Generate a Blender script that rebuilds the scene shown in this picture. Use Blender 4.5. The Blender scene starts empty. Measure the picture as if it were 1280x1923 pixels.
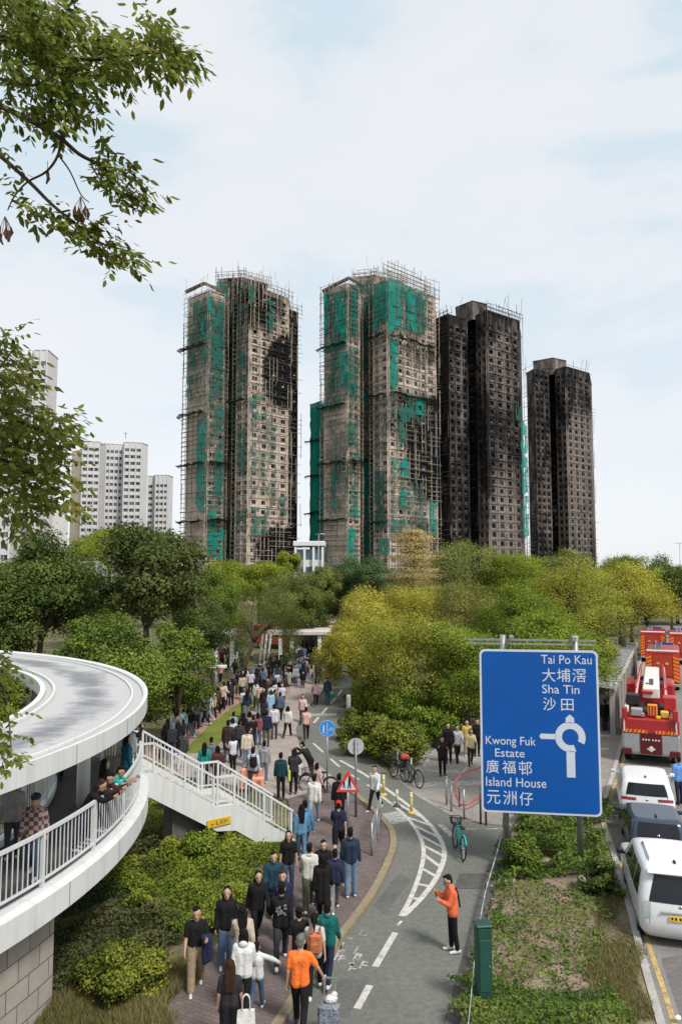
import bpy, math, random
import numpy as np
from math import sin, cos, pi, radians, sqrt, atan2
from mathutils import Vector, Matrix

SC = bpy.context.scene
COL = SC.collection
random.seed(7)
NR = np.random.default_rng(7)

# ------------------------------------------------------------------ camera
F, HZ, CH = 1387.0, 1078.0, 8.6            # focal length and horizon row of the 1280x1923 photo, eye height
PITCH = math.atan((HZ - 961.5) / F)
cam = bpy.data.cameras.new('Camera')
camo = bpy.data.objects.new('Camera', cam)
COL.objects.link(camo)
camo.location = (0, 0, CH)
camo.rotation_euler = (pi / 2 + PITCH, 0, 0)
cam.sensor_fit = 'VERTICAL'
cam.sensor_height = 36.0
cam.lens = F / 1923 * 36.0
cam.clip_start = 0.1
cam.clip_end = 6000
SC.camera = camo

# ------------------------------------------------------------------ sky, sun, exposure
SUN_EL, SUN_AZ = 52.0, 142.0               # azimuth clockwise from +Y: behind the camera, to its right
wd = bpy.data.worlds.new('World')
SC.world = wd
wd.use_nodes = True
nt = wd.node_tree
nt.nodes.clear()
wo = nt.nodes.new('ShaderNodeOutputWorld')
bg = nt.nodes.new('ShaderNodeBackground')
bg.inputs['Strength'].default_value = 0.1
sky = nt.nodes.new('ShaderNodeTexSky')
sky.sky_type = 'NISHITA'
sky.sun_disc = False
sky.sun_elevation = radians(SUN_EL)
sky.sun_rotation = radians(SUN_AZ)
tc = nt.nodes.new('ShaderNodeTexCoord')
mp = nt.nodes.new('ShaderNodeMapping')
mp.inputs['Scale'].default_value = (1.6, 1.6, 4.2)
mp.inputs['Location'].default_value = (0.35, 0.2, 0.1)
n1 = nt.nodes.new('ShaderNodeTexNoise')
n1.inputs['Scale'].default_value = 2.1
n1.inputs['Detail'].default_value = 7
n1.inputs['Roughness'].default_value = 0.52
n1.inputs['Distortion'].default_value = 0.25
rp = nt.nodes.new('ShaderNodeValToRGB')
rp.color_ramp.elements[0].position = 0.39
rp.color_ramp.elements[0].color = (4.0, 4.8, 5.25, 1)
rp.color_ramp.elements[1].position = 0.60
rp.color_ramp.elements[1].color = (5.35, 5.45, 5.55, 1)
e = rp.color_ramp.elements.new(0.47)
e.color = (4.95, 5.25, 5.45, 1)
# brighter, whiter towards the horizon
sep = nt.nodes.new('ShaderNodeSeparateXYZ')
mr = nt.nodes.new('ShaderNodeMapRange')
mr.inputs['From Min'].default_value = 0.02
mr.inputs['From Max'].default_value = 0.62
mr.inputs['To Min'].default_value = 0.75
mr.inputs['To Max'].default_value = 0.05
mxh = nt.nodes.new('ShaderNodeMix')
mxh.data_type = 'RGBA'
mxh.inputs['B'].default_value = (5.25, 5.35, 5.50, 1)
mxs = nt.nodes.new('ShaderNodeMix')
mxs.data_type = 'RGBA'
mxs.inputs['Factor'].default_value = 0.88
L = nt.links.new
L(tc.outputs['Generated'], mp.inputs['Vector'])
L(mp.outputs['Vector'], n1.inputs['Vector'])
L(n1.outputs['Fac'], rp.inputs['Fac'])
L(tc.outputs['Generated'], sep.inputs['Vector'])
L(sep.outputs['Z'], mr.inputs['Value'])
L(mr.outputs['Result'], mxh.inputs['Factor'])
L(rp.outputs['Color'], mxh.inputs['A'])
L(sky.outputs['Color'], mxs.inputs['A'])
L(mxh.outputs['Result'], mxs.inputs['B'])
L(mxs.outputs['Result'], bg.inputs['Color'])
L(bg.outputs['Background'], wo.inputs['Surface'])

sl = bpy.data.lights.new('sun', 'SUN')
sl.energy = 2.2
sl.angle = radians(12)
sl.color = (1.0, 0.95, 0.88)
slo = bpy.data.objects.new('sun', sl)
COL.objects.link(slo)
sd = Vector((sin(radians(SUN_AZ)) * cos(radians(SUN_EL)), cos(radians(SUN_AZ)) * cos(radians(SUN_EL)), sin(radians(SUN_EL))))
slo.rotation_euler = sd.to_track_quat('Z', 'Y').to_euler()
slo.location = sd * 100

SC.view_settings.view_transform = 'Standard'
SC.view_settings.look = 'None'
SC.view_settings.gamma = 1
SC.view_settings.exposure = 0.8
SC.render.engine = 'CYCLES'
SC.cycles.use_denoising = True
SC.cycles.max_bounces = 6
SC.cycles.diffuse_bounces = 3
SC.cycles.transparent_max_bounces = 12
SC.cycles.caustics_reflective = False
SC.cycles.caustics_refractive = False

# ------------------------------------------------------------------ survey helpers: a sight line of the photo turned into a place
def ray(px, py):
    x, y = (px - 640) / F, (961.5 - py) / F
    return Vector((x, cos(PITCH) - y * sin(PITCH), sin(PITCH) + y * cos(PITCH)))
def at(px, py, Y):
    d = ray(px, py)
    t = Y / d.y
    return Vector((d.x * t, Y, CH + d.z * t))
def gp(px, py, z=0.0):
    d = ray(px, py)
    t = (z - CH) / d.z
    return Vector((d.x * t, d.y * t, z))

# ------------------------------------------------------------------ objects
def tag(o, label=None, cat=None, group=None, kind=None):
    if label: o['label'] = label
    if cat: o['category'] = cat
    if group: o['group'] = group
    if kind: o['kind'] = kind
    return o
def empty(name, loc=(0, 0, 0), rz=0.0, label=None, cat=None, group=None):
    o = bpy.data.objects.new(name, None)
    o.empty_display_size = 0.2
    COL.objects.link(o)
    o.location = loc
    o.rotation_euler = (0, 0, rz)
    return tag(o, label, cat, group)
def inst(name, me, parent=None, loc=None, rz=None, mat=None):
    o = bpy.data.objects.new(name, me)
    COL.objects.link(o)
    if parent is not None: o.parent = parent
    if loc is not None: o.location = loc
    if rz is not None: o.rotation_euler = (0, 0, rz)
    if mat is not None and o.material_slots:
        o.material_slots[0].link = 'OBJECT'
        o.material_slots[0].material = mat
    return o
KIDS = {}
def copy_tree(o, parent=None):
    c = o.copy()
    COL.objects.link(c)
    if parent is not None:
        c.parent = parent
    for ch in [k for k in o.children]:
        copy_tree(ch, c)
    return c

class MB:
    """collects faces, links them as one mesh object"""
    def __init__(s):
        s.v, s.f, s.m, s.sm = [], [], [], []
        s.M = None
    def add(s, vs, fs, mi=0, smooth=False):
        b = len(s.v)
        if s.M is not None:
            vs = [s.M @ Vector(p) for p in vs]
        s.v.extend([tuple(p) for p in vs])
        for f in fs:
            s.f.append(tuple(i + b for i in f))
            s.m.append(mi)
            s.sm.append(smooth)
        return s
    def box(s, c, size, mi=0, rz=0.0, rot=None):
        hx, hy, hz = size[0] / 2, size[1] / 2, size[2] / 2
        R = rot if rot is not None else Matrix.Rotation(rz, 3, 'Z')
        c = Vector(c)
        vs = [c + R @ Vector((x * hx, y * hy, z * hz)) for x in (-1, 1) for y in (-1, 1) for z in (-1, 1)]
        return s.add(vs, [(0, 1, 3, 2), (4, 6, 7, 5), (0, 4, 5, 1), (2, 3, 7, 6), (0, 2, 6, 4), (1, 5, 7, 3)], mi)
    def bbox(s, c, size, bev=0.03, mi=0, rz=0.0):
        """box with chamfered edges all round"""
        R = Matrix.Rotation(rz, 3, 'Z')
        c = Vector(c)
        hx, hy, hz = size[0] / 2, size[1] / 2, size[2] / 2
        b = min(bev, hx * .9, hy * .9, hz * .9)
        rings = []
        for z, ins in ((-hz, b), (-hz + b, 0), (hz - b, 0), (hz, b)):
            x, y = hx - ins, hy - ins
            k = b
            rings.append([(-x + k, -y, z), (x - k, -y, z), (x, -y + k, z), (x, y - k, z), (x - k, y, z), (-x + k, y, z), (-x, y - k, z), (-x, -y + k, z)])
        vs = [c + R @ Vector(p) for r in rings for p in r]
        fs = [tuple(range(7, -1, -1)), tuple(range(24, 32))]
        for r in range(3):
            for i in range(8):
                j = (i + 1) % 8
                fs.append((r * 8 + i, r * 8 + j, r * 8 + 8 + j, r * 8 + 8 + i))
        return s.add(vs, fs, mi)
    def bar(s, a, b, w, h=None, mi=0):
        """square bar from a to b"""
        a, b = Vector(a), Vector(b)
        d = (b - a)
        if d.length < 1e-6: return s
        h = w if h is None else h
        dn = d.normalized()
        up = Vector((0, 0, 1)) if abs(dn.z) < 0.95 else Vector((0, 1, 0))
        sx = dn.cross(up).normalized()
        sz = sx.cross(dn)
        vs = []
        for p in (a, b):
            for x, z in ((-1, -1), (1, -1), (1, 1), (-1, 1)):
                vs.append(p + sx * (x * w / 2) + sz * (z * h / 2))
        return s.add(vs, [(3, 2, 1, 0), (4, 5, 6, 7), (0, 1, 5, 4), (1, 2, 6, 5), (2, 3, 7, 6), (3, 0, 4, 7)], mi)
    def tube(s, pts, rs, n=8, mi=0, cap=True, smooth=True):
        pts = [Vector(p) for p in pts]
        if not hasattr(rs, '__len__'): rs = [rs] * len(pts)
        vs, fs = [], []
        pt = None
        for i, p in enumerate(pts):
            d = (pts[min(i + 1, len(pts) - 1)] - pts[max(i - 1, 0)])
            d = d.normalized() if d.length > 1e-9 else Vector((0, 0, 1))
            if pt is None:
                up = Vector((0, 0, 1)) if abs(d.z) < 0.9 else Vector((1, 0, 0))
                sx = d.cross(up).normalized()
            else:
                sx = (pt - d * pt.dot(d)).normalized()
            pt = sx
            sy = d.cross(sx)
            for k in range(n):
                a = 2 * pi * k / n
                vs.append(p + (sx * cos(a) + sy * sin(a)) * rs[i])
        for i in range(len(pts) - 1):
            for k in range(n):
                k2 = (k + 1) % n
                fs.append((i * n + k, i * n + k2, (i + 1) * n + k2, (i + 1) * n + k))
        s.add(vs, fs, mi, smooth)
        if cap:
            b = len(s.v) - len(vs)
            s.f.append(tuple(b + k for k in range(n - 1, -1, -1))); s.m.append(mi); s.sm.append(False)
            e = b + (len(pts) - 1) * n
            s.f.append(tuple(e + k for k in range(n))); s.m.append(mi); s.sm.append(False)
        return s
    def ell(s, c, r, nu=12, nv=8, mi=0, rot=None):
        c = Vector(c)
        if not hasattr(r, '__len__'): r = (r, r, r)
        vs, fs = [], []
        for j in range(1, nv):
            t = pi * j / nv
            for i in range(nu):
                a = 2 * pi * i / nu
                p = Vector((r[0] * sin(t) * cos(a), r[1] * sin(t) * sin(a), r[2] * cos(t)))
                vs.append(c + (rot @ p if rot is not None else p))
        for j in range(nv - 2):
            for i in range(nu):
                i2 = (i + 1) % nu
                fs.append((j * nu + i, (j + 1) * nu + i, (j + 1) * nu + i2, j * nu + i2))
        top = Vector((0, 0, r[2])); bot = -top
        if rot is not None: top, bot = rot @ top, rot @ bot
        vs += [c + top, c + bot]
        a, b = len(vs) - 2, len(vs) - 1
        for i in range(nu):
            i2 = (i + 1) % nu
            fs.append((a, i, i2))
            fs.append((b, (nv - 2) * nu + i2, (nv - 2) * nu + i))
        return s.add(vs, fs, mi, True)
    def prism(s, poly, z0, z1, mi=0, mtop=None):
        n = len(poly)
        ar = sum(poly[i][0] * poly[(i + 1) % n][1] - poly[(i + 1) % n][0] * poly[i][1] for i in range(n))
        if ar < 0: poly = list(poly)[::-1]
        vs = [(p[0], p[1], z0) for p in poly] + [(p[0], p[1], z1) for p in poly]
        s.add(vs, [(i, (i + 1) % n, n + (i + 1) % n, n + i) for i in range(n)] + [tuple(range(n - 1, -1, -1))], mi)
        b = len(s.v) - 2 * n
        s.f.append(tuple(b + n + i for i in range(n))); s.m.append(mi if mtop is None else mtop); s.sm.append(False)
        return s
    def sweep(s, C, a0, a1, n, prof, mi=0, zfun=None, smooth=False):
        """closed (r, z) profile turned about C from angle a0 to a1"""
        k = len(prof)
        vs, fs = [], []
        for i in range(n + 1):
            a = a0 + (a1 - a0) * i / n
            dz = zfun(a) if zfun else 0
            for r, z in prof:
                vs.append((C[0] + r * cos(a), C[1] + r * sin(a), z + dz))
        for i in range(n):
            for j in range(k):
                j2 = (j + 1) % k
                fs.append((i * k + j, (i + 1) * k + j, (i + 1) * k + j2, i * k + j2))
        fs.append(tuple(range(k)))
        fs.append(tuple(n * k + j for j in range(k - 1, -1, -1)))
        return s.add(vs, fs, mi, smooth)
    def mesh(s, name, mats):
        me = bpy.data.meshes.new(name)
        me.from_pydata(s.v, [], s.f)
        for m in (mats if isinstance(mats, (list, tuple)) else [mats]):
            me.materials.append(m)
        me.polygons.foreach_set('material_index', s.m)
        me.polygons.foreach_set('use_smooth', s.sm)
        me.update()
        return me
    def build(s, name, mats, parent=None, loc=None, rz=None):
        return inst(name, s.mesh(name, mats), parent, loc, rz)

# ------------------------------------------------------------------ materials
MATS = {}
def nodes(m):
    m.use_nodes = True
    t = m.node_tree
    b = t.nodes['Principled BSDF']
    return t, b
def mat(name, col, rough=0.7, var=0.18, scale=1.5, bump=0.0, bscale=20.0, metal=0.0, spec=0.35, col2=None, detail=5, alpha=None):
    """plain surface with soft large and fine colour wear; world-space noise"""
    if name in MATS: return MATS[name]
    m = bpy.data.materials.new(name)
    t, b = nodes(m)
    b.inputs['Roughness'].default_value = rough
    b.inputs['Metallic'].default_value = metal
    b.inputs['Specular IOR Level'].default_value = spec
    c2 = col2 if col2 else tuple(max(0, c * (1 - var)) for c in col)
    c1 = col if col2 else tuple(min(1, c * (1 + var)) for c in col)
    g = t.nodes.new('ShaderNodeNewGeometry')
    n = t.nodes.new('ShaderNodeTexNoise')
    n.inputs['Scale'].default_value = scale
    n.inputs['Detail'].default_value = detail
    n.inputs['Roughness'].default_value = 0.62
    r = t.nodes.new('ShaderNodeValToRGB')
    r.color_ramp.elements[0].position = 0.3
    r.color_ramp.elements[1].position = 0.7
    r.color_ramp.elements[0].color = (*c2, 1)
    r.color_ramp.elements[1].color = (*c1, 1)
    t.links.new(g.outputs['Position'], n.inputs['Vector'])
    t.links.new(n.outputs['Fac'], r.inputs['Fac'])
    t.links.new(r.outputs['Color'], b.inputs['Base Color'])
    if bump:
        nb = t.nodes.new('ShaderNodeTexNoise')
        nb.inputs['Scale'].default_value = bscale
        nb.inputs['Detail'].default_value = 4
        bp = t.nodes.new('ShaderNodeBump')
        bp.inputs['Strength'].default_value = bump
        bp.inputs['Distance'].default_value = 0.05
        t.links.new(g.outputs['Position'], nb.inputs['Vector'])
        t.links.new(nb.outputs['Fac'], bp.inputs['Height'])
        t.links.new(bp.outputs['Normal'], b.inputs['Normal'])
    if alpha is not None:
        b.inputs['Alpha'].default_value = alpha
    MATS[name] = m
    return m
def cloth(col):
    k = 'cloth_%d_%d_%d' % tuple(int(c * 255) for c in col)
    if k in MATS: return MATS[k]
    m = mat(k, col, 0.9, 0.2, 7.0, 0.35, 16.0, spec=0.12)
    return m
def leaf_mat(name, cols, trans=0.3):
    """leaf colours picked per leaf from the 'rnd' attribute"""
    if name in MATS: return MATS[name]
    m = bpy.data.materials.new(name)
    m.use_nodes = True
    t = m.node_tree
    t.nodes.clear()
    out = t.nodes.new('ShaderNodeOutputMaterial')
    a = t.nodes.new('ShaderNodeAttribute')
    a.attribute_name = 'rnd'
    r = t.nodes.new('ShaderNodeValToRGB')
    els = r.color_ramp.elements
    while len(els) < len(cols): els.new(0.5)
    for i, c in enumerate(cols):
        els[i].position = i / (len(cols) - 1)
        els[i].color = (*c, 1)
    d = t.nodes.new('ShaderNodeBsdfPrincipled')
    d.inputs['Roughness'].default_value = 0.75
    d.inputs['Specular IOR Level'].default_value = 0.06
    tr = t.nodes.new('ShaderNodeBsdfTranslucent')
    mx = t.nodes.new('ShaderNodeMixShader')
    mx.inputs['Fac'].default_value = trans
    t.links.new(a.outputs['Fac'], r.inputs['Fac'])
    t.links.new(r.outputs['Color'], d.inputs['Base Color'])
    t.links.new(r.outputs['Color'], tr.inputs['Color'])
    t.links.new(d.outputs['BSDF'], mx.inputs[1])
    t.links.new(tr.outputs['BSDF'], mx.inputs[2])
    t.links.new(mx.outputs['Shader'], out.inputs['Surface'])
    MATS[name] = m
    return m

M_WHITE = mat('white_paint', (0.62, 0.635, 0.63), 0.5, 0.06, 1.2, 0.05, 30)
def drip_paint(name, col, dirt, amt=.5):
    """white paint with rain streaks and grime"""
    m = mat(name, col, 0.55, 0.05, 1.0)
    t = m.node_tree; b = t.nodes['Principled BSDF']; src = b.inputs['Base Color'].links[0].from_socket
    g = t.nodes.new('ShaderNodeNewGeometry'); mp_ = t.nodes.new('ShaderNodeMapping'); mp_.inputs['Scale'].default_value = (5, 5, .35)
    n = t.nodes.new('ShaderNodeTexNoise'); n.inputs['Scale'].default_value = 1.0; n.inputs['Detail'].default_value = 8; n.inputs['Roughness'].default_value = .65
    r_ = t.nodes.new('ShaderNodeMapRange'); r_.inputs['From Min'].default_value = .5; r_.inputs['From Max'].default_value = .8; r_.inputs['To Max'].default_value = amt
    mx = t.nodes.new('ShaderNodeMix'); mx.data_type = 'RGBA'; mx.inputs['B'].default_value = (*dirt, 1)
    k = t.links.new
    k(g.outputs['Position'], mp_.inputs['Vector']); k(mp_.outputs['Vector'], n.inputs['Vector']); k(n.outputs['Fac'], r_.inputs['Value']); k(r_.outputs['Result'], mx.inputs['Factor']); k(src, mx.inputs['A']); k(mx.outputs['Result'], b.inputs['Base Color'])
    return m
M_PARA = drip_paint('painted_concrete', (0.60, 0.615, 0.61), (0.30, 0.30, 0.27))
M_WHITE2 = mat('white_rail', (0.58, 0.60, 0.61), 0.4, 0.08, 3)
M_CONC = mat('concrete', (0.36, 0.34, 0.31), 0.85, 0.2, 1.5, 0.3, 12)
M_DCONC = mat('dark_concrete', (0.10, 0.095, 0.09), 0.9, 0.3, 1.2, 0.2, 12)
M_STEEL = mat('galvanised_steel', (0.32, 0.33, 0.33), 0.45, 0.2, 6, metal=0.6)
M_DSTEEL = mat('dark_steel', (0.06, 0.06, 0.065), 0.5, 0.2, 6, metal=0.3)
M_RUBBER = mat('rubber', (0.015, 0.015, 0.016), 0.8, 0.2, 6)
M_GLASS = mat('dark_glass', (0.012, 0.014, 0.018), 0.12, 0.2, 2, spec=0.35)
M_YEL = mat('yellow_paint', (0.62, 0.42, 0.06), 0.6, 0.2, 5)
M_RED = mat('red_paint', (0.42, 0.03, 0.025), 0.35, 0.2, 3, spec=0.6)
M_PLATE = mat('yellow_plate', (0.75, 0.50, 0.03), 0.4, 0.05, 3)
M_BLACK = mat('black_plastic', (0.018, 0.018, 0.02), 0.5, 0.2, 6)
M_BARK = mat('bark', (0.075, 0.055, 0.042), 0.95, 0.35, 5, 0.8, 18)
M_BARKG = mat('grey_bark', (0.16, 0.14, 0.115), 0.95, 0.35, 5, 0.8, 18)

# ------------------------------------------------------------------ leaves
def np_mesh(name, V, k, material, rnd=None):
    """V: (n*k, 3) corner array, faces of k corners each, one 'rnd' value per face"""
    n = len(V) // k
    me = bpy.data.meshes.new(name)
    me.vertices.add(n * k)
    me.vertices.foreach_set('co', np.ascontiguousarray(V, dtype=np.float32).ravel())
    me.loops.add(n * k)
    me.loops.foreach_set('vertex_index', np.arange(n * k, dtype=np.int32))
    me.polygons.add(n)
    me.polygons.foreach_set('loop_start', np.arange(0, n * k, k, dtype=np.int32))
    me.polygons.foreach_set('loop_total', np.full(n, k, dtype=np.int32))
    me.update(calc_edges=True)
    if rnd is not None:
        at_ = me.attributes.new('rnd', 'FLOAT', 'FACE')
        at_.data.foreach_set('value', np.clip(rnd, 0, 1).astype(np.float32))
    me.materials.append(material)
    return me
def soft_normals(V, Nc):
    """turn each leaf to the side its clump faces; returns corners and the normals that give the crown its soft modelling"""
    Q = V.reshape(-1, 4, 3).copy()
    g = np.cross(Q[:, 1] - Q[:, 0], Q[:, 3] - Q[:, 0])
    f = np.sum(g * Nc, 1) < 0
    Q[f] = Q[f][:, [0, 3, 2, 1]]
    return Q.reshape(-1, 3), np.repeat(Nc, 4, 0)
def set_normals(me, N):
    me.polygons.foreach_set('use_smooth', np.ones(len(me.polygons), dtype=bool))
    me.normals_split_custom_set_from_vertices([tuple(n) for n in N])
def leaf_quads(P, size, up=0.5, aspect=0.5, droop=0.0):
    """rhombic leaves at P (n,3); size scalar or (n,)"""
    n = len(P)
    N = NR.normal(size=(n, 3)); N[:, 2] = np.abs(N[:, 2]) + up
    N /= np.linalg.norm(N, axis=1, keepdims=True)
    D = NR.normal(size=(n, 3)); D[:, 2] -= droop
    D -= N * np.sum(D * N, axis=1, keepdims=True)
    D /= np.linalg.norm(D, axis=1, keepdims=True) + 1e-9
    S = np.cross(N, D)
    sz = (np.asarray(size) * NR.uniform(0.65, 1.35, n))[:, None]
    V = np.empty((n, 4, 3))
    V[:, 0] = P - D * sz * 0.5
    V[:, 1] = P + S * sz * aspect * 0.5 - N * sz * 0.05
    V[:, 2] = P + D * sz * 0.5 - N * sz * 0.12
    V[:, 3] = P - S * sz * aspect * 0.5 - N * sz * 0.05
    return V.reshape(-1, 3)
# ================================================================== ground, paths, road, markings
def flat(name, px, z, material, kind='structure', thick=0.0):
    pts = [gp(x, y, z) for x, y in px]
    b = MB()
    if thick:
        b.prism([(p.x, p.y) for p in pts], z - thick, z)
    else:
        poly = [(p.x, p.y, z) for p in pts]
        n = len(poly)
        ar = sum(poly[i][0] * poly[(i + 1) % n][1] - poly[(i + 1) % n][0] * poly[i][1] for i in range(n))
        b.add(poly if ar > 0 else poly[::-1], [tuple(range(n))])
    o = b.build(name, material)
    return tag(o, kind=kind)
def smooth_path(pts, k=4):
    """Catmull-Rom through points"""
    out = []
    P = [Vector(p) for p in pts]
    for i in range(len(P) - 1):
        a, b, c, d = P[max(i - 1, 0)], P[i], P[i + 1], P[min(i + 2, len(P) - 1)]
        for j in range(k):
            t = j / k
            out.append(0.5 * ((2 * b) + (c - a) * t + (2 * a - 5 * b + 4 * c - d) * t * t + (3 * b - a - 3 * c + d) * t ** 3))
    out.append(P[-1])
    return out
def strip(b, pts, w, z, dash=None):
    """flat ribbon along a ground polyline"""
    P = [Vector((p.x, p.y, 0)) for p in pts]
    L_, R_ = [], []
    for i, p in enumerate(P):
        d = (P[min(i + 1, len(P) - 1)] - P[max(i - 1, 0)]).normalized()
        s = Vector((-d.y, d.x, 0))
        L_.append(p + s * w / 2); R_.append(p - s * w / 2)
    for i in range(len(P) - 1):
        b.add([(R_[i].x, R_[i].y, z), (R_[i + 1].x, R_[i + 1].y, z), (L_[i + 1].x, L_[i + 1].y, z), (L_[i].x, L_[i].y, z)], [(0, 1, 2, 3)])

def ground_mat(name, stops, scale, scale2, rough=0.95, bump=0.5, bscale=18, tint=None):
    m = bpy.data.materials.new(name)
    t, b = nodes(m)
    b.inputs['Roughness'].default_value = rough
    b.inputs['Specular IOR Level'].default_value = 0.2
    g = t.nodes.new('ShaderNodeNewGeometry')
    n = t.nodes.new('ShaderNodeTexNoise'); n.inputs['Scale'].default_value = scale; n.inputs['Detail'].default_value = 8; n.inputs['Roughness'].default_value = 0.65
    n2 = t.nodes.new('ShaderNodeTexNoise'); n2.inputs['Scale'].default_value = scale2; n2.inputs['Detail'].default_value = 6; n2.inputs['Roughness'].default_value = 0.7
    r = t.nodes.new('ShaderNodeValToRGB')
    els = r.color_ramp.elements
    while len(els) < len(stops): els.new(0.5)
    for i, (p, c) in enumerate(stops):
        els[i].position = p; els[i].color = (*c, 1)
    mr_ = t.nodes.new('ShaderNodeMapRange')
    mr_.inputs['From Min'].default_value = 0.25; mr_.inputs['From Max'].default_value = 0.75
    mr_.inputs['To Min'].default_value = 0.72; mr_.inputs['To Max'].default_value = 1.25
    mul = t.nodes.new('ShaderNodeMix'); mul.data_type = 'RGBA'; mul.blend_type = 'MULTIPLY'; mul.inputs['Factor'].default_value = 1
    bp = t.nodes.new('ShaderNodeBump'); bp.inputs['Strength'].default_value = bump; bp.inputs['Distance'].default_value = 0.04
    n3 = t.nodes.new('ShaderNodeTexNoise'); n3.inputs['Scale'].default_value = bscale; n3.inputs['Detail'].default_value = 5
    k = t.links.new
    for q in (n, n2, n3): k(g.outputs['Position'], q.inputs['Vector'])
    k(n.outputs['Fac'], r.inputs['Fac']); k(n2.outputs['Fac'], mr_.inputs['Value'])
    k(r.outputs['Color'], mul.inputs['A']); k(mr_.outputs['Result'], mul.inputs['B'])
    k(mul.outputs['Result'], b.inputs['Base Color'])
    k(n3.outputs['Fac'], bp.inputs['Height']); k(bp.outputs['Normal'], b.inputs['Normal'])
    return m
def brick_mat(name, c1, c2, mortar, w, h, ang=0.0, msize=0.012, use_uv=False, bump=0.3, dirt=(0.75, 1.2)):
    m = bpy.data.materials.new(name)
    t, b = nodes(m)
    b.inputs['Roughness'].default_value = 0.9
    b.inputs['Specular IOR Level'].default_value = 0.2
    g = t.nodes.new('ShaderNodeNewGeometry')
    if use_uv:
        u = t.nodes.new('ShaderNodeUVMap'); src = u.outputs['UV']
    else:
        mp_ = t.nodes.new('ShaderNodeMapping'); mp_.inputs['Rotation'].default_value = (0, 0, ang)
        t.links.new(g.outputs['Position'], mp_.inputs['Vector']); src = mp_.outputs['Vector']
    br = t.nodes.new('ShaderNodeTexBrick')
    br.inputs['Color1'].default_value = (*c1, 1); br.inputs['Color2'].default_value = (*c2, 1); br.inputs['Mortar'].default_value = (*mortar, 1)
    br.inputs['Scale'].default_value = 1; br.inputs['Mortar Size'].default_value = msize
    br.inputs['Brick Width'].default_value = w; br.inputs['Row Height'].default_value = h
    n = t.nodes.new('ShaderNodeTexNoise'); n.inputs['Scale'].default_value = 0.9; n.inputs['Detail'].default_value = 8; n.inputs['Roughness'].default_value = 0.7
    mr_ = t.nodes.new('ShaderNodeMapRange'); mr_.inputs['From Min'].default_value = 0.3; mr_.inputs['From Max'].default_value = 0.7
    mr_.inputs['To Min'].default_value = dirt[0]; mr_.inputs['To Max'].default_value = dirt[1]
    mul = t.nodes.new('ShaderNodeMix'); mul.data_type = 'RGBA'; mul.blend_type = 'MULTIPLY'; mul.inputs['Factor'].default_value = 1
    bp = t.nodes.new('ShaderNodeBump'); bp.inputs['Strength'].default_value = bump; bp.inputs['Distance'].default_value = 0.02
    inv = t.nodes.new('ShaderNodeMath'); inv.operation = 'SUBTRACT'; inv.inputs[0].default_value = 1
    k = t.links.new
    k(src, br.inputs['Vector']); k(g.outputs['Position'], n.inputs['Vector']); k(n.outputs['Fac'], mr_.inputs['Value'])
    k(br.outputs['Color'], mul.inputs['A']); k(mr_.outputs['Result'], mul.inputs['B']); k(mul.outputs['Result'], b.inputs['Base Color'])
    k(br.outputs['Fac'], inv.inputs[1]); k(inv.outputs['Value'], bp.inputs['Height']); k(bp.outputs['Normal'], b.inputs['Normal'])
    return m

M_EARTH = ground_mat('earth', [(0.3, (0.060, 0.072, 0.024)), (0.5, (0.108, 0.102, 0.048)), (0.7, (0.192, 0.156, 0.102))], 0.5, 4)
M_TRACK = ground_mat('track_asphalt', [(0.32, (0.123, 0.125, 0.112)), (0.5, (0.144, 0.150, 0.131)), (0.68, (0.160, 0.153, 0.140))], 0.35, 7, bump=0.25, bscale=60)
M_ROAD = ground_mat('road_asphalt', [(0.3, (0.167, 0.155, 0.149)), (0.55, (0.217, 0.201, 0.192)), (0.72, (0.248, 0.230, 0.217))], 0.4, 9, bump=0.25, bscale=60)
M_PAVE = ground_mat('paving', [(0.3, (0.194, 0.176, 0.158)), (0.5, (0.249, 0.225, 0.204)), (0.7, (0.298, 0.267, 0.243))], 0.4, 5, bump=0.2, bscale=40)
M_BRICKP = brick_mat('paver_bricks', (0.167, 0.128, 0.120), (0.134, 0.105, 0.100), (0.095, 0.084, 0.078), 0.22, 0.11, 0.5, 0.008)
M_BRICKR = brick_mat('red_pavers', (0.351, 0.202, 0.163), (0.312, 0.189, 0.156), (0.221, 0.156, 0.130), 0.22, 0.11, 0.8, 0.008)
M_PLAZA = brick_mat('plaza_pavers', (0.343, 0.284, 0.257), (0.310, 0.264, 0.244), (0.238, 0.204, 0.185), 0.4, 0.2, 0.9, 0.01)
M_LAWN = ground_mat('lawn', [(0.3, (0.111, 0.143, 0.023)), (0.55, (0.150, 0.182, 0.034)), (0.75, (0.189, 0.202, 0.047))], 0.9, 12, bump=0.8, bscale=30)
M_DIRT = ground_mat('dirt', [(0.3, (0.119, 0.105, 0.063)), (0.5, (0.224, 0.175, 0.126)), (0.7, (0.294, 0.231, 0.175))], 0.8, 8, bump=0.8, bscale=14)
M_KERB = ground_mat('kerb_stone', [(0.3, (0.204, 0.156, 0.084)), (0.5, (0.240, 0.204, 0.144)), (0.7, (0.288, 0.216, 0.096))], 0.7, 6, bump=0.3)
M_DRAIN = ground_mat('drain_channel', [(0.3, (0.072, 0.068, 0.065)), (0.7, (0.111, 0.104, 0.098))], 1.0, 6, bump=0.3)
M_MARK = ground_mat('road_paint', [(0.34, (0.286, 0.275, 0.253)), (0.46, (0.462, 0.440, 0.407)), (0.7, (0.594, 0.572, 0.528))], 6.0, 18, bump=0.1)
M_MARKF = ground_mat('faded_paint', [(0.38, (0.156, 0.156, 0.144)), (0.5, (0.336, 0.336, 0.312)), (0.7, (0.480, 0.468, 0.444))], 7.0, 18, bump=0.1)
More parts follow.
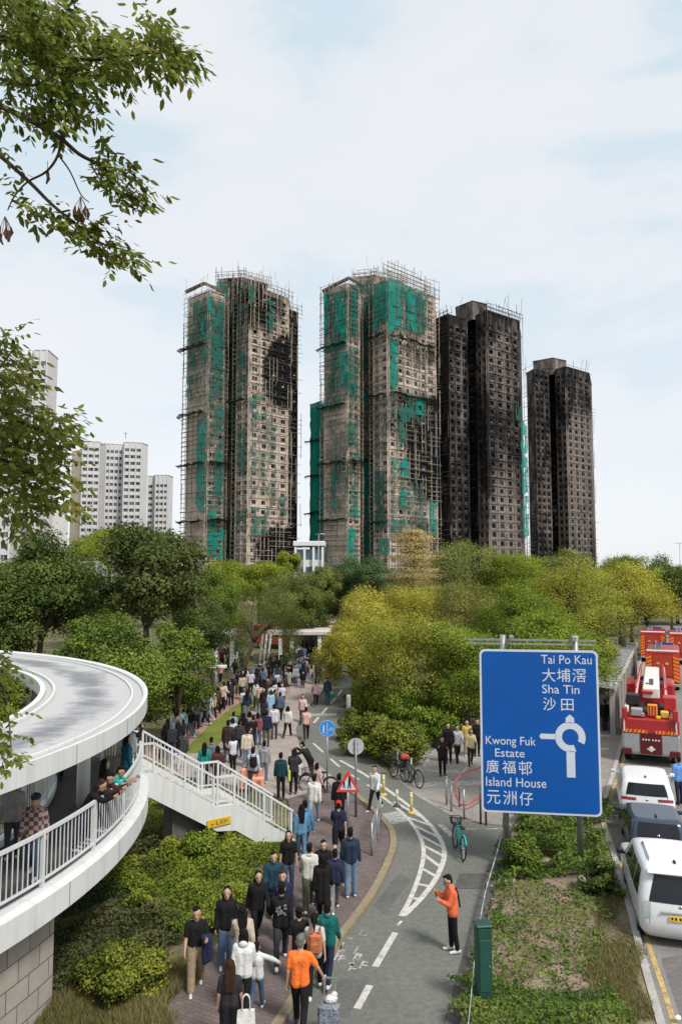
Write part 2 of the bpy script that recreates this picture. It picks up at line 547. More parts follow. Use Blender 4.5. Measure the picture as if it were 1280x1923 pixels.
M_YLINE = ground_mat('yellow_line', [(0.36, (0.240, 0.192, 0.120)), (0.5, (0.456, 0.336, 0.132)), (0.7, (0.552, 0.396, 0.144))], 5.0, 18, bump=0.1)

b = MB()
S = 3000
b.add([(-S, -S / 4, 0), (S, -S / 4, 0), (S, S, 0), (-S, S, 0)], [(0, 1, 2, 3)])
tag(b.build('ground', M_EARTH), kind='structure')

T_LEFT = [(270, 2300), (520, 1923), (560, 1860), (600, 1803), (660, 1730), (705, 1665), (733, 1605), (738, 1575), (728, 1548), (690, 1510), (640, 1470), (590, 1430), (562, 1400), (555, 1370), (570, 1335), (600, 1305), (615, 1285)]
flat('cycle_track', [(x - (20 if y > 1500 else 8), y) for x, y in T_LEFT] + [(640, 1250), (672, 1250), (660, 1285), (652, 1310), (645, 1345), (650, 1385), (690, 1420), (735, 1455), (790, 1500), (860, 1540), (948, 1552), (935, 1600), (905, 1700), (880, 1800), (850, 1923), (760, 2300)], 0.004, M_TRACK)
flat('forecourt', [(530, 1240), (672, 1225), (672, 1255), (640, 1255), (615, 1290), (560, 1290)], 0.008, M_PAVE)
flat('side_path', [(735, 1455), (760, 1432), (835, 1390), (905, 1352), (1010, 1330), (1010, 1490), (960, 1552), (860, 1540), (790, 1500)], 0.008, M_PAVE)
flat('footpath', [(10, 2300), (290, 1923), (345, 1850), (385, 1800), (450, 1720), (510, 1640), (548, 1580), (552, 1552), (540, 1500), (640, 1470), (690, 1510), (728, 1548), (738, 1575), (733, 1605), (705, 1665), (660, 1730), (600, 1803), (560, 1860), (520, 1923), (270, 2300)], 0.08, M_BRICKP, thick=0.2)
flat('plaza', [(540, 1500), (420, 1470), (300, 1450), (340, 1415), (400, 1412), (430, 1370), (470, 1335), (515, 1305), (546, 1284), (570, 1262), (625, 1262), (615, 1285), (600, 1305), (570, 1335), (555, 1370), (562, 1400), (590, 1430), (640, 1470)], 0.08, M_PLAZA, thick=0.2)
flat('brick_path', [(250, 1440), (300, 1395), (340, 1350), (395, 1312), (480, 1268), (520, 1232), (590, 1225), (541, 1262), (495, 1297), (440, 1325), (395, 1360), (340, 1415)], 0.08, M_BRICKR, thick=0.2)
flat('lawn_strip', [(340, 1415), (395, 1360), (440, 1325), (495, 1297), (541, 1262), (546, 1284), (515, 1305), (470, 1335), (430, 1370), (400, 1412)], 0.09, M_LAWN, thick=0.2)
# kerb between footpath and track
kp = smooth_path([gp(x, y, 0.1) for x, y in T_LEFT[:11]], 4)
b = MB()
for i in range(len(kp) - 1):
    b.bar(kp[i] - Vector((0, 0, .06)), kp[i + 1] - Vector((0, 0, .06)), 0.2, 0.16)
tag(b.build('kerb', M_KERB), kind='structure')
# drain channel along the verge
flat('drain_channel', [(745, 2300), (832, 1923), (866, 1800), (893, 1700), (925, 1600), (944, 1553), (962, 1553), (948, 1600), (922, 1700), (893, 1800), (862, 1923), (790, 2300)], 0.012, M_DRAIN)
flat('drain_cover', [(862, 1640), (937, 1640), (925, 1668), (853, 1668)], 0.016, M_DRAIN)
# road to the right with its verge
R_EDGE = [(1345, 2300), (1240, 1923), (1200, 1780), (1180, 1700), (1150, 1600), (1130, 1530), (1145, 1470), (1165, 1400), (1190, 1300), (1203, 1235), (1216, 1180)]
flat('road', R_EDGE + [(1330, 1150), (1700, 1250), (2900, 2300)], 0.004, M_ROAD)
flat('verge', [(785, 2300), (862, 1923), (893, 1800), (922, 1700), (948, 1600), (964, 1552), (1010, 1490), (1125, 1490)] + [(x - 6, y) for x, y in R_EDGE[:6][::-1]], 0.10, M_DIRT, thick=0.2)
kp = smooth_path([gp(x, y, 0.1) for x, y in R_EDGE], 4)
b = MB()
for i in range(len(kp) - 1):
    b.bar(kp[i] - Vector((0, 0, .04)), kp[i + 1] - Vector((0, 0, .04)), 0.16, 0.15)
tag(b.build('road_kerb', M_CONC), kind='structure')
flat('road_pavement', [(1010, 1490), (1010, 1330), (1150, 1300), (1196, 1230), (1203, 1235), (1190, 1300), (1163, 1400), (1142, 1470), (1126, 1530)], 0.09, M_PAVE, thick=0.2)

# repairs and covers in the asphalt
flat('track_patch', [(700, 1700), (748, 1640), (772, 1652), (722, 1718)], 0.0065, ground_mat('patch_asphalt', [(0.3, (0.10, 0.10, 0.095)), (0.7, (0.135, 0.135, 0.125))], 1.2, 9, bump=.2, bscale=60))
flat('track_patch', [(600, 1905), (640, 1838), (690, 1842), (652, 1912)], 0.0065, bpy.data.materials['patch_asphalt'])
flat('road_patch', [(1240, 1800), (1300, 1790), (1400, 1990), (1310, 2010)], 0.0065, ground_mat('patch_road', [(0.3, (0.13, 0.12, 0.115)), (0.7, (0.17, 0.155, 0.15))], 1.2, 9, bump=.2, bscale=60))
b = MB()
strip(b, smooth_path([gp(x, y) for x, y in [(1375, 2300), (1265, 1923), (1215, 1770), (1175, 1660), (1141, 1560), (1136, 1530), (1151, 1480), (1172, 1420), (1195, 1320), (1209, 1240)]], 5), 0.11, 0.010)
tag(b.build('yellow_edge_line', M_YLINE), kind='structure')
b = MB()
strip(b, [gp(1137, 1531), gp(1168, 1533)], 0.12, 0.010)
for y0 in (1340, 1362, 1385, 1410):
    strip(b, [gp(1118 + (1410 - y0) * .2, y0), gp(1142 + (1410 - y0) * .2, y0)], 0.35, 0.096)
tag(b.build('road_marking', M_MARK), kind='structure')

b = MB()
# hatched island between the two halves of the track
IL = [(560, 1372), (588, 1396), (620, 1425), (650, 1450), (690, 1474), (722, 1500), (760, 1532), (785, 1565), (795, 1598), (788, 1640), (770, 1688), (752, 1721)]
IR = [(638, 1428), (680, 1452), (725, 1482), (768, 1514), (806, 1548), (829, 1582), (833, 1612), (818, 1650), (790, 1688), (757, 1721)]
il = smooth_path([gp(x, y) for x, y in IL], 5)
ir = smooth_path([gp(x, y) for x, y in IR], 5)
strip(b, il[20:], 0.13, 0.009)
strip(b, ir, 0.15, 0.0095)
for i in range(1, 4):
    strip(b, il[i * 5:i * 5 + 4], 0.12, 0.009)
for p, q in (((765, 1535), (812, 1552)), ((772, 1548), (826, 1574)), ((787, 1568), (831, 1592)), ((794, 1588), (833, 1608)), ((796, 1606), (826, 1628)), ((793, 1632), (818, 1646)), ((782, 1660), (806, 1665)), ((772, 1686), (790, 1690)), ((763, 1704), (773, 1709)), ((740, 1506), (790, 1534))):
    strip(b, [gp(*p), gp(*q)], 0.13, 0.0085)
# dashes of the centre line
for p, q, w in (((670, 1895), (694, 1851), .15), ((704, 1816), (742, 1752), .15), ((746, 1738), (754, 1730), .07), ((630, 1975), (652, 1930), .15), ((585, 2065), (612, 2010), .15)):
    strip(b, [gp(*p), gp(*q)], w, 0.009)
for p, q in (((642, 1295), (634, 1306)), ((630, 1311), (620, 1322)), ((614, 1329), (604, 1341)), ((598, 1347), (589, 1358))):
    strip(b, [gp(*p), gp(*q)], 0.16, 0.009)
tag(b.build('track_marking', M_MARK), kind='structure')
b = MB()
strip(b, [gp(560, 1343), gp(632, 1342)], 0.9, 0.0075)      # worn crossing band
strip(b, [gp(768, 1446), gp(862, 1450)], 0.5, 0.0125)
strip(b, [gp(776, 1475), gp(905, 1470)], 0.6, 0.0125)
strip(b, [gp(852, 1470), gp(908, 1404)], 0.12, 0.0130)
strip(b, [gp(795, 1440), gp(826, 1392)], 0.10, 0.0130)
strip(b, [gp(720, 1528), gp(752, 1545)], 1.1, 0.0078)
strip(b, [gp(775, 1488), gp(850, 1532)], 0.08, 0.0130)
strip(b, [gp(866, 1558), gp(945, 1557)], 0.10, 0.0150)
strip(b, [gp(826, 1548), gp(850, 1572)], 0.2, 0.0080)
# worn lettering, two columns of broken strokes
for x, y in ((648, 1757), (675, 1752)):
    strip(b, [gp(x + 6, y - 6), gp(x, y + 4)], 0.05, 0.0086)
    strip(b, [gp(x, y + 5), gp(x + 14, y + 6)], 0.05, 0.0088)
rr = random.Random(3)
for x0, y0 in ((636, 1782), (630, 1800), (662, 1790), (672, 1806), (655, 1812)):
    for k in range(4):
        dx, dy = rr.uniform(-3, 9), rr.uniform(-6, 8)
        if k % 2: strip(b, [gp(x0 + dx, y0 + dy), gp(x0 + dx + 12, y0 + dy + 1)], 0.05, 0.0086)
        else: strip(b, [gp(x0 + dx + 5, y0 + dy - 7), gp(x0 + dx - 3, y0 + dy + 7)], 0.05, 0.0089)
tag(b.build('worn_marking', M_MARKF), kind='structure')

# ------------------------------------------------------------------ plants that nobody could count
def inside(poly, X, Y):
    n = len(poly); r = np.zeros(len(X), bool)
    j = n - 1
    for i in range(n):
        xi, yi = poly[i]; xj, yj = poly[j]
        r ^= ((yi > Y) != (yj > Y)) & (X < (xj - xi) * (Y - yi) / (yj - yi + 1e-12) + xi)
        j = i
    return r
def lumps(X, Y, s, seed):
    rs = np.random.default_rng(seed)
    v = np.zeros(len(X))
    for k in range(9):
        a = rs.uniform(0, 2 * pi); f = s * rs.uniform(0.5, 2.4); ph = rs.uniform(0, 6.28)
        v += np.sin((X * cos(a) + Y * sin(a)) * f + ph) / 3
    return v
def scatter(name, px, n, hmax, size, material, aspect=0.5, up=0.6, seed=1, blades=False, tint=0.0, z0=0.0, holes=0.0, warp=0.3):
    poly = [tuple(gp(x, y).xy) for x, y in px]
    A = np.array(poly)
    X = NR.uniform(A[:, 0].min(), A[:, 0].max(), n * 4); Y = NR.uniform(A[:, 1].min(), A[:, 1].max(), n * 4)
    ok = inside(poly, X + warp * lumps(X, Y, 2.6, seed + 50) + NR.normal(0, warp * .3, len(X)), Y + warp * lumps(Y, X, 2.6, seed + 60) + NR.normal(0, warp * .3, len(X)))
    X, Y = X[ok][:n], Y[ok][:n]
    l = lumps(X, Y, 2.2, seed)
    keep = l + NR.normal(0, .35, len(X)) > -1.6 + holes * 2
    X, Y, l = X[keep], Y[keep], l[keep]
    H = np.clip(0.55 + 0.45 * l, 0.12, 1.3) * hmax
    if blades:
        m = len(X)
        h = H * NR.uniform(.5, 1.2, m)
        a = NR.uniform(0, 2 * pi, m)
        w = size
        tip = np.stack([X + NR.normal(0, .35, m) * h, Y + NR.normal(0, .35, m) * h, z0 + h], 1)
        dx, dy = np.cos(a) * w, np.sin(a) * w
        V = np.stack([np.stack([X - dx, Y - dy, np.full(m, z0 - .02)], 1), np.stack([X + dx, Y + dy, np.full(m, z0 - .02)], 1), tip], 1).reshape(-1, 3)
        k = 3
    else:
        Z = z0 + H * NR.uniform(0.35, 1.0, len(X)) ** 0.7
        V = leaf_quads(np.stack([X, Y, Z], 1), size, up, aspect)
        k = 4
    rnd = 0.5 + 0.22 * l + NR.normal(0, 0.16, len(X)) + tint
    return tag(inst(name, np_mesh(name, V, k, material, rnd)), kind='stuff')
LM_COVER = leaf_mat('cover_leaves', [(0.047, 0.081, 0.016), (0.115, 0.169, 0.027), (0.216, 0.257, 0.038), (0.297, 0.324, 0.054)])
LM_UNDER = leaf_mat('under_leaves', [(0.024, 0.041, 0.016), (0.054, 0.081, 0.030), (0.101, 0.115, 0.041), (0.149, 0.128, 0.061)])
LM_DRYG = leaf_mat('dry_grass_blades', [(0.095, 0.101, 0.034), (0.189, 0.176, 0.068), (0.284, 0.243, 0.115)], 0.2)
LM_VERGE = leaf_mat('verge_leaves', [(0.034, 0.068, 0.016), (0.081, 0.142, 0.027), (0.149, 0.216, 0.041), (0.203, 0.216, 0.068)])
scatter('ground_cover', [(215, 1640), (300, 1610), (420, 1600), (545, 1585), (512, 1635), (452, 1715), (420, 1755), (385, 1770), (330, 1745), (270, 1720), (215, 1690)], 30000, 0.6, 0.095, LM_COVER, seed=4, tint=.0, warp=.5)
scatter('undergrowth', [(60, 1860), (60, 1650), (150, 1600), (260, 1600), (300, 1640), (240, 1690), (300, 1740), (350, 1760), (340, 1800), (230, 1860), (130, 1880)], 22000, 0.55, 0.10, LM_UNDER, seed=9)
scatter('shade_tinted_grass', [(255, 1560), (275, 1490), (330, 1490), (400, 1520), (545, 1565), (548, 1580), (420, 1600), (300, 1610), (240, 1600)], 12000, 0.45, 0.10, LM_COVER, seed=14, tint=-0.25)  # darker leaf tint paints in the shade under the stairs
scatter('dry_grass', [(-40, 2050), (-40, 1850), (60, 1840), (140, 1870), (240, 1840), (330, 1800), (385, 1775), (395, 1785), (345, 1850), (290, 1923), (210, 2030)], 26000, 0.32, 0.012, LM_DRYG, blades=True, seed=3)
scatter('path_side_grass', [(385, 1775), (455, 1705), (512, 1632), (550, 1572), (556, 1590), (515, 1650), (455, 1728), (392, 1805)], 6000, 0.2, 0.012, LM_DRYG, blades=True, seed=23, tint=-.1)
scatter('verge_plants', [(945, 1600), (966, 1555), (1010, 1500), (1120, 1500), (1130, 1560), (1150, 1640), (1155, 1700), (1120, 1690), (1080, 1660), (1010, 1665), (930, 1680)], 15000, 0.55, 0.13, LM_VERGE, seed=5, z0=.1)
scatter('verge_weeds', [(862, 1923), (890, 1810), (915, 1740), (948, 1690), (950, 1740), (925, 1800), (935, 1850), (1130, 1880), (1190, 1930), (1240, 2010), (1240, 2200), (830, 2200)], 15000, 0.35, 0.09, LM_VERGE, seed=8, z0=.1)
scatter('verge_grass', [(1090, 1880), (1120, 1700), (1165, 1690), (1195, 1780), (1232, 1923), (1180, 1930)], 16000, 0.13, 0.012, LM_DRYG, blades=True, seed=6, z0=.1, warp=.12)
scatter('leaf_litter', [(920, 1740), (945, 1660), (1110, 1670), (1120, 1740), (1080, 1860), (940, 1860)], 1500, 0.03, 0.09, leaf_mat('litter', [(0.16, 0.10, 0.06), (0.26, 0.18, 0.11), (0.38, 0.31, 0.22)], 0.1), seed=2, z0=.1)
scatter('dirt_weeds', [(915, 1740), (945, 1660), (1110, 1670), (1125, 1740), (1090, 1870), (935, 1860)], 3200, 0.14, 0.10, LM_VERGE, seed=31, z0=.1, holes=.3)
# ================================================================== tower blocks
def proj(P):
    v = Vector(P) - Vector((0, 0, CH))
    d = v.y * cos(PITCH) + v.z * sin(PITCH)
    y = -v.y * sin(PITCH) + v.z * cos(PITCH)
    return 640 + F * v.x / d, 961.5 - F * y / d

def wall_mat(name, col, col2, soot=(0.012, 0.011, 0.012), streak=1.0):
    """render or tile, burnt where the 'soot' attribute and a streaky noise say so"""
    m = bpy.data.materials.new(name)
    t, b = nodes(m)
    b.inputs['Roughness'].default_value = 0.9
    b.inputs['Specular IOR Level'].default_value = 0.15
    k = t.links.new
    g = t.nodes.new('ShaderNodeNewGeometry')
    mp_ = t.nodes.new('ShaderNodeMapping'); mp_.inputs['Scale'].default_value = (1, 1, 0.35)
    n = t.nodes.new('ShaderNodeTexNoise'); n.inputs['Scale'].default_value = 0.35; n.inputs['Detail'].default_value = 8; n.inputs['Roughness'].default_value = 0.7
    n2 = t.nodes.new('ShaderNodeTexNoise'); n2.inputs['Scale'].default_value = 0.9; n2.inputs['Detail'].default_value = 6
    r = t.nodes.new('ShaderNodeValToRGB')
    r.color_ramp.elements[0].position = 0.3; r.color_ramp.elements[0].color = (*col2, 1)
    r.color_ramp.elements[1].position = 0.7; r.color_ramp.elements[1].color = (*col, 1)
    a = t.nodes.new('ShaderNodeAttribute'); a.attribute_name = 'soot'
    mul = t.nodes.new('ShaderNodeMath'); mul.operation = 'MULTIPLY_ADD'; mul.inputs[1].default_value = 2.4 * streak; mul.inputs[2].default_value = -1.2 * streak
    add = t.nodes.new('ShaderNodeMath'); add.operation = 'ADD'
    mr_ = t.nodes.new('ShaderNodeMapRange'); mr_.inputs['From Min'].default_value = 0.25; mr_.inputs['From Max'].default_value = 0.85
    mx = t.nodes.new('ShaderNodeMix'); mx.data_type = 'RGBA'; mx.inputs['B'].default_value = (*soot, 1)
    k(g.outputs['Position'], mp_.inputs['Vector']); k(mp_.outputs['Vector'], n.inputs['Vector']); k(g.outputs['Position'], n2.inputs['Vector'])
    k(n2.outputs['Fac'], r.inputs['Fac']); k(n.outputs['Fac'], mul.inputs[0]); k(mul.outputs['Value'], add.inputs[0]); k(a.outputs['Fac'], add.inputs[1])
    k(add.outputs['Value'], mr_.inputs['Value']); k(mr_.outputs['Result'], mx.inputs['Factor']); k(r.outputs['Color'], mx.inputs['A'])
    k(mx.outputs['Result'], b.inputs['Base Color'])
    return m
M_TAN = wall_mat('tower_tile', (0.70, 0.585, 0.515), (0.42, 0.345, 0.30))
M_BURNT = wall_mat('burnt_tile', (0.29, 0.245, 0.22), (0.14, 0.12, 0.11), (0.020, 0.0185, 0.020))
M_ROOM = mat('unlit_room', (0.008, 0.008, 0.009), 1.0, 0.3, 1)  # near-black colour stands in for the unlit interior behind window openings
M_FRAMEB = mat('burnt_frame', (0.10, 0.09, 0.08), 0.8, 0.4, 2)
M_FRAMEW = mat('aluminium_frame', (0.42, 0.41, 0.40), 0.6, 0.25, 2)
M_BAMBOO = mat('bamboo', (0.40, 0.34, 0.26), 0.9, 0.45, 0.6)
M_BAMBOOB = mat('charred_bamboo', (0.10, 0.085, 0.07), 0.95, 0.5, 0.6)
def net_mat(name, c1, c2, alpha):
    m = mat(name, c1, 0.85, scale=0.35, col2=c2, spec=0.1)
    t = m.node_tree; b_ = t.nodes['Principled BSDF']
    g = t.nodes.new('ShaderNodeNewGeometry')
    n = t.nodes.new('ShaderNodeTexNoise'); n.inputs['Scale'].default_value = 0.8; n.inputs['Detail'].default_value = 7
    mr_ = t.nodes.new('ShaderNodeMapRange'); mr_.inputs['From Min'].default_value = 0.35; mr_.inputs['From Max'].default_value = 0.6
    mr_.inputs['To Min'].default_value = alpha; mr_.inputs['To Max'].default_value = min(1, alpha + .3)
    t.links.new(g.outputs['Position'], n.inputs['Vector']); t.links.new(n.outputs['Fac'], mr_.inputs['Value']); t.links.new(mr_.outputs['Result'], b_.inputs['Alpha'])
    return m
M_NET = net_mat('green_net', (0.008, 0.25, 0.20), (0.010, 0.17, 0.135), 0.62)
M_NETD = net_mat('dirty_net', (0.02, 0.17, 0.135), (0.03, 0.095, 0.08), 0.5)
M_HAZEN = net_mat('thin_net', (0.07, 0.17, 0.135), (0.06, 0.10, 0.085), 0.30)
M_FAN = net_mat('catch_net', (0.025, 0.06, 0.05), (0.02, 0.03, 0.028), 0.75)

def window_mesh(name, w, h, frame, glass, variant, burnt=False):
    b = MB()
    t = 0.07
    for x in (-w / 2 + t / 2, w / 2 - t / 2): b.box((x, 0, 0), (t, .09, h))
    for z in (-h / 2 + t / 2, h / 2 - t / 2): b.box((0, 0, z), (w - 2 * t - .004, .086, t))
    if not (burnt and variant == 2): b.box((w * (-.12, .14, 0)[variant], 0, 0), (t * .8, .08, h - 2 * t - .004))
    if burnt and variant == 1: b.box((0, .06, -h * .28), (w * .5, .05, h * .3))
    panes = ((1, 0), (0, 1), (1, 1))[variant] if not burnt else (0, 0)
    mx = w * (-.12, .14, 0)[variant]
    if panes[0]: b.box(((-w / 2 + mx) / 2, .02, 0), (mx + w / 2 - t * 1.5, .012, h - 2.2 * t), 1)
    if panes[1]: b.box(((w / 2 + mx) / 2, .02, 0), (w / 2 - mx - t * 1.5, .012, h - 2.2 * t), 1)
    return b.mesh(name, [frame, glass])

def build_block(root, wings, fh, wallm, soot_fn, win, frame, roomm, ledge=True, rib=True, maxwin=100, zmin=9, glass=None, wall_name='wall', colw=3.2):
    """wings: (points [(px, D)...], n front points, (top px, top py, D), {face: columns}, z0 or None)"""
    wins, faces = [], []
    for wi, (pts, nf, top, over, zb) in enumerate(wings):
        P = [at(px, 800, D) for px, D in pts]
        P = [Vector((p.x, p.y, 0)) for p in P]
        zt = at(*top).z
        z0 = 0 if zb is None else at(*zb).z - .6
        b = MB(); soot = []
        n = len(P)
        def q(vs, mi, flat_=None):
            b.add(vs, [tuple(range(len(vs)))], mi)
        for i in range(n):
            p, r = P[i], P[(i + 1) % n]
            d = (r - p); ln = d.length; d.normalize()
            nrm = Vector((d.y, -d.x, 0))
            front = i < nf - 1
            nc = over.get(i, max(1, round(ln / colw))) if front else 0
            faces.append((wi, i, p, d, nrm, ln, zt, front))
            nfl = max(1, int((zt - z0 - 1.2) / fh))
            par = zt - nfl * fh - z0           # parapet height goes on top
            if not front or nc == 0:
                for f in range(nfl):
                    za, zc = z0 + f * fh, z0 + (f + 1) * fh
                    if f == nfl - 1: zc = zt
                    q([p + Vector((0, 0, za)), r + Vector((0, 0, za)), r + Vector((0, 0, zc)), p + Vector((0, 0, zc))], 0)
                    if front and ledge:
                        b.bar(p + nrm * .04 + Vector((0, 0, za)) + d * .2, r + nrm * .04 + Vector((0, 0, za)) - d * .2, .2, .16)
                continue
            cw = ln / nc
            ww, wh, sill, dep = win
            ww = min(ww, cw * (.82 if glass else .72))
            for f in range(nfl):
                za = z0 + f * fh
                zc = za + fh
                for c in range(nc):
                    u0, u1 = c * cw, (c + 1) * cw
                    sh = 1 if glass else 1 + .18 * sin(f * 12.9 + c * 7.3 + i * 3) 
                    w0, w1 = (u0 + u1) / 2 - ww * sh / 2, (u0 + u1) / 2 + ww * sh / 2
                    s0, s1 = za + sill, za + sill + wh
                    g = lambda u, z, o=0.0: p + d * u - nrm * o + Vector((0, 0, z))
                    q([g(u0, za), g(u1, za), g(w1, s0), g(w0, s0)], 0)
                    q([g(u1, za), g(u1, zc), g(w1, s1), g(w1, s0)], 0)
                    q([g(u1, zc), g(u0, zc), g(w0, s1), g(w1, s1)], 0)
                    q([g(u0, zc), g(u0, za), g(w0, s0), g(w0, s1)], 0)
                    for (ua, sa), (ub, sb) in (((w0, s0), (w1, s0)), ((w1, s0), (w1, s1)), ((w1, s1), (w0, s1)), ((w0, s1), (w0, s0))):
                        q([g(ua, sa), g(ub, sb), g(ub, sb, dep), g(ua, sa, dep)], 0)
                    q([g(w0, s0, dep), g(w1, s0, dep), g(w1, s1, dep), g(w0, s1, dep)], 1)
                    wins.append((g((w0 + w1) / 2, (s0 + s1) / 2, .14), d, ww, wh))
                if ledge:
                    b.bar(p + nrm * .10 + Vector((0, 0, za + .12)) + d * .15, r + nrm * .10 + Vector((0, 0, za + .12)) - d * .15, .30, .26)
            q([p + Vector((0, 0, z0 + nfl * fh)), r + Vector((0, 0, z0 + nfl * fh)), r + Vector((0, 0, zt)), p + Vector((0, 0, zt))], 0)
            if rib:
                for c in range(0, nc + 1):
                    u = min(max(c * cw, .25), ln - .25)
                    for f in range(nfl):
                        b.bar(p + d * u + nrm * .12 + Vector((0, 0, z0 + f * fh)), p + d * u + nrm * .12 + Vector((0, 0, (zt - .1) if f == nfl - 1 else z0 + (f + 1) * fh)), .42, .34)
        b.add([(p.x, p.y, zt - .5) for p in P], [tuple(range(n))], 0)
        for i in range(n):
            p, r = P[i], P[(i + 1) % n]
            b.bar(p + Vector((0, 0, zt)), r + Vector((0, 0, zt)), .32, .25)
        me = b.mesh(wall_name, [wallm, roomm])
        if soot_fn is not None:
            at_ = me.attributes.new('soot', 'FLOAT', 'POINT')
            at_.data.foreach_set('value', [soot_fn(v.co, wi) for v in me.vertices])
        o = inst(wall_name, me, root)
        o.matrix_parent_inverse = Matrix.Translation(-root.location)
    # windows: the hundred largest in view each by itself, the rest as one part
    vis = [w for w in wins if w[0].z > zmin]
    hid = [w for w in wins if w[0].z <= zmin]
    vis.sort(key=lambda w: w[0].length)
    rr = random.Random(5)
    if not wins: return faces
    ms = [window_mesh('window', wins[0][2], wins[0][3], frame, glass or M_GLASS, v) for v in range(3)]
    mb_ = [window_mesh('window', wins[0][2], wins[0][3], M_FRAMEB, M_GLASS, v, True) for v in range(3)]
    pick = lambda c: (mb_ if soot_fn is not None and soot_fn(c, 2) + rr.uniform(-.15, .15) > .38 else ms)[rr.randrange(3)]
    for c, d, ww, wh in vis[:maxwin]:
        o = inst('window', pick(c), root)
        o.location = c - root.location
        o.rotation_euler = (0, 0, atan2(d.y, d.x))
    rest = vis[maxwin:] + hid
    if rest:
        V, Fc, mi = [], [], []
        for c, d, ww, wh in rest:
            m = pick(c)
            R = Matrix.Rotation(atan2(d.y, d.x), 3, 'Z')
            base = len(V)
            V.extend([tuple(R @ v.co + c - root.location) for v in m.vertices])
            for pl in m.polygons:
                Fc.append(tuple(base + i for i in pl.vertices)); mi.append(pl.material_index)
        me = bpy.data.meshes.new('windows')
        me.from_pydata(V, [], Fc)
        me.materials.append(frame if soot_fn is None or wallm is not M_BURNT else M_FRAMEB); me.materials.append(glass or M_GLASS)
        me.polygons.foreach_set('material_index', mi)
        o = inst('windows', me, root)
        tag(o, kind='stuff')
    return faces

def tri(b, a, c, r):
    a, c = Vector(a), Vector(c)
    d = (c - a).normalized()
    up = Vector((0, 0, 1)) if abs(d.z) < .9 else Vector((1, 0, 0))
    sx = d.cross(up).normalized(); sy = d.cross(sx)
    vs = [p + (sx * cos(t) + sy * sin(t)) * r for p in (a, c) for t in (0, 2.094, 4.189)]
    b.add(vs, [(0, 1, 4, 3), (1, 2, 5, 4), (2, 0, 3, 5)])
def scaffold(root, faces, sel, keep, material, step=1.3, hstep=1.4, off=1.0, rise=4.0, seed=1, over=1.3, r=.085):
    """bamboo lattice standing off the chosen faces; keep(px, py) is the chance that a pole still stands"""
    rr = random.Random(seed)
    b = MB()
    for wi, i, p, d, nrm, ln, zt, front in faces:
        if (wi, i) not in sel: continue
        o = p + nrm * off - root.location
        n = max(2, int(ln / step))
        for k in range(n + 1):
            u = -0.6 + (ln + 1.2) * k / n
            z = 2.0
            top = zt + rr.uniform(0, rise) * (rr.random() < .65)
            while z < top:
                z2 = min(top, z + 7)
                if rr.random() < keep(*proj(p + d * u + Vector((0, 0, z + 3)))):
                    a = o + d * (u + rr.uniform(-.12, .12)) + Vector((0, 0, z)); c = o + d * (u + rr.uniform(-.12, .12)) + nrm * rr.uniform(-.1, .1) + Vector((0, 0, z2))
                    tri(b, a, c, r)
                z = z2
        z = 4.0
        while z < zt + rise * .4:
            seg = max(1, int(ln / 5))
            for k in range(seg):
                ua, ub = ln * k / seg, ln * (k + 1) / seg
                if rr.random() < keep(*proj(p + d * (ua + 2) + Vector((0, 0, z)))) * .9:
                    ea = rr.uniform(.3, over) if k == 0 else .3
                    eb = rr.uniform(.3, over) if k == seg - 1 else .3
                    tri(b, o + d * (ua - ea) + nrm * .1 + Vector((0, 0, z + rr.uniform(-.1, .1))), o + d * (ub + eb) + nrm * .1 + Vector((0, 0, z + rr.uniform(-.1, .1))), r * .9)
                    if rr.random() < .25: tri(b, o + d * ua - nrm * (off - .05) + Vector((0, 0, z)), o + d * ua + nrm * rr.uniform(.1, .8) + Vector((0, 0, z)), r)
            z += hstep
        for k in range(int(ln / 2)):
            if rr.random() < .4:
                u = rr.uniform(0, ln); tri(b, o + d * u + Vector((0, 0, zt - 1)), o + d * (u + rr.uniform(-2, 2)) + nrm * rr.uniform(0, .6) + Vector((0, 0, zt + rr.uniform(2, rise + 2.5))), r * .7)
    return tag(b.build('scaffold', material, root), kind='stuff')
def ledger_poles(root, faces, sel, material, seed=1, dz=1.38, chance=.85, r=.11):
    """dark level poles of the scaffold, one row at each lift"""
    rr = random.Random(seed); b = MB()
    for wi, i, p, d, nrm, ln, zt, front in faces:
        if (wi, i) not in sel: continue
        o = p + nrm * 1.32 - root.location; z = 3.0
        while z < zt:
            if rr.random() < chance:
                u0, u1 = (-.7 if rr.random() < .7 else ln * rr.uniform(0, .4)), (ln + .7 if rr.random() < .7 else ln * rr.uniform(.6, 1))
                tri(b, o + d * u0 + Vector((0, 0, z + rr.uniform(-.15, .15))), o + d * u1 + Vector((0, 0, z + rr.uniform(-.15, .15))), r)
            z += dz
        n = int(ln / 2.4)
        for k in range(n + 1):
            z = 3.0
            while z < zt:
                if rr.random() < chance * .8: u = ln * k / n + rr.uniform(-.2, .2); tri(b, o + d * u + Vector((0, 0, z)), o + d * u + Vector((0, 0, min(zt + 1, z + 8))), r)
                z += 8
    return tag(b.build('ledger_poles', material, root), kind='stuff')
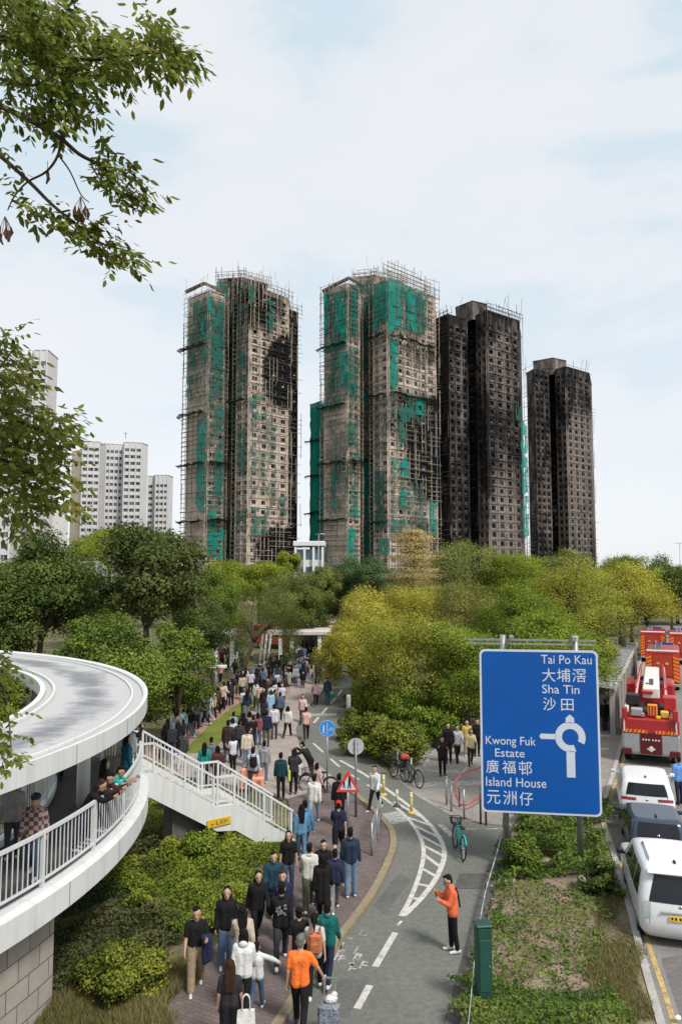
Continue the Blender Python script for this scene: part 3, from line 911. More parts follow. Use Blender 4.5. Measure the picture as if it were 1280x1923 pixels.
def roof_lattice(root, faces, sel, material, rise=5, seed=1):
    """open scaffold cage standing above the parapet"""
    rr = random.Random(seed); b = MB()
    for wi, i, p, d, nrm, ln, zt, front in faces:
        if (wi, i) not in sel: continue
        for off in (1.0, -.8):
            o = p + nrm * off - root.location
            n = max(3, int(ln / 1.3))
            for k in range(n + 1):
                u = -.8 + (ln + 1.6) * k / n; tri(b, o + d * u + Vector((0, 0, zt - 1)), o + d * u + Vector((0, 0, zt + rise * rr.uniform(.5, 1.15))), .085)
            z = zt + .6
            while z < zt + rise * .85:
                u0 = -1.2 if rr.random() < .7 else rr.uniform(0, ln * .3); u1 = ln + 1.2 if rr.random() < .7 else ln * rr.uniform(.6, 1)
                tri(b, o + d * u0 + Vector((0, 0, z)), o + d * u1 + Vector((0, 0, z)), .085); z += 1.25
    return tag(b.build('roof_scaffold', material, root), kind='stuff')
def net(root, faces, face, box, material, off=1.25, rag=0.25, tear=0.1, seed=1, name='safety_net'):
    """a hung sheet over part of a face, given by the photo rows and columns it covers"""
    rr = random.Random(seed * 31 + int(box[0]) + int(box[1]))
    wi, i, p, d, nrm, ln, zt, front = [f for f in faces if (f[0], f[1]) == face][0]
    x0, y0, x1, y1 = box
    def solve(px, py):
        dr = ray(px, py)
        o = Vector((0, 0, CH)); q = p + nrm * off
        t = (q - o).dot(nrm) / dr.dot(nrm)
        h = o + dr * t
        return (h - q).dot(d), h.z
    u0, _ = solve(x0, (y0 + y1) / 2); u1, _ = solve(x1, (y0 + y1) / 2)
    _, z1 = solve((x0 + x1) / 2, y0); _, z0 = solve((x0 + x1) / 2, y1)
    u0, u1 = max(-1.6, min(u0, u1)), min(ln + 1.6, max(u0, u1))
    if z0 > z1: z0, z1 = z1, z0
    nu = max(3, int((u1 - u0) / 1.1)); nz = max(4, int((z1 - z0) / 1.4))
    base = p + nrm * off - root.location
    b = MB()
    bot = [rr.uniform(0, rag) * (z1 - z0) for _ in range(nu + 1)]
    top = [rr.uniform(0, rag * .25) * (z1 - z0) for _ in range(nu + 1)]
    vs = []
    ph = rr.uniform(0, 6)
    for j in range(nz + 1):
        for k in range(nu + 1):
            za, zb = z0 + bot[k], z1 - top[k]
            z = za + (zb - za) * j / nz
            u = u0 + (u1 - u0) * k / nu + rr.uniform(-.15, .15)
            o = .16 * sin(u * 1.3 + ph) + .14 * sin(z * .9 + ph * 2 + u) + rr.uniform(-.08, .08)
            vs.append(base + d * u + nrm * o + Vector((0, 0, z)))
    fs = []
    for j in range(nz):
        for k in range(nu):
            if rr.random() > tear:
                a = j * (nu + 1) + k
                fs.append((a, a + 1, a + nu + 2, a + nu + 1))
    b.add(vs, fs, 0, True)
    return b.build(name, material, root)
def fan(root, faces, face, py, material, off=0.9, out=2.6, seed=1, part=(0, 1), drop=.9):
    """sloping catch net standing out from the scaffold at one level"""
    rr = random.Random(seed)
    wi, i, p, d, nrm, ln, zt, front = [f for f in faces if (f[0], f[1]) == face][0]
    mid = p + d * (ln / 2) + nrm * off
    z = at(*[proj(Vector((mid.x, mid.y, 40)))[0], py], mid.y).z
    b = MB()
    base = p + nrm * off - root.location
    n = max(3, int(ln / 1.2))
    vs = []
    for k in range(n + 1):
        u = (-.8 + (ln + 1.6) * (part[0] + (part[1] - part[0]) * k / n))
        jit = rr.uniform(-.35, .35)
        vs += [base + d * u + Vector((0, 0, z + jit * .4)), base + d * u + nrm * (out * .5) + Vector((0, 0, z - .55 + jit)), base + d * (u + jit) + nrm * (out * rr.uniform(.7, 1.05)) + Vector((0, 0, z - drop * .1 + jit))]
    fs = []
    for k in range(n):
        a = k * 3
        for j in (0, 1): fs.append((a + j, a + j + 1, a + j + 4, a + j + 3))
    b.add(vs, fs)
    for k in range(n + 1):
        tri(b, vs[k * 3] - Vector((0, 0, 1.2)), vs[k * 3 + 2], .07)
    return b.build('catch_fan', material, root)

def blob(px, py, cx, cy, rx, ry):
    return max(0.0, 1 - ((px - cx) / rx) ** 2 - ((py - cy) / ry) ** 2)

# ---- left scaffolded tower
A = empty('burnt_tower', tuple(gp(450, 1200).xy * 0) + (0,))
A.location = Vector((at(450, 800, 215).x, 215, 0))
tag(A, 'leftmost scaffolded tower, pale with a black burn down its right side', 'tower block')
wA = [([(350, 216), (390, 209), (420, 213), (440, 240), (362, 245)], 3, (390, 545, 209), {0: 0, 1: 2}, None),
      ([(408, 222), (452, 221), (500, 226), (495, 246), (412, 247)], 3, (450, 522, 221), {0: 2, 1: 3}, None),
      ([(443, 221.5), (443.5, 212), (468, 207.5), (540, 218.5), (546, 232), (447, 233)], 4, (468, 534, 207.5), {0: 0, 1: 2, 2: 4}, None),
      ([(538, 222), (558, 225), (556, 246), (530, 246)], 2, (550, 583, 223), {0: 2}, None)]
def sootA(co, wi):
    x, y = proj(co)
    s = 0.15 + .35 * (wi == 1) + .75 * (wi == 3)
    s += 3.2 * blob(x, y, 533, 700, 40, 78) * (y < 772) + 2.2 * blob(x, y, 530, 1030, 55, 50) + 1.0 * blob(x, y, 490, 570, 60, 70) + .5 * blob(x, y, 430, 640, 40, 160)
    if 768 < y < 1000 and wi == 2: s -= .2
    return s
fA = build_block(A, wA, 2.75, M_TAN, sootA, (1.75, 1.25, .9, .5), M_FRAMEW, M_ROOM)
selA = {(0, 0), (0, 1), (1, 0), (2, 1), (2, 2), (3, 0), (1, 1)}
scaffold(A, fA, selA, lambda x, y: (.95 if x < 470 else (.62 if y < 640 else (.3 if 640 < y < 780 and x > 500 else .5))), M_BAMBOO, seed=2)
for face, box, m_, tear in (((0, 0), (362, 560, 388, 650), M_NETD, .3), ((0, 1), (388, 555, 402, 600), M_NET, .15), ((0, 1), (385, 600, 420, 680), M_NETD, .35), ((1, 0), (405, 525, 432, 640), M_NETD, .1),
                           ((1, 0), (416, 545, 430, 600), M_NET, .1), ((1, 0), (418, 632, 444, 662), M_NET, .15), ((2, 2), (455, 532, 476, 570), M_NETD, .15), ((0, 0), (350, 705, 362, 760), M_NETD, .2),
                           ((0, 0), (368, 780, 386, 975), M_NET, .05), ((0, 1), (394, 690, 420, 760), M_NETD, .3), ((0, 1), (390, 955, 405, 1060), M_NET, .05), ((0, 1), (397, 990, 418, 1065), M_NET, .05),
                           ((1, 0), (425, 970, 442, 1065), M_NETD, .1), ((2, 1), (445, 660, 466, 740), M_NETD, .35), ((2, 2), (468, 740, 500, 790), M_NETD, .35), ((2, 1), (443, 945, 468, 1000), M_NETD, .3),
                           ((2, 2), (470, 950, 505, 1010), M_NETD, .35), ((0, 0), (350, 620, 372, 650), M_NETD, .3), ((2, 2), (525, 930, 540, 970), M_NETD, .2), ((1, 0), (404, 690, 420, 745), M_NET, .25)):
    net(A, fA, face, box, m_, tear=tear, seed=3)
for face, py in (((0, 0), 652), ((0, 0), 778), ((0, 0), 872), ((0, 0), 978), ((0, 1), 868), ((0, 1), 975), ((2, 1), 752), ((1, 0), 650)):
    fan(A, fA, face, py, M_FAN, seed=py)

# ---- middle scaffolded tower
B = empty('burnt_tower', Vector((at(710, 800, 215).x, 215, 0)))
tag(B, 'middle scaffolded tower wrapped in bright green netting round its top corner', 'tower block')
wB = [([(608, 214), (652, 208), (674, 212), (690, 241), (614, 246)], 3, (652, 532, 208), {0: 0, 1: 2}, None),
      ([(668, 221.5), (704, 220), (757, 224.5), (752, 246), (672, 246)], 3, (715, 518, 220), {0: 2, 1: 3}, None),
      ([(700, 219), (701, 212), (729, 207), (802, 218.5), (806, 233), (705, 233)], 4, (729, 523, 207), {0: 0, 1: 2, 2: 5}, None),
      ([(799, 221.5), (819, 224), (816, 246), (790, 246)], 2, (805, 552, 222), {0: 1}, None)]
def sootB(co, wi):
    x, y = proj(co)
    s = 0.12 + .35 * (wi == 1) + .3 * (wi == 3)
    s += 2.4 * blob(x, y, 800, 850, 45, 110) + .8 * blob(x, y, 770, 780, 60, 60) + .8 * blob(x, y, 790, 1010, 40, 50) + .5 * blob(x, y, 640, 880, 50, 90)
    s += .5 * blob(x, y, 790, 665, 40, 30)
    return s
fB = build_block(B, wB, 2.75, M_TAN, sootB, (1.6, 1.25, .9, .5), M_FRAMEW, M_ROOM)
for R_, f_ in ((A, fA),):
    for face, box in (((0, 0), (352, 560, 388, 760)), ((0, 1), (389, 560, 420, 860)), ((1, 0), (408, 560, 442, 900)), ((2, 1), (444, 560, 466, 760)), ((0, 1), (389, 880, 420, 1070)), ((2, 2), (470, 780, 520, 960))):
        net(R_, f_, face, box, M_HAZEN, tear=.3, seed=9, off=1.15)
scaffold(B, fB, {(0, 0), (0, 1), (1, 0), (1, 1), (2, 1), (2, 2), (3, 0)}, lambda x, y: (.97 if x < 715 else (.95 if y < 650 else .6)), M_BAMBOO, seed=5)
for face, box, m_, tear in (((0, 0), (608, 548, 618, 640), M_NET, .05), ((0, 0), (628, 548, 650, 640), M_NET, .03), ((0, 1), (660, 530, 672, 640), M_NETD, .1), ((1, 0), (668, 525, 700, 600), M_NETD, .35),
                           ((2, 1), (700, 527, 729, 625), M_NET, .02), ((2, 2), (729, 522, 752, 628), M_NET, .02), ((2, 2), (764, 545, 780, 628), M_NET, .1), ((2, 2), (783, 548, 800, 630), M_NETD, .2), ((2, 2), (752, 540, 802, 560), M_NETD, .3),
                           ((2, 2), (732, 632, 748, 735), M_NET, .08), ((0, 0), (620, 652, 634, 745), M_NETD, .1), ((0, 1), (652, 650, 674, 760), M_NETD, .35), ((0, 0), (606, 640, 650, 660), M_NET, .1),
                           ((0, 0), (606, 745, 640, 775), M_NETD, .1), ((1, 0), (672, 728, 690, 775), M_NET, .2), ((1, 0), (684, 865, 700, 1060), M_NET, .06), ((2, 1), (703, 880, 722, 1000), M_NETD, .15), ((0, 1), (656, 925, 672, 980), M_NET, .15),
                           ((0, 1), (646, 990, 668, 1070), M_NET, .05), ((0, 1), (652, 790, 668, 850), M_NETD, .2), ((2, 2), (738, 862, 766, 900), M_NET, .2), ((2, 2), (752, 920, 766, 960), M_NET, .15), ((2, 1), (706, 975, 729, 990), M_NETD, .2),
                           ((2, 2), (735, 975, 760, 1005), M_NETD, .25), ((3, 0), (806, 940, 820, 1020), M_NET, .05), ((2, 1), (712, 1010, 729, 1045), M_NET, .1), ((2, 2), (760, 735, 775, 800), M_NETD, .3), ((0, 1), (660, 850, 676, 875), M_NET, .25),
                           ((0, 0), (604, 1020, 616, 1060), M_NETD, .05)):
    net(B, fB, face, box, m_, tear=tear, seed=4)
for face, py in (((0, 0), 650), ((2, 1), 632), ((2, 2), 640), ((2, 2), 745), ((2, 1), 742), ((0, 0), 762), ((0, 0), 868), ((0, 0), 975), ((0, 1), 865), ((2, 1), 980), ((1, 0), 862)):
    fan(B, fB, face, py, M_FAN, seed=py + 1, out=1.9)
for face, box in (((0, 0), (608, 660, 652, 760)), ((0, 1), (653, 640, 674, 860)), ((1, 0), (670, 560, 700, 900)), ((0, 0), (612, 780, 652, 1000)), ((2, 1), (702, 740, 728, 880)), ((2, 2), (730, 740, 800, 800)), ((2, 2), (735, 900, 800, 1020))):
    net(B, fB, face, box, M_HAZEN, tear=.35, seed=9, off=1.15)
M_POLED = mat('dark_poles', (0.12, 0.125, 0.105), .95, .5, .4)
ledger_poles(A, fA, {(0, 0), (0, 1), (1, 0), (2, 1)}, M_POLED, 3)
ledger_poles(A, fA, {(2, 2)}, M_POLED, 5, 2.75, .45)
ledger_poles(B, fB, {(0, 0), (0, 1), (1, 0), (2, 1)}, M_POLED, 4)
ledger_poles(B, fB, {(2, 2), (3, 0)}, M_POLED, 6, 2.75, .6)
M_POLEG = mat('grey_poles', (0.24, 0.235, 0.21), .95, .4, .4)
roof_lattice(A, fA, {(1, 0), (1, 1)}, M_POLEG, 3.2, 2); roof_lattice(A, fA, {(2, 2), (3, 0)}, M_POLEG, 2.6, 3)
roof_lattice(B, fB, {(1, 0), (1, 1)}, M_POLEG, 3.0, 4); roof_lattice(B, fB, {(2, 2), (3, 0)}, M_POLEG, 5.5, 5)
for R_, f_, L_ in ((A, fA, (((0, 1), (400, 560, 420, 700)), ((0, 1), (404, 760, 420, 960)), ((1, 0), (424, 700, 440, 860)), ((0, 0), (352, 655, 366, 700)), ((0, 0), (378, 600, 388, 700)), ((2, 1), (446, 800, 462, 900)), ((2, 2), (500, 560, 515, 640)))),
                   (B, fB, (((0, 0), (636, 660, 652, 730)), ((0, 1), (653, 690, 672, 740)), ((0, 0), (616, 700, 628, 740)), ((0, 1), (655, 880, 668, 925)), ((2, 1), (704, 900, 716, 1000)), ((2, 2), (748, 760, 762, 850)), ((1, 0), (676, 610, 690, 700)), ((0, 0), (622, 880, 632, 960)), ((2, 2), (780, 745, 795, 780))))):
    for face, box in L_: net(R_, f_, face, box, M_NETD if box[0] % 3 else M_NET, tear=.22, seed=15, off=1.4)
for face, box, tr_ in (((0, 0), (608, 545, 651, 645), .15), ((2, 2), (752, 545, 801, 628), .2), ((0, 1), (654, 540, 673, 640), .15), ((1, 0), (672, 535, 699, 640), .3)): net(B, fB, face, box, M_NETD, tear=tr_, seed=21, off=1.1, rag=.1)
# roof-edge gantry of the scaffolds
for R_, (xa, ya, xb, yb, D1, D2) in ((A, (349, 548, 384, 532, 216, 210)), (B, (606, 547, 655, 522, 214, 208))):
    b = MB()
    p, q = at(xa, ya, D1) - R_.location, at(xb, yb, D2) - R_.location
    b.bar(p, q, .7, .8)
    b.bar(q, q + Vector((4.5, 3, -1.2)), .6, .7)
    b.build('roof_gantry', M_BAMBOOB, R_)

# ---- two blackened towers
Cc = empty('burnt_tower', Vector((at(900, 800, 238).x, 238, 0)))
tag(Cc, 'taller of the two fully blackened towers, with a square roof house', 'tower block')
wC = [([(820, 234), (843, 229), (879, 234.5), (885, 256), (825, 259)], 3, (843, 590, 229), {0: 0, 1: 3}, None),
      ([(876, 241), (897, 240), (900, 258), (878, 258)], 2, (890, 592, 240), {0: 1}, None),
      ([(896, 240.5), (896.5, 232.5), (916, 227), (977, 237), (981, 255), (901, 253)], 4, (916, 582, 227), {0: 0, 1: 2, 2: 4}, None),
      ([(858, 241), (890, 235), (917, 238), (915, 258), (860, 260)], 3, (890, 565, 235), {0: 0, 1: 0}, (890, 596, 235))]
def soot_shadeC(co, wi):
    x, y = proj(co)
    s = .80 + .15 * (wi == 1) + .2 * (x < 843)  # soot, plus the left face's shade painted in as extra darkness
    s -= .9 * blob(x, y, 945, 1000, 60, 150) + .5 * blob(x, y, 930, 700, 45, 90) + .25 * (wi == 3) + .2 * blob(x, y, 860, 720, 30, 130)
    s += .5 * blob(x, y, 915, 850, 15, 200)
    return s
fC = build_block(Cc, wC, 2.75, M_BURNT, soot_shadeC, (1.9, 1.5, .75, .6), M_FRAMEB, M_ROOM)
scaffold(Cc, fC, {(0, 0), (2, 2), (0, 1)}, lambda x, y: (.75 if x > 965 else (.8 if x > 905 and y < 600 else (.45 if x < 835 else .07))), M_BAMBOOB, seed=7, over=1.8, rise=5)
roof_lattice(Cc, fC, {(0, 0), (2, 2)}, M_BAMBOOB, 2.6, 6)
net(Cc, fC, (2, 2), (979, 780, 996, 1040), M_NET, tear=.12, seed=4)
net(Cc, fC, (2, 2), (968, 760, 978, 800), M_NETD, tear=.4, seed=6)

Dd = empty('burnt_tower', Vector((at(1050, 800, 298).x, 298, 0)))
tag(Dd, 'farthest and shortest blackened tower, at the right, browner on its right face', 'tower block')
wD = [([(990, 292), (1004, 286), (1031, 291), (1036, 312), (994, 315)], 3, (1004, 693, 286), {0: 0, 1: 3}, None),
      ([(1028, 301), (1045, 300), (1048, 315), (1030, 315)], 2, (1038, 695, 300), {0: 1}, None),
      ([(1043, 300.5), (1044, 291), (1064, 286), (1108, 296), (1112, 316), (1048, 313)], 4, (1064, 688, 286), {0: 0, 1: 2, 2: 4}, None),
      ([(1003, 297), (1040, 292), (1065, 296), (1063, 316), (1005, 318)], 3, (1040, 672, 292), {0: 0, 1: 0}, (1040, 700, 292))]
def sootD(co, wi):
    x, y = proj(co)
    s = .76 + .25 * (wi == 1)
    s -= .9 * blob(x, y, 1090, 840, 40, 75) + .55 * blob(x, y, 1075, 960, 60, 120) + .3 * (wi == 3) + .2 * blob(x, y, 1015, 930, 25, 110)
    return s
fD = build_block(Dd, wD, 2.75, M_BURNT, sootD, (1.9, 1.5, .75, .6), M_FRAMEB, M_ROOM)
scaffold(Dd, fD, {(2, 2), (0, 0)}, lambda x, y: (.35 if x > 1095 and y > 760 else (.5 if x < 1000 else .05)), M_BAMBOOB, seed=9, over=2.4)

# ---- fully netted tower behind the middle one
E = empty('netted_tower', Vector((at(600, 800, 258).x, 258, 0)))
tag(E, 'narrow tower fully wrapped in green netting behind the middle scaffolded tower', 'tower block')
fE = build_block(E, [([(584, 258), (606, 252), (640, 262), (600, 276)], 3, (600, 760, 252), {0: 3, 1: 3}, None)], 2.75, M_TAN, None, (1.6, 1.25, .9, .4), M_FRAMEW, M_ROOM, maxwin=40)
net(E, fE, (0, 0), (582, 755, 608, 1075), net_mat('new_net', (0.008, 0.31, 0.22), (0.008, 0.24, 0.17), .93), rag=0, tear=0, seed=2)
for py in (826, 893, 962): fan(E, fE, (0, 0), py, M_FAN, seed=py, out=1.3, off=1.3)

# ---- white estate blocks on the left
M_WBLK = mat('white_render', (0.60, 0.60, 0.605), 0.8, 0.05, 0.2)
M_BEIGE = mat('beige_render', (0.55, 0.47, 0.37), 0.8, 0.08, 0.3)
M_ROOMW = mat('dim_room', (0.05, 0.05, 0.055), 0.9, 0.4, 0.8)
M_GLASSW = mat('window_glass', (0.07, 0.08, 0.09), 0.12, 0.5, 0.25, spec=0.7)
M_FRWIN = mat('white_frame', (0.55, 0.55, 0.55), 0.6, 0.2, 1)
def white_block(label, wings, ref, win=(2.3, 1.35, .85, .25), colw=3.4, mw=100):
    r = empty('apartment_block', Vector((at(ref[0], 900, ref[1]).x, ref[1], 0)))
    tag(r, label, 'apartment block', 'white estate blocks behind the trees')
    f = build_block(r, wings, 2.75, M_WBLK, None, win, M_FRWIN, M_ROOMW, ledge=False, rib=True, maxwin=mw, glass=M_GLASSW, colw=colw, zmin=20)
    return r, f
r, f = white_block('wide white apartment block with a stepped front and small roof antenna', [([(156, 297), (190, 299), (191, 304), (200, 303), (233, 305), (234, 299), (268, 301), (279, 307), (272, 330), (160, 330)], 8, (200, 828, 297), {1: 0, 3: 4, 0: 3, 5: 3, 2: 0, 4: 0, 6: 0}, None)], (215, 310), colw=2.4)
b = MB(); pt = at(236, 824, 310) - r.location
b.bar(pt, pt + Vector((0, 0, 3)), .25); b.bar(pt + Vector((-.9, 0, 2.2)), pt + Vector((.9, 0, 2.2)), .2)
b.build('antenna', M_STEEL, r)
b = MB(); pts = [at(x, 900, D) for x, D in ((134, 303), (155.5, 298), (159, 330), (138, 330))]
b.prism([tuple((p - r.location).xy) for p in pts], 0, at(150, 845, 300).z)
b.build('stair_tower', M_BEIGE, r)
white_block('smaller white apartment block at the right end of the estate, beside the scaffolded tower', [([(280, 334), (291, 334), (294, 331), (318, 331), (327, 338), (322, 360), (282, 360)], 5, (305, 892, 331), {0: 1, 2: 3, 1: 0, 3: 0}, None)], (305, 345), colw=2.6)
white_block('tallest white apartment block half hidden by the leaves at the left edge', [([(-60, 224), (30, 224), (31, 227), (58, 226), (59, 222), (86, 222), (105, 231), (95, 255), (-60, 255)], 7, (60, 657, 222), {0: 5, 1: 0, 2: 2, 3: 0, 4: 2, 5: 0}, None)], (30, 240))
white_block('low white apartment block glimpsed through leaves at the left edge', [([(-70, 180), (28, 178), (47, 185), (40, 205), (-70, 207)], 3, (20, 912, 178), {0: 5, 1: 0}, None)], (0, 190))
white_block('plain white block with few windows between the leaves and the wide apartment block', [([(45, 262), (98, 260), (134, 266), (130, 285), (50, 285)], 3, (98, 955, 260), {0: 2, 1: 0}, None)], (95, 270))

# ---- small office building between the towers
O = empty('office_building', Vector((at(582, 1030, 152).x, 152, 0)))
tag(O, 'low white office building with blue glass seen between the two scaffolded towers', 'building')
x0, x1 = at(556, 1040, 150).x - O.location.x, at(606, 1040, 150).x - O.location.x
zt = at(580, 1017, 150).z
b = MB(); b.bbox(((x0 + x1) / 2, 0, zt - .5), (x1 - x0 + 1, 9, 1.0), .1); b.build('roof_slab', M_WHITE, O)
for k, z in enumerate((zt - 2.6, zt - 6.2)):
    b = MB(); b.box(((x0 + x1) / 2, .3, z), (x1 - x0 - .4, 7.6, 2.0)); b.build('glass_band', mat('blue_glass', (0.05, 0.10, 0.16), .1, .3, .5, spec=.8), O)
b = MB(); b.box(((x0 + x1) / 2, .4, zt - 4.4), (x1 - x0 - .2, 7.8, 1.4)); b.box(((x0 + x1) / 2, .4, (zt - 7.4) / 2), (x1 - x0 - .2, 7.8, zt - 7.4)); b.build('wall', M_WHITE, O)
for k in range(4):
    b = MB(); b.box((x0 + (x1 - x0) * k / 3, -4.1, zt / 2 - .6), (.45, .45, zt - 1.2)); b.build('column', M_WHITE, O)
# ================================================================== trees
LEAF = {
    'dark': leaf_mat('leaf_dark', [(0.040, 0.068, 0.022), (0.085, 0.130, 0.036), (0.155, 0.200, 0.052), (0.230, 0.265, 0.080)]),
    'brown': leaf_mat('leaf_brown', [(0.040, 0.060, 0.022), (0.085, 0.115, 0.036), (0.155, 0.180, 0.055), (0.260, 0.215, 0.120)]),
    'mid': leaf_mat('leaf_mid', [(0.060, 0.100, 0.022), (0.130, 0.190, 0.036), (0.220, 0.285, 0.052), (0.310, 0.355, 0.085)]),
    'lime': leaf_mat('leaf_lime', [(0.110, 0.155, 0.020), (0.210, 0.270, 0.032), (0.330, 0.380, 0.050), (0.430, 0.450, 0.090)]),
    'olive': leaf_mat('leaf_olive', [(0.075, 0.100, 0.028), (0.150, 0.185, 0.048), (0.245, 0.280, 0.075), (0.340, 0.360, 0.120)]),
    'blue': leaf_mat('leaf_bluish', [(0.034, 0.069, 0.034), (0.078, 0.139, 0.061), (0.148, 0.217, 0.078), (0.227, 0.297, 0.105)]),
    'yellow': leaf_mat('leaf_yellow', [(0.140, 0.150, 0.025), (0.310, 0.300, 0.045), (0.500, 0.460, 0.070), (0.600, 0.540, 0.160)]),
    'straw': leaf_mat('leaf_straw', [(0.287, 0.230, 0.092), (0.483, 0.380, 0.161), (0.598, 0.483, 0.230), (0.391, 0.414, 0.115)]),
    'gold': leaf_mat('leaf_gold', [(0.100, 0.125, 0.025), (0.200, 0.235, 0.042), (0.330, 0.345, 0.055), (0.480, 0.420, 0.090)]),
    'rust': leaf_mat('leaf_rust', [(0.090, 0.110, 0.028), (0.190, 0.205, 0.050), (0.310, 0.300, 0.075), (0.420, 0.320, 0.150)]),
    'fresh': leaf_mat('leaf_fresh', [(0.085, 0.135, 0.020), (0.165, 0.235, 0.032), (0.265, 0.340, 0.050), (0.360, 0.410, 0.085)]),
}
def tree(name, label, cx, ytop, ybot, rpx, D, leaf='mid', style='round', dens=1.0, size=None, bark=None, group=None, trunk_r=None, depth=1.0, seed=None, tint=0.0, cat='tree', base=None, limb_show=0, aspect=0.55):
    seed = seed if seed is not None else int(cx * 7 + ytop)
    rs = np.random.default_rng(seed); rr = random.Random(seed)
    top, bot = at(cx, ytop, D), at(cx, ybot, D)
    r = rpx / F * D
    root = empty(name, (top.x if base is None else base[0], D, 0), 0, label, cat, group)
    X = top.x - root.location.x
    zt, zb = top.z, max(0.25, bot.z)
    if cat == 'shrub': zb = -.25 * (zt - .1)
    h = (zt - zb) / 2
    c = np.array([X, 0, (zt + zb) / 2])
    size = (size * .8) if size else max(0.11, D * 2.7 / F)
    K = int((26 + 20 * r) * dens ** .5)
    U = rs.normal(size=(K, 3)); U /= np.linalg.norm(U, axis=1, keepdims=True)
    rad = rs.uniform(0, 1, K) ** 0.42
    if style == 'cone':
        zz = rs.uniform(-1, 1, K); q = (1 - zz) / 2 * .95 + .08
        a = rs.uniform(0, 2 * pi, K); rd = rs.uniform(0.3, 1, K) ** .5
        S = np.stack([np.cos(a) * q * rd * r, np.sin(a) * q * rd * r, zz * h], 1)
    elif style == 'tiers':
        nt_ = max(4, int(h * 2 / .62))
        lv = rs.integers(0, nt_, K * 3); zz = -1 + 2 * (lv + .5) / nt_
        q = np.clip((1 - zz) / 2 * .75 + .5, 0, 1.15) * (0.45 + .55 * np.sin(lv * 1.15 + .6) ** 2)
        a = rs.uniform(0, 2 * pi, K * 3); rd = rs.uniform(0.05, 1, K * 3) ** .6
        S = np.stack([np.cos(a) * q * rd * r, np.sin(a) * q * rd * r, zz * h + .3 * rd * h / nt_ + rs.normal(0, .1, K * 3)], 1)
    elif style == 'umbrella':
        a = rs.uniform(0, 2 * pi, K); rd = rs.uniform(0, 1, K) ** .5
        zz = 1 - rd ** 2 * 1.1 - rs.uniform(0, .75, K) * (1 - rd * .5)
        S = np.stack([np.cos(a) * rd * r, np.sin(a) * rd * r * depth, zz * h], 1)
    else:
        K = max(16, int((18 + 8 * r) * dens ** .3))
        U = rs.normal(size=(K, 3)); U /= np.linalg.norm(U, axis=1, keepdims=True)
        U[:, 2] = np.where(U[:, 2] < -.8, -U[:, 2] * .6, U[:, 2])
        S = U * (rs.uniform(.35, 1, K) ** .5)[:, None] * np.array([r * .84, r * depth * .84, h * .80])
    S = S + c
    sp = {'round': .23, 'umbrella': .17, 'cone': .2, 'tiers': .13, 'willow': .24}[style] * min(r, h * 1.4)
    area = pi * r * max(h, r * .35)
    n = int(min(34000, 7.0 * dens * area / (size * size * aspect * .5)))
    ks = rs.integers(0, len(S), n)
    lob = style in ('round', 'willow')
    if lob:
        lr = r * rs.uniform(.20, .40, len(S)) * (30 / (18 + 8 * r)) ** .12
        ks = rs.choice(len(S), n, p=lr ** 2 / np.sum(lr ** 2))
        g = rs.normal(size=(n, 3)); g /= np.linalg.norm(g, axis=1, keepdims=True)
        g[:, 2] = np.where((g[:, 2] < 0) & (rs.uniform(0, 1, n) < .6), -g[:, 2], g[:, 2])
        g *= (rs.uniform(.12, 1.0, n) ** .4 * lr[ks] * rs.uniform(.85, 1.18, n))[:, None]
        g[:, 2] *= min(1.0, .72 * h / r + .15)
        g += rs.normal(0, .05 * r, (n, 3))
        sp = r * .3
    else:
        g = rs.normal(0, 1, (n, 3)) * np.array([sp, sp, sp * (.42 if style != 'tiers' else .30)])
    if style == 'willow':
        g[:, 2] = -np.abs(rs.normal(0, 1, n)) * h * .5 + sp * .3
        g[:, :2] *= .55
    P = S[ks] + g
    tn = rs.normal(0, .14, len(S))
    # crowns keep off the ground
    ok = P[:, 2] > .06; P, ks = P[ok], ks[ok]
    V = leaf_quads(P, size, .45 if style != 'willow' else -.2, aspect if style != 'willow' else .3, droop=0.6 if style == 'willow' else .1)
    rnd = .46 + tn[ks] + rs.normal(0, .10, len(P)) + tint
    oc = (P - c) / np.array([r, r, h * 1.1]); oc /= np.linalg.norm(oc, axis=1, keepdims=True) + 1e-6
    os_ = (P - S[ks]) / (sp + 1e-6); os_ /= np.linalg.norm(os_, axis=1, keepdims=True) + 1e-6
    Nc = (.3 * oc + .75 * os_ if lob else .55 * oc + .45 * os_) + rs.normal(0, .16, P.shape) + np.array([0, -.0, .35]); Nc /= np.linalg.norm(Nc, axis=1, keepdims=True) + 1e-6
    V, NV = soft_normals(V, Nc)
    bk = bark or M_BARK
    b = MB()
    tr = trunk_r or max(.09, r * .055)
    zf = c[2] - h * .15
    lean = Vector((rr.uniform(-.2, .2), rr.uniform(-.2, .2), 0)) * r * .4
    fork = Vector((X * .6, 0, max(.6, zb + (zf - zb) * .35))) + lean
    b.tube([(0, 0, -.1), Vector((X * .2, 0, fork.z * .4)) + lean * .3, fork], [tr * 1.25, tr, tr * .85], 8)
    if style in ('cone', 'tiers'):
        b.tube([fork, (X, 0, zt - .3)], [tr * .85, tr * .15], 6)
    nl = 7 if style != 'tiers' else 4
    idx = sorted(range(len(S)), key=lambda i: -np.linalg.norm((S[i] - c) / np.array([r, r, h])))
    for k in idx[:nl * 3 + limb_show][::3 if not limb_show else 2]:
        e = Vector(S[k]) * .96 + Vector((0, 0, 0))
        m = (fork + e) / 2 + Vector((rr.uniform(-.1, .1) * r, rr.uniform(-.1, .1) * r, rr.uniform(.05, .2) * h))
        b.tube(smooth_path([fork, fork.lerp(m, .5) + Vector((0, 0, .1 * h)), m, e], 2), [tr * t for t in (.75, .66, .56, .46, .36, .26, .16)], 6)
    b.build('trunk', bk, root)
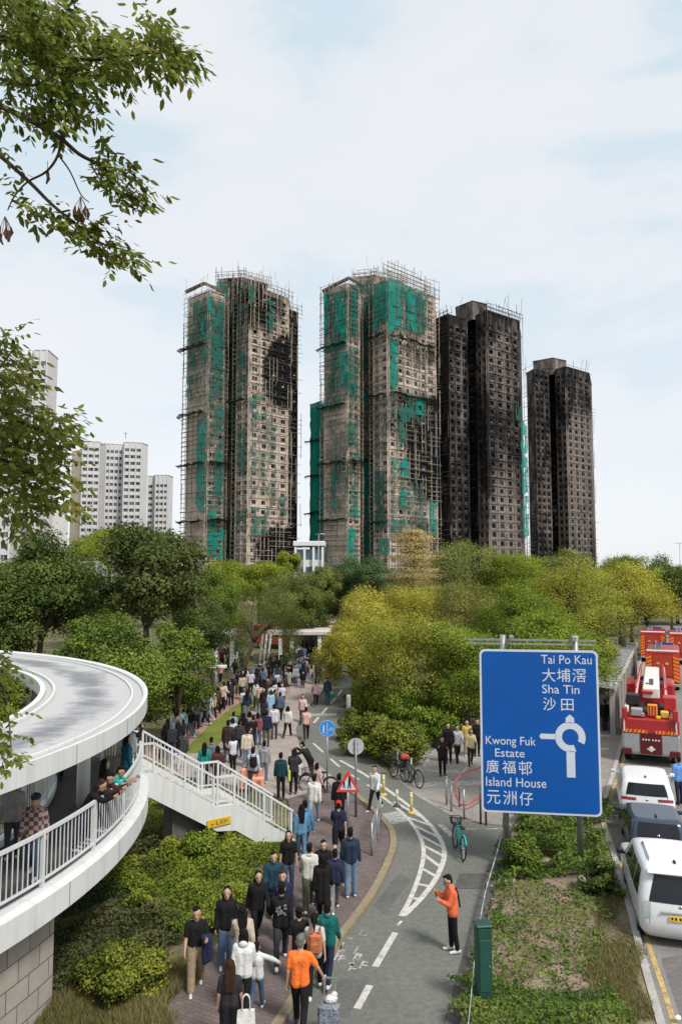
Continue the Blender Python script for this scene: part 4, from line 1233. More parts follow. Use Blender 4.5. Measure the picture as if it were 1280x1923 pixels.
    me = np_mesh('crown', V, 4, LEAF[leaf], rnd); set_normals(me, NV); inst('crown', me, root)
    return root

# far rows first
for i, (x, yt, rp) in enumerate(((1150, 1072, 60), (1212, 1078, 52), (1268, 1070, 60))):
    tree('belt_tree', ['dark low tree far behind the golden tree with level branches', 'dark low tree at the far end of the road, left of the lamp', 'dark low tree under the lamp at the right edge'][i], x, yt, 1165, rp, 128, 'dark', 'round', 1.5)
tree('lime_tree', 'lime-green spreading tree in front of the wide white apartment block', 205, 992, 1075, 72, 85, 'lime', 'umbrella', 1.5)
tree('park_tree', 'small rounded lime tree standing highest in front of the left tower foot', 541, 1034, 1085, 27, 96, 'lime', 'round', 2.2)
tree('park_tree', 'yellow-green tree below the left burnt tower', 430, 1052, 1140, 62, 92, 'lime', 'round', 1.4, tint=-.1)
tree('park_tree', 'loose lime tree left of the small rounded lime tree', 488, 1050, 1140, 58, 88, 'lime', 'round', 1.4)
tree('park_tree', 'olive tree below the low white office building', 606, 1054, 1165, 42, 86, 'olive', 'round', 1.4)
tree('park_tree', 'bluish dark tree below the gap between the middle tower and the office', 655, 1046, 1130, 42, 112, 'blue', 'round', 1.5)
tree('park_tree', 'bluish dark round tree left of the straw-coloured conifer', 700, 1050, 1140, 52, 108, 'blue', 'round', 1.5)
tree('park_tree', 'dark round evergreen left of the bluish trees and above the canopy', 583, 1104, 1180, 32, 76, 'dark', 'cone', 1.8)
tree('conifer', 'straw-coloured conifer with flat tiers of branches before the middle tower', 775, 996, 1160, 60, 74, 'straw', 'tiers', 5.0)
tree('street_tree', 'broad green tree below the tallest blackened tower', 868, 1008, 1160, 90, 84, 'olive', 'round', 1.7, tint=.22)
tree('street_tree', 'green tree between the two blackened towers', 965, 1038, 1140, 66, 82, 'lime', 'umbrella', 1.4, tint=-.15)
tree('street_tree', 'olive-green tree under the farthest blackened tower', 1060, 1028, 1130, 62, 86, 'olive', 'round', 1.3, tint=.05)
tree('street_tree', 'feathery green tree in the gap at the right edge of the towers', 1180, 1040, 1130, 62, 92, 'mid', 'round', 1.2)
tree('street_tree', 'dark tree at the far right end of the road', 1255, 1042, 1150, 50, 100, 'dark', 'round', 1.6)
tree('street_tree', 'dark tree beyond the right edge of the road', 1330, 1030, 1160, 60, 105, 'dark', 'round', 1.6)
for i, (x, yt, rp, lf) in enumerate(((60, 1030, 80, 'dark'), (330, 1060, 60, 'mid'), (570, 1075, 60, 'olive'), (640, 1078, 50, 'dark'), (760, 1075, 70, 'olive'), (920, 1070, 80, 'mid'), (1110, 1068, 70, 'dark'), (1010, 1075, 60, 'blue'))):
    tree('belt_tree', ['dark tree far behind the spiral ramp at the left edge', 'green tree behind the leaning dark tree on the left', 'olive tree behind the canopy roofs', 'dark tree behind the red fire engine and the canopy', 'olive tree behind the straw-coloured conifer', 'green tree behind the broad tree under the tallest blackened tower',
                       'dark tree behind the orange-tinged tree by the road', 'bluish tree behind the trees above the blue sign'][i], x, yt, 1190, rp, 122 - i, lf, 'round', 1.3)
tree('willow_tree', 'weeping feathery tree over the crowd in front of the canopy', 492, 1058, 1232, 82, 62, 'olive', 'willow', 1.35, base=(at(440, 1200, 62).x + .6, 62), tint=-.06)
tree('street_tree', 'bright yellow tree at the left of the belt beside the path', 690, 1100, 1265, 74, 58, 'yellow', 'round', 1.2, tint=.12, base=(at(700, 1200, 58).x, 58))
tree('street_tree', 'yellow-green tree beneath the straw-coloured conifer', 765, 1078, 1265, 78, 60, 'yellow', 'round', 1.1, tint=.0)
tree('street_tree', 'russet and green tree with bare dark limbs left of the forked tree', 880, 1085, 1270, 96, 54, 'rust', 'round', 1.0, limb_show=16, tint=-.05)
tree('street_tree', 'thinning golden tree with thick forked dark limbs above the blue sign', 1075, 1050, 1235, 98, 52, 'gold', 'umbrella', 1.1, tint=.16, limb_show=24, trunk_r=.34)
tree('street_tree', 'golden-green tree with level branches beside the road at right', 1165, 1052, 1195, 84, 60, 'yellow', 'umbrella', 1.3, limb_show=12, tint=-.03, trunk_r=.3)
tree('street_tree', 'green tree above the left corner of the blue sign', 975, 1105, 1230, 78, 48, 'fresh', 'umbrella', .9, limb_show=10, tint=-.15)
tree('street_tree', 'yellowing round tree overhanging the far crowd', 655, 1165, 1300, 66, 50, 'yellow', 'round', 1.3, base=(at(690, 1200, 50).x, 50), tint=.05)
tree('street_tree', 'large green tree with low branches right of the cycle track', 775, 1150, 1395, 118, 44, 'gold', 'round', 1.35, tint=.06, base=(at(770, 1300, 44).x, 44))
tree('street_tree', 'green tree close behind the left edge of the blue sign', 872, 1165, 1370, 88, 42, 'fresh', 'round', 1.2, tint=-.02)
tree('street_tree', 'bright feathery green tree whose trunk stands behind the blue sign', 1020, 1152, 1330, 104, 29, 'fresh', 'umbrella', 1.0, base=(gp(1010, 1560).x, 29), size=.16, aspect=.3, trunk_r=.2)
for i, (x, yt, yb, rp, D, lf, tn) in enumerate(((945, 1150, 1345, 85, 47, 'gold', .08), (1000, 1078, 1250, 84, 66, 'lime', -.12), (708, 1128, 1310, 78, 52, 'yellow', .0), (1095, 1125, 1290, 60, 46, 'gold', .0), (830, 1082, 1230, 82, 66, 'olive', .12), (1215, 1100, 1185, 48, 84, 'gold', .05), (1130, 1060, 1215, 70, 62, 'lime', -.2))):
    tree('street_tree', ['golden-green tree behind the left top corner of the blue sign', 'lime tree behind the golden tree with forked limbs', 'yellowing tree in front of the bright yellow one beside the path', 'gold-leaved tree over the right top corner of the blue sign', 'olive tree behind the russet tree with bare limbs', 'gold-leaved tree above the far fire engines', 'lime-green tree right of the golden forked tree'][i], x, yt, yb, rp, D, lf, 'round', 1.2, tint=tn, group='trees between the track and the road')
# the dark trees behind the ramp
tree('broadleaf_tree', 'large dark broadleaf tree behind the spiral ramp, left of the leaning one', 75, 1000, 1240, 118, 44, 'dark', 'round', 1.35, size=.24)
tree('broadleaf_tree', 'dark brownish tree leaning over the crowd, topped by pale leaf tufts', 285, 984, 1215, 112, 44, 'brown', 'round', 1.25, size=.26)
tree('broadleaf_tree', 'dark green tree at the left frame edge above the ramp roof', -30, 1060, 1300, 110, 40, 'dark', 'round', 1.2, size=.22)
tree('broadleaf_tree', 'green tree between the dark leaning tree and the weeping tree', 402, 1062, 1225, 52, 56, 'mid', 'round', 1.3)
tree('broadleaf_tree', 'dense mid-green tree directly behind the roof of the spiral ramp', 195, 1150, 1400, 112, 33, 'mid', 'round', 1.35, size=.17, tint=-.04)
tree('broadleaf_tree', 'mid-green tree beside the brick path, right of the ramp roof', 330, 1165, 1395, 72, 38, 'mid', 'round', 1.4, size=.17)
tree('broadleaf_tree', 'green tree in the opening of the ramp loop', -5, 1250, 1420, 62, 25, 'fresh', 'round', 1.2, size=.14, tint=-.3)

tree('broadleaf_tree', 'dark green tree in the gap below the brownish leaning tree', 370, 1120, 1250, 62, 50, 'dark', 'round', 1.4)
tree('broadleaf_tree', 'green tree between the two large dark trees at left', 175, 1040, 1230, 80, 50, 'mid', 'round', 1.3, tint=-.12)
tree('park_tree', 'olive tree standing right behind the weeping tree', 545, 1072, 1200, 62, 74, 'olive', 'round', 1.3)
# shrubs
def shrub(label, cx, ytop, ybase, rpx, leaf='mid', dens=1.3, size=None, group=None, tint=0, name='shrub', depth=.8):
    D = gp(cx, ybase).y
    return tree(name, label, cx, ytop, ybase - 2, rpx, D, leaf, 'round', dens, size, trunk_r=.04, tint=tint, cat='shrub', group=group, depth=depth)
shrub('round dark green bush under the foot of the white stairs', 443, 1530, 1588, 33, 'mid', 1.6, .10, tint=-.15)
shrub('bright light-green bush in front of the stair pier', 372, 1556, 1625, 42, 'fresh', 1.3, .12, tint=.05)
shrub('low lime bush in the lower left by the stone wall', 240, 1758, 1868, 80, 'gold', 1.3, .10, tint=-.12)
shrub('bushy green hedge plant at the bend of the cycle track', 690, 1335, 1418, 50, 'gold', 1.3, .17, tint=-.08)
shrub('leafy bush beside the bicycle rack', 745, 1345, 1436, 55, 'gold', 1.3, .17, tint=-.14)
shrub('bush on the bank above the side path', 810, 1325, 1400, 50, 'fresh', 1.3, .17, tint=-.25)
shrub('dark bush at the left end of the track-side planting', 655, 1322, 1392, 24, 'dark', 1.5, .15)
shrub('dark bush on the verge beside the right post of the blue sign', 1125, 1600, 1685, 30, 'dark', 1.7, .11)
shrub('short bush growing at the left post of the blue sign', 975, 1560, 1640, 40, 'mid', 1.6, .11, tint=-.05)

for i, (x, yt, yb, rp, lf) in enumerate(((700, 1268, 1345, 44, 'gold'), (760, 1285, 1372, 52, 'fresh'), (830, 1280, 1362, 46, 'gold'), (672, 1285, 1330, 26, 'olive'), (915, 1260, 1345, 50, 'fresh'), (985, 1265, 1340, 50, 'gold'))):
    shrub(['golden bush at the far end of the track-side planting', 'green bush behind the bushy hedge plants', 'golden-green bush behind the people on the side path', 'small olive bush at the end of the cycle track', 'green bush hidden behind the left edge of the blue sign', 'golden bush seen past the blue sign'][i], x, yt, yb, rp, lf, 1.4, .17, tint=-.15)
# ------------------------------------------------------------------ the tree whose branches hang into the frame
LM_OVER = leaf_mat('overhang_leaves', [(0.05, 0.07, 0.018), (0.11, 0.145, 0.03), (0.18, 0.22, 0.042), (0.27, 0.28, 0.06), (0.38, 0.31, 0.09)], .45)
OT = empty('overhanging_tree', (-6.2, 5.2, 0), 0, 'near tree whose leafy branches hang into the frame from the left', 'tree')
def opt(x, y, D): return at(x, y, D) - OT.location
def limb(pts, D, r0, r1):
    P = smooth_path([opt(x, y, D + dd) for x, y, dd in pts], 4)
    b = MB()
    b.tube(P, [r0 + (r1 - r0) * i / (len(P) - 1) for i in range(len(P))], 7)
    return b.build('branch', M_BARK, OT)
b = MB()
b.tube(smooth_path([(0, 0, -.1), (.1, 0, 4), (-.1, .2, 8.2), (.15, .3, 11.5), (.3, .4, 14)], 3), [.26, .25, .24, .23, .22, .21, .2, .19, .17, .15, .13, .11, .09], 10)
b.build('trunk', M_BARK, OT)
def from_trunk(z, x, y, D, r):
    b = MB(); a = Vector((0.05, .2, z)); e = opt(x, y, D)
    b.tube(smooth_path([a, a.lerp(e, .4) + Vector((0, 0, .15)), e], 4), [r * 1.5 - r * .5 * i / 8 for i in range(9)], 7)
    b.build('branch', M_BARK, OT)
DB = 6.2
from_trunk(10.9, -60, 55, DB, .035); from_trunk(10.4, -50, 175, DB, .036); from_trunk(9.9, -50, 255, DB, .03); from_trunk(12.0, -50, 0, DB, .03)
limb([(-60, 55, 0), (20, 75, .1), (90, 100, .1), (160, 112, .0), (240, 104, -.1), (320, 96, -.1), (378, 102, -.1)], DB, .034, .006)
limb([(-50, 0, .1), (40, 10, .2), (110, 20, .2), (150, 40, .2)], DB, .026, .005)
limb([(-50, 175, 0), (0, 198, 0), (60, 228, 0), (112, 258, 0), (150, 290, 0), (195, 314, 0), (222, 345, 0), (262, 378, 0), (288, 396, 0)], DB, .030, .004)
limb([(0, 148, .1), (40, 158, .1), (95, 160, .1), (150, 158, .1)], DB, .016, .005)
limb([(30, 20, .1), (40, 75, 0), (70, 108, 0), (120, 128, 0), (210, 150, 0)], DB, .018, .005)
limb([(118, 248, .05), (110, 290, 0), (88, 322, 0), (52, 342, 0), (28, 368, 0), (15, 395, 0)], DB, .014, .005)
limb([(112, 294, 0), (132, 322, 0), (152, 365, 0), (168, 380, 0)], DB, .008, .004)
limb([(-50, 255, 0), (0, 292, 0), (55, 341, 0), (98, 384, 0), (140, 418, 0), (190, 456, 0), (235, 470, 0), (268, 482, 0)], DB, .022, .004)
limb([(172, 310, 0), (190, 340, 0), (215, 358, 0)], DB, .008, .004)
LD = 8.6
from_trunk(8.7, -40, 735, LD, .05); from_trunk(8.0, -40, 850, LD, .04)
limb([(-40, 735, 0), (20, 780, .1), (80, 808, .1), (140, 822, 0), (160, 830, 0)], LD, .04, .007)
limb([(-40, 850, 0), (20, 870, .1), (80, 905, .1), (130, 935, 0)], LD, .035, .007)
limb([(-40, 735, 0), (0, 690, .1), (30, 650, .1)], LD, .025, .006)
from_trunk(6.8, -40, 1250, LD, .03)
limb([(-40, 1250, 0), (5, 1290, .1), (18, 1360, .1), (22, 1420, .1)], LD, .015, .005)

def pinnate(ells, D, ll, name, tint=0.0, dd=.7, dirx=.5, seed=1):
    """compound leaves with drooping leaflets, spread over patches of the tree"""
    rs = np.random.default_rng(seed)
    out, rn = [], []
    for cx, cy, rx, ry, n in ells:
        for _ in range(n):
            a = rs.uniform(0, 2 * pi); q = rs.uniform(0, 1) ** .5
            P = np.array(opt(cx + rx * q * cos(a), cy + ry * q * sin(a), D + rs.uniform(-dd, dd)))
            ra = np.array([rs.normal(dirx, .55), rs.normal(0, .5), rs.normal(-.12, .4)]); ra /= np.linalg.norm(ra)
            side = np.cross(ra, [0, 0, 1]); side /= np.linalg.norm(side) + 1e-9
            m = rs.integers(3, 6); sp = ll * .62
            tn = rs.normal(0, .13)
            for k in range(m + 1):
                base = P + ra * sp * k * (1 + .1 * rs.normal()) + np.array([0, 0, -.02 * k * ll])
                for s in ((-1, 1) if k < m else (0,)):
                    d = side * s * .75 + ra * (.45 if s else 1.0) + np.array([0, 0, -.55 + rs.normal(0, .25)]) + rs.normal(0, .12, 3)
                    d /= np.linalg.norm(d)
                    w = np.cross(d, rs.normal(0, .35, 3) + np.array([0, -.35, 1])); w /= np.linalg.norm(w) + 1e-9
                    L_ = ll * rs.uniform(.75, 1.2); W = L_ * .19
                    nn = np.cross(d, w) * L_ * .05
                    out += [base, base + d * L_ * .3 + w * W - nn, base + d * L_ * .68 + w * W * .9 - nn * .5, base + d * L_ - nn * 2, base + d * L_ * .68 - w * W * .9 - nn * .5, base + d * L_ * .3 - w * W - nn]
                    rn.append(.42 + tn + rs.normal(0, .13) + tint)
    return inst(name, np_mesh(name, np.array(out), 6, LM_OVER, np.array(rn)), OT)
pinnate([(26, 35, 50, 45, 46), (76, 60, 60, 55, 46), (76, 15, 40, 25, 16), (126, 60, 45, 45, 29), (56, 125, 60, 35, 34), (116, 130, 55, 45, 46), (86, 190, 55, 38, 39), (146, 195, 35, 45, 20),
         (176, 120, 50, 35, 39), (231, 110, 50, 38, 41), (296, 95, 45, 38, 34), (328, 105, 25, 32, 18), (276, 60, 50, 30, 11), (86, 235, 35, 18, 10), (4, 205, 14, 30, 6), (1, 285, 10, 12, 3), (16, 90, 40, 40, 18), (-14, 10, 40, 40, 23), (204, 80, 25, 25, 9)], DB, .095, 'foliage', seed=3)
pinnate([(183, 290, 28, 16, 8), (203, 335, 38, 26, 23), (240, 372, 22, 22, 12), (58, 392, 35, 16, 11), (128, 430, 40, 22, 12), (163, 440, 30, 22, 10), (203, 468, 38, 16, 13), (226, 492, 22, 16, 9), (98, 405, 25, 18, 5)], DB, .095, 'foliage', seed=5, dd=.25)
pinnate([(-4, 655, 40, 40, 29), (26, 720, 40, 45, 36), (16, 790, 60, 40, 48), (70, 800, 55, 28, 39), (110, 830, 25, 35, 18), (35, 850, 70, 38, 50), (90, 895, 40, 38, 29), (36, 910, 55, 40, 39), (11, 965, 30, 25, 16), (50, 960, 25, 16, 10), (105, 935, 25, 28, 11), (-9, 860, 50, 90, 46)], LD, .115, 'foliage', seed=8, tint=.1)
pinnate([(0, 1250, 20, 22, 12), (2, 1310, 14, 40, 14), (8, 1380, 18, 40, 16), (12, 1430, 16, 24, 10)], LD, .10, 'foliage', seed=9, tint=.05, dirx=0.1)
M_POD = mat('dry_pod', (0.20, 0.10, 0.06), .8, .4, 30)
for x, y in ((152, 395), (10, 432), (90, 328)):
    b = MB()
    rr = random.Random(x)
    for k in range(9 if x != 90 else 2):
        p = opt(x + rr.uniform(-12, 12) * (x != 90), y + rr.uniform(-12, 8), DB + rr.uniform(-.05, .05))
        b.tube([p, p + Vector((rr.uniform(-.015, .015), 0, -.05)), p + Vector((rr.uniform(-.02, .02), 0, -.1))], [.006, .016, .006], 6)
        b.bar(p, opt(x, y - 26, DB), .004)
    b.build('seed_pod', M_POD, OT)
# ================================================================== spiral ramp, stairs
RC = Vector((-19.25, 18.1, 0))
RO, RI = 14.0, 11.6
DZ = 2.5
M_DECK = mat('ramp_deck', (0.065, 0.06, 0.057), .9, .2, 1.0, .2, 30)
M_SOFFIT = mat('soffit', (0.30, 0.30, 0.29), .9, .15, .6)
def stained_roof():
    m = bpy.data.materials.new('stained_roof')
    t, b = nodes(m); b.inputs['Roughness'].default_value = .7
    g = t.nodes.new('ShaderNodeNewGeometry')
    off = t.nodes.new('ShaderNodeVectorMath'); off.operation = 'SUBTRACT'; off.inputs[1].default_value = tuple(RC)
    ln = t.nodes.new('ShaderNodeVectorMath'); ln.operation = 'LENGTH'
    fl = t.nodes.new('ShaderNodeVectorMath'); fl.operation = 'MULTIPLY'; fl.inputs[1].default_value = (1, 1, 0)
    n = t.nodes.new('ShaderNodeTexNoise'); n.inputs['Scale'].default_value = 1.1; n.inputs['Detail'].default_value = 9; n.inputs['Roughness'].default_value = .72
    n2 = t.nodes.new('ShaderNodeTexNoise'); n2.inputs['Scale'].default_value = .45; n2.inputs['Detail'].default_value = 5
    band = t.nodes.new('ShaderNodeMapRange'); band.interpolation_type = 'SMOOTHSTEP'
    d = t.nodes.new('ShaderNodeMath'); d.operation = 'SUBTRACT'; d.inputs[1].default_value = 12.7
    ab = t.nodes.new('ShaderNodeMath'); ab.operation = 'ABSOLUTE'
    band.inputs['From Min'].default_value = 0.0; band.inputs['From Max'].default_value = 1.1; band.inputs['To Min'].default_value = .20; band.inputs['To Max'].default_value = -.14
    a1 = t.nodes.new('ShaderNodeMath'); a1.operation = 'ADD'
    a2 = t.nodes.new('ShaderNodeMath'); a2.operation = 'MULTIPLY_ADD'; a2.inputs[1].default_value = .5
    r = t.nodes.new('ShaderNodeValToRGB')
    r.color_ramp.elements[0].position = .72; r.color_ramp.elements[0].color = (.42, .42, .41, 1)
    r.color_ramp.elements[1].position = 1.0; r.color_ramp.elements[1].color = (.17, .175, .19, 1)
    e_ = r.color_ramp.elements.new(.84); e_.color = (.31, .31, .318, 1)
    k = t.links.new
    k(g.outputs['Position'], off.inputs[0]); k(off.outputs['Vector'], fl.inputs[0]); k(fl.outputs['Vector'], ln.inputs[0]); k(ln.outputs['Value'], d.inputs[0]); k(d.outputs['Value'], ab.inputs[0]); k(ab.outputs['Value'], band.inputs['Value'])
    k(g.outputs['Position'], n.inputs['Vector']); k(g.outputs['Position'], n2.inputs['Vector'])
    k(n.outputs['Fac'], a1.inputs[0]); k(band.outputs['Result'], a1.inputs[1]); k(n2.outputs['Fac'], a2.inputs[0]); k(a1.outputs['Value'], a2.inputs[2])
    k(a2.outputs['Value'], r.inputs['Fac']); k(r.outputs['Color'], b.inputs['Base Color'])
    return m
RAMP = empty('spiral_ramp', tuple(RC), 0, 'white curved pedestrian ramp with a stained flat roof and white railings at the left', 'ramp')
def rp_(r, a, z): return (r * cos(a), r * sin(a), z)
A0, A1 = radians(-62), radians(31)
zero = (0, 0)
b = MB(); b.sweep(zero, A0, A1, 60, [(RI + .1, DZ - .3), (RO - .12, DZ - .3), (RO - .12, DZ), (RI + .1, DZ)]); b.build('deck', M_DECK, RAMP)
b = MB()
b.sweep(zero, A0, A1, 80, [(RO - .115, DZ - .34), (RO + .1, DZ - .5), (RO + .22, DZ - .42), (RO + .22, DZ + .05), (RO + .12, DZ + .14), (RO - .115, DZ + .14)]); b.build('fascia', M_PARA, RAMP)
b = MB()
b.sweep(zero, A0, A1, 60, [(RI - .12, DZ - .42), (RI + .095, DZ - .34), (RI + .095, DZ + .14), (RI - .12, DZ + .14)]); b.build('fascia', M_PARA, RAMP)
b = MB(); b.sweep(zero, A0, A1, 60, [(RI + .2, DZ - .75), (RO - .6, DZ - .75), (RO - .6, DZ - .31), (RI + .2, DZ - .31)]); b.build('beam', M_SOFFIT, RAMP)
for k in range(9):
    a = radians(-58 + 9.2 * k)
    b = MB(); b.box(rp_(RO + .221, a, DZ - .185), (.006, .014, .46), rz=a); b.build('joint', M_DCONC, RAMP)
for k in range(12):
    a = radians(-55 + 11 * k)
    b = MB(); b.box((14.141 * cos(a), 14.141 * sin(a), 4.95 + max(0, a) * .22), (.006, .012, .38), rz=a); b.build('joint', M_DCONC, RAMP)
def arc_rail(r, a0, a1, z, npost, nbar, h=1.02):
    w = MB(); n = max(8, int(abs(a1 - a0) * 40))
    w.sweep(zero, a0, a1, n, [(r - .035, z + h - .03), (r + .035, z + h - .03), (r + .035, z + h + .03), (r - .035, z + h + .03)], smooth=False)
    o = w.build('handrail', M_WHITE2, RAMP)
    w = MB(); w.sweep(zero, a0, a1, n, [(r - .02, z + .12), (r + .02, z + .12), (r + .02, z + .16), (r - .02, z + .16)])
    w.build('bottom_rail', M_WHITE2, RAMP)
    for i in range(npost + 1):
        a = a0 + (a1 - a0) * i / npost
        w = MB(); w.box(rp_(r, a, z + (h - .03) / 2), (.075, .06, h - .04), rz=a); w.build('post', M_WHITE2, RAMP)
        if i < npost:
            w = MB()
            for k in range(1, nbar):
                a2 = a + (a1 - a0) / npost * k / nbar
                w.box(rp_(r, a2, z + .16 + (h - .19) / 2), (.018, .018, h - .19), rz=a2)
            w.build('baluster_panel', M_WHITE2, RAMP)
arc_rail(RO - .02, A0, radians(17.5), DZ + .14, 10, 14)
arc_rail(RI + .02, A0, radians(28), DZ + .14, 10, 12)
# end rail across the deck
w = MB(); p, q = Vector(rp_(RI + .1, A1 - .012, DZ + 1.1)), Vector(rp_(RO, A1 - .012, DZ + 1.1)); w.bar(p, q, .06); w.build('handrail', M_WHITE2, RAMP)
for i in range(4):
    c = p.lerp(q, i / 3); w = MB(); w.box((c.x, c.y, DZ + .55), (.07, .07, 1.06)); w.build('post', M_WHITE2, RAMP)
w = MB()
for i in range(24):
    c = p.lerp(q, (i + .5) / 24); w.box((c.x, c.y, DZ + .6), (.022, .022, .92))
w.build('baluster_panel', M_WHITE2, RAMP)
# roof
HZR = 5.05
def zr(a): return max(0, a) * .22
R0, R1 = radians(-64), radians(112)
b = MB()
b.sweep(zero, R0, R1, 110, [(11.3, HZR - .22), (14.0, HZR - .22), (14.0, HZR), (11.3, HZR)], zfun=zr)
b.build('roof', stained_roof(), RAMP)
b = MB()
b.sweep(zero, R0, R1, 110, [(14.005, HZR - .30), (14.14, HZR - .30), (14.14, HZR + .10), (14.07, HZR + .10), (14.005, HZR + .06)], zfun=zr)
b.sweep(zero, R0, R1, 110, [(11.15, HZR - .30), (11.295, HZR - .30), (11.295, HZR + .08), (11.15, HZR + .08)], zfun=zr)
b.sweep(zero, R0, R1, 110, [(11.5, HZR + .003), (11.57, HZR + .003), (11.57, HZR + .08), (11.5, HZR + .08)], zfun=zr)
b.sweep(zero, R0, R1, 110, [(13.68, HZR + .003), (13.74, HZR + .003), (13.74, HZR + .06), (13.68, HZR + .06)], zfun=zr)
b.build('roof_rim', M_PARA, RAMP)
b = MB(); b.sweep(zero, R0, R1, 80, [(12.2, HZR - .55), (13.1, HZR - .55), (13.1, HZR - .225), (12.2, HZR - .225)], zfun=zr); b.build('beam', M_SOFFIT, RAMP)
for a, r, rad in ((radians(9), 12.6, .17), (radians(-24), 12.0, .22), (radians(-50), 12.3, .2), (radians(48), 12.6, .2), (radians(75), 12.6, .2)):
    b = MB(); z0 = DZ if a < A1 else 0
    b.tube([rp_(r, a, z0), rp_(r, a, HZR - .54)], rad, 20); b.build('column', M_PARA, RAMP)
# stone-faced pier under the deck
me = bpy.data.meshes.new('pier'); V, Fs, UV = [], [], []
ra, n, a0, a1 = 13.75, 30, radians(-62), radians(-11)
for i in range(n + 1):
    a = a0 + (a1 - a0) * i / n
    V += [rp_(ra, a, -.2), rp_(ra, a, DZ - .36)]
for i in range(n): Fs.append((2 * i, 2 * i + 2, 2 * i + 3, 2 * i + 1)); UV.append([((a0 + (a1 - a0) * (i + p) / n) * ra, z) for p, z in ((0, 0), (1, 0), (1, 2.3), (0, 2.3))])
k = len(V)
V += [rp_(11.9, a1, -.2), rp_(11.9, a1, DZ - .36), rp_(11.9, a0, -.2), rp_(11.9, a0, DZ - .36)]
Fs += [(2 * n, k, k + 1, 2 * n + 1), (0, 1, k + 3, k + 2), (1, 2 * n + 1, k + 1, k + 3), (k, k + 2, k + 3, k + 1)]
UV += [[(0, 0), (2, 0), (2, 2.3), (0, 2.3)], [(0, 0), (0, 2.3), (2, 2.3), (2, 0)], [(0, 0)] * 4, [(0, 0)] * 4]
me.from_pydata(V, [], Fs)
uvl = me.uv_layers.new(name='UVMap')
j = 0
for u in UV:
    for c in u: uvl.data[j].uv = c; j += 1
me.materials.append(brick_mat('stone_blocks', (0.36, 0.32, 0.28), (0.30, 0.27, 0.24), (0.13, 0.115, 0.10), .62, .40, 0, .012, True, .6, (.8, 1.15)))
inst('pier', me, RAMP)
b = MB(); b.box(rp_(13.76, radians(-21), DZ - .62), (.04, .28, .2), rz=radians(-21)); b.build('drain_hole', M_BLACK, RAMP)

# ---- stairs down to the footpath
ST = empty('staircase', (0, 0, 0), 0, 'white outdoor staircase with railings running down from the ramp to the footpath', 'staircase')
sa, sb = Vector((-6.1, 22.45, DZ + .1)), Vector((-1.55, 24.55, .05))
sdv = (sb - sa); hor = Vector((sdv.x, sdv.y, 0)); L0 = hor.length; sdir = hor.normalized(); sper = Vector((-sdir.y, sdir.x, 0))
W = 1.9
# profile along the run: landing, flight, mid landing, flight
prof = [(0, DZ + .1), (.55, DZ + .1), (2.45, 1.38), (3.05, 1.38), (L0, .05)]
ST.location = (sa.x, sa.y, 0)
def sp(u, v, z): return sdir * u + sper * v + Vector((0, 0, z))
for v in (0, W):
    b = MB()
    up = [(u, z + .08) for u, z in prof]; dn = [(0, prof[0][1] - .62), (.45, prof[0][1] - .62), (2.5, .72), (3.1, .66), (L0 - .85, -.05), (L0 + .05, -.05)]
    top = up + [(L0 + .05, .1)]
    n = len(top); poly = top + dn[::-1]
    vs = [sp(u, v - .07, z) for u, z in poly] + [sp(u, v + .07, z) for u, z in poly]
    m_ = len(poly)
    fs = [tuple(range(m_ - 1, -1, -1)), tuple(range(m_, 2 * m_))] + [(i, (i + 1) % m_, m_ + (i + 1) % m_, m_ + i) for i in range(m_)]
    b.add(vs, fs); b.build('stringer', M_PARA, ST)
b = MB()
def step(u0, u1, z): b.add([sp(u, v, zz) for zz in (z - .22, z) for u, v in ((u0, .075), (u1, .075), (u1, W - .075), (u0, W - .075))], [(3, 2, 1, 0), (4, 5, 6, 7), (0, 1, 5, 4), (1, 2, 6, 5), (2, 3, 7, 6), (3, 0, 4, 7)])
step(-.9, .55, DZ - .012)
for (ua, za), (ub, zb), n in (((.55, DZ), (2.45, 1.3), 7), ((3.05, 1.3), (L0 - .05, .1), 7)):
    for i in range(n): step(ua + (ub - ua) * i / n, ua + (ub - ua) * (i + 1) / n, za + (zb - za) * (i + 1) / (n + .5))
step(2.45, 3.05, 1.3)
b.build('steps', M_CONC, ST)
b = MB(); b.add([sp(u, v, z) for v in (.3, W - .3) for u, z in ((1.2, 0), (2.9, 0), (2.9, .75), (1.2, 1.5))], [(0, 1, 2, 3), (7, 6, 5, 4), (0, 4, 5, 1), (1, 5, 6, 2), (2, 6, 7, 3), (3, 7, 4, 0)]); b.build('support_wall', M_DCONC, ST)
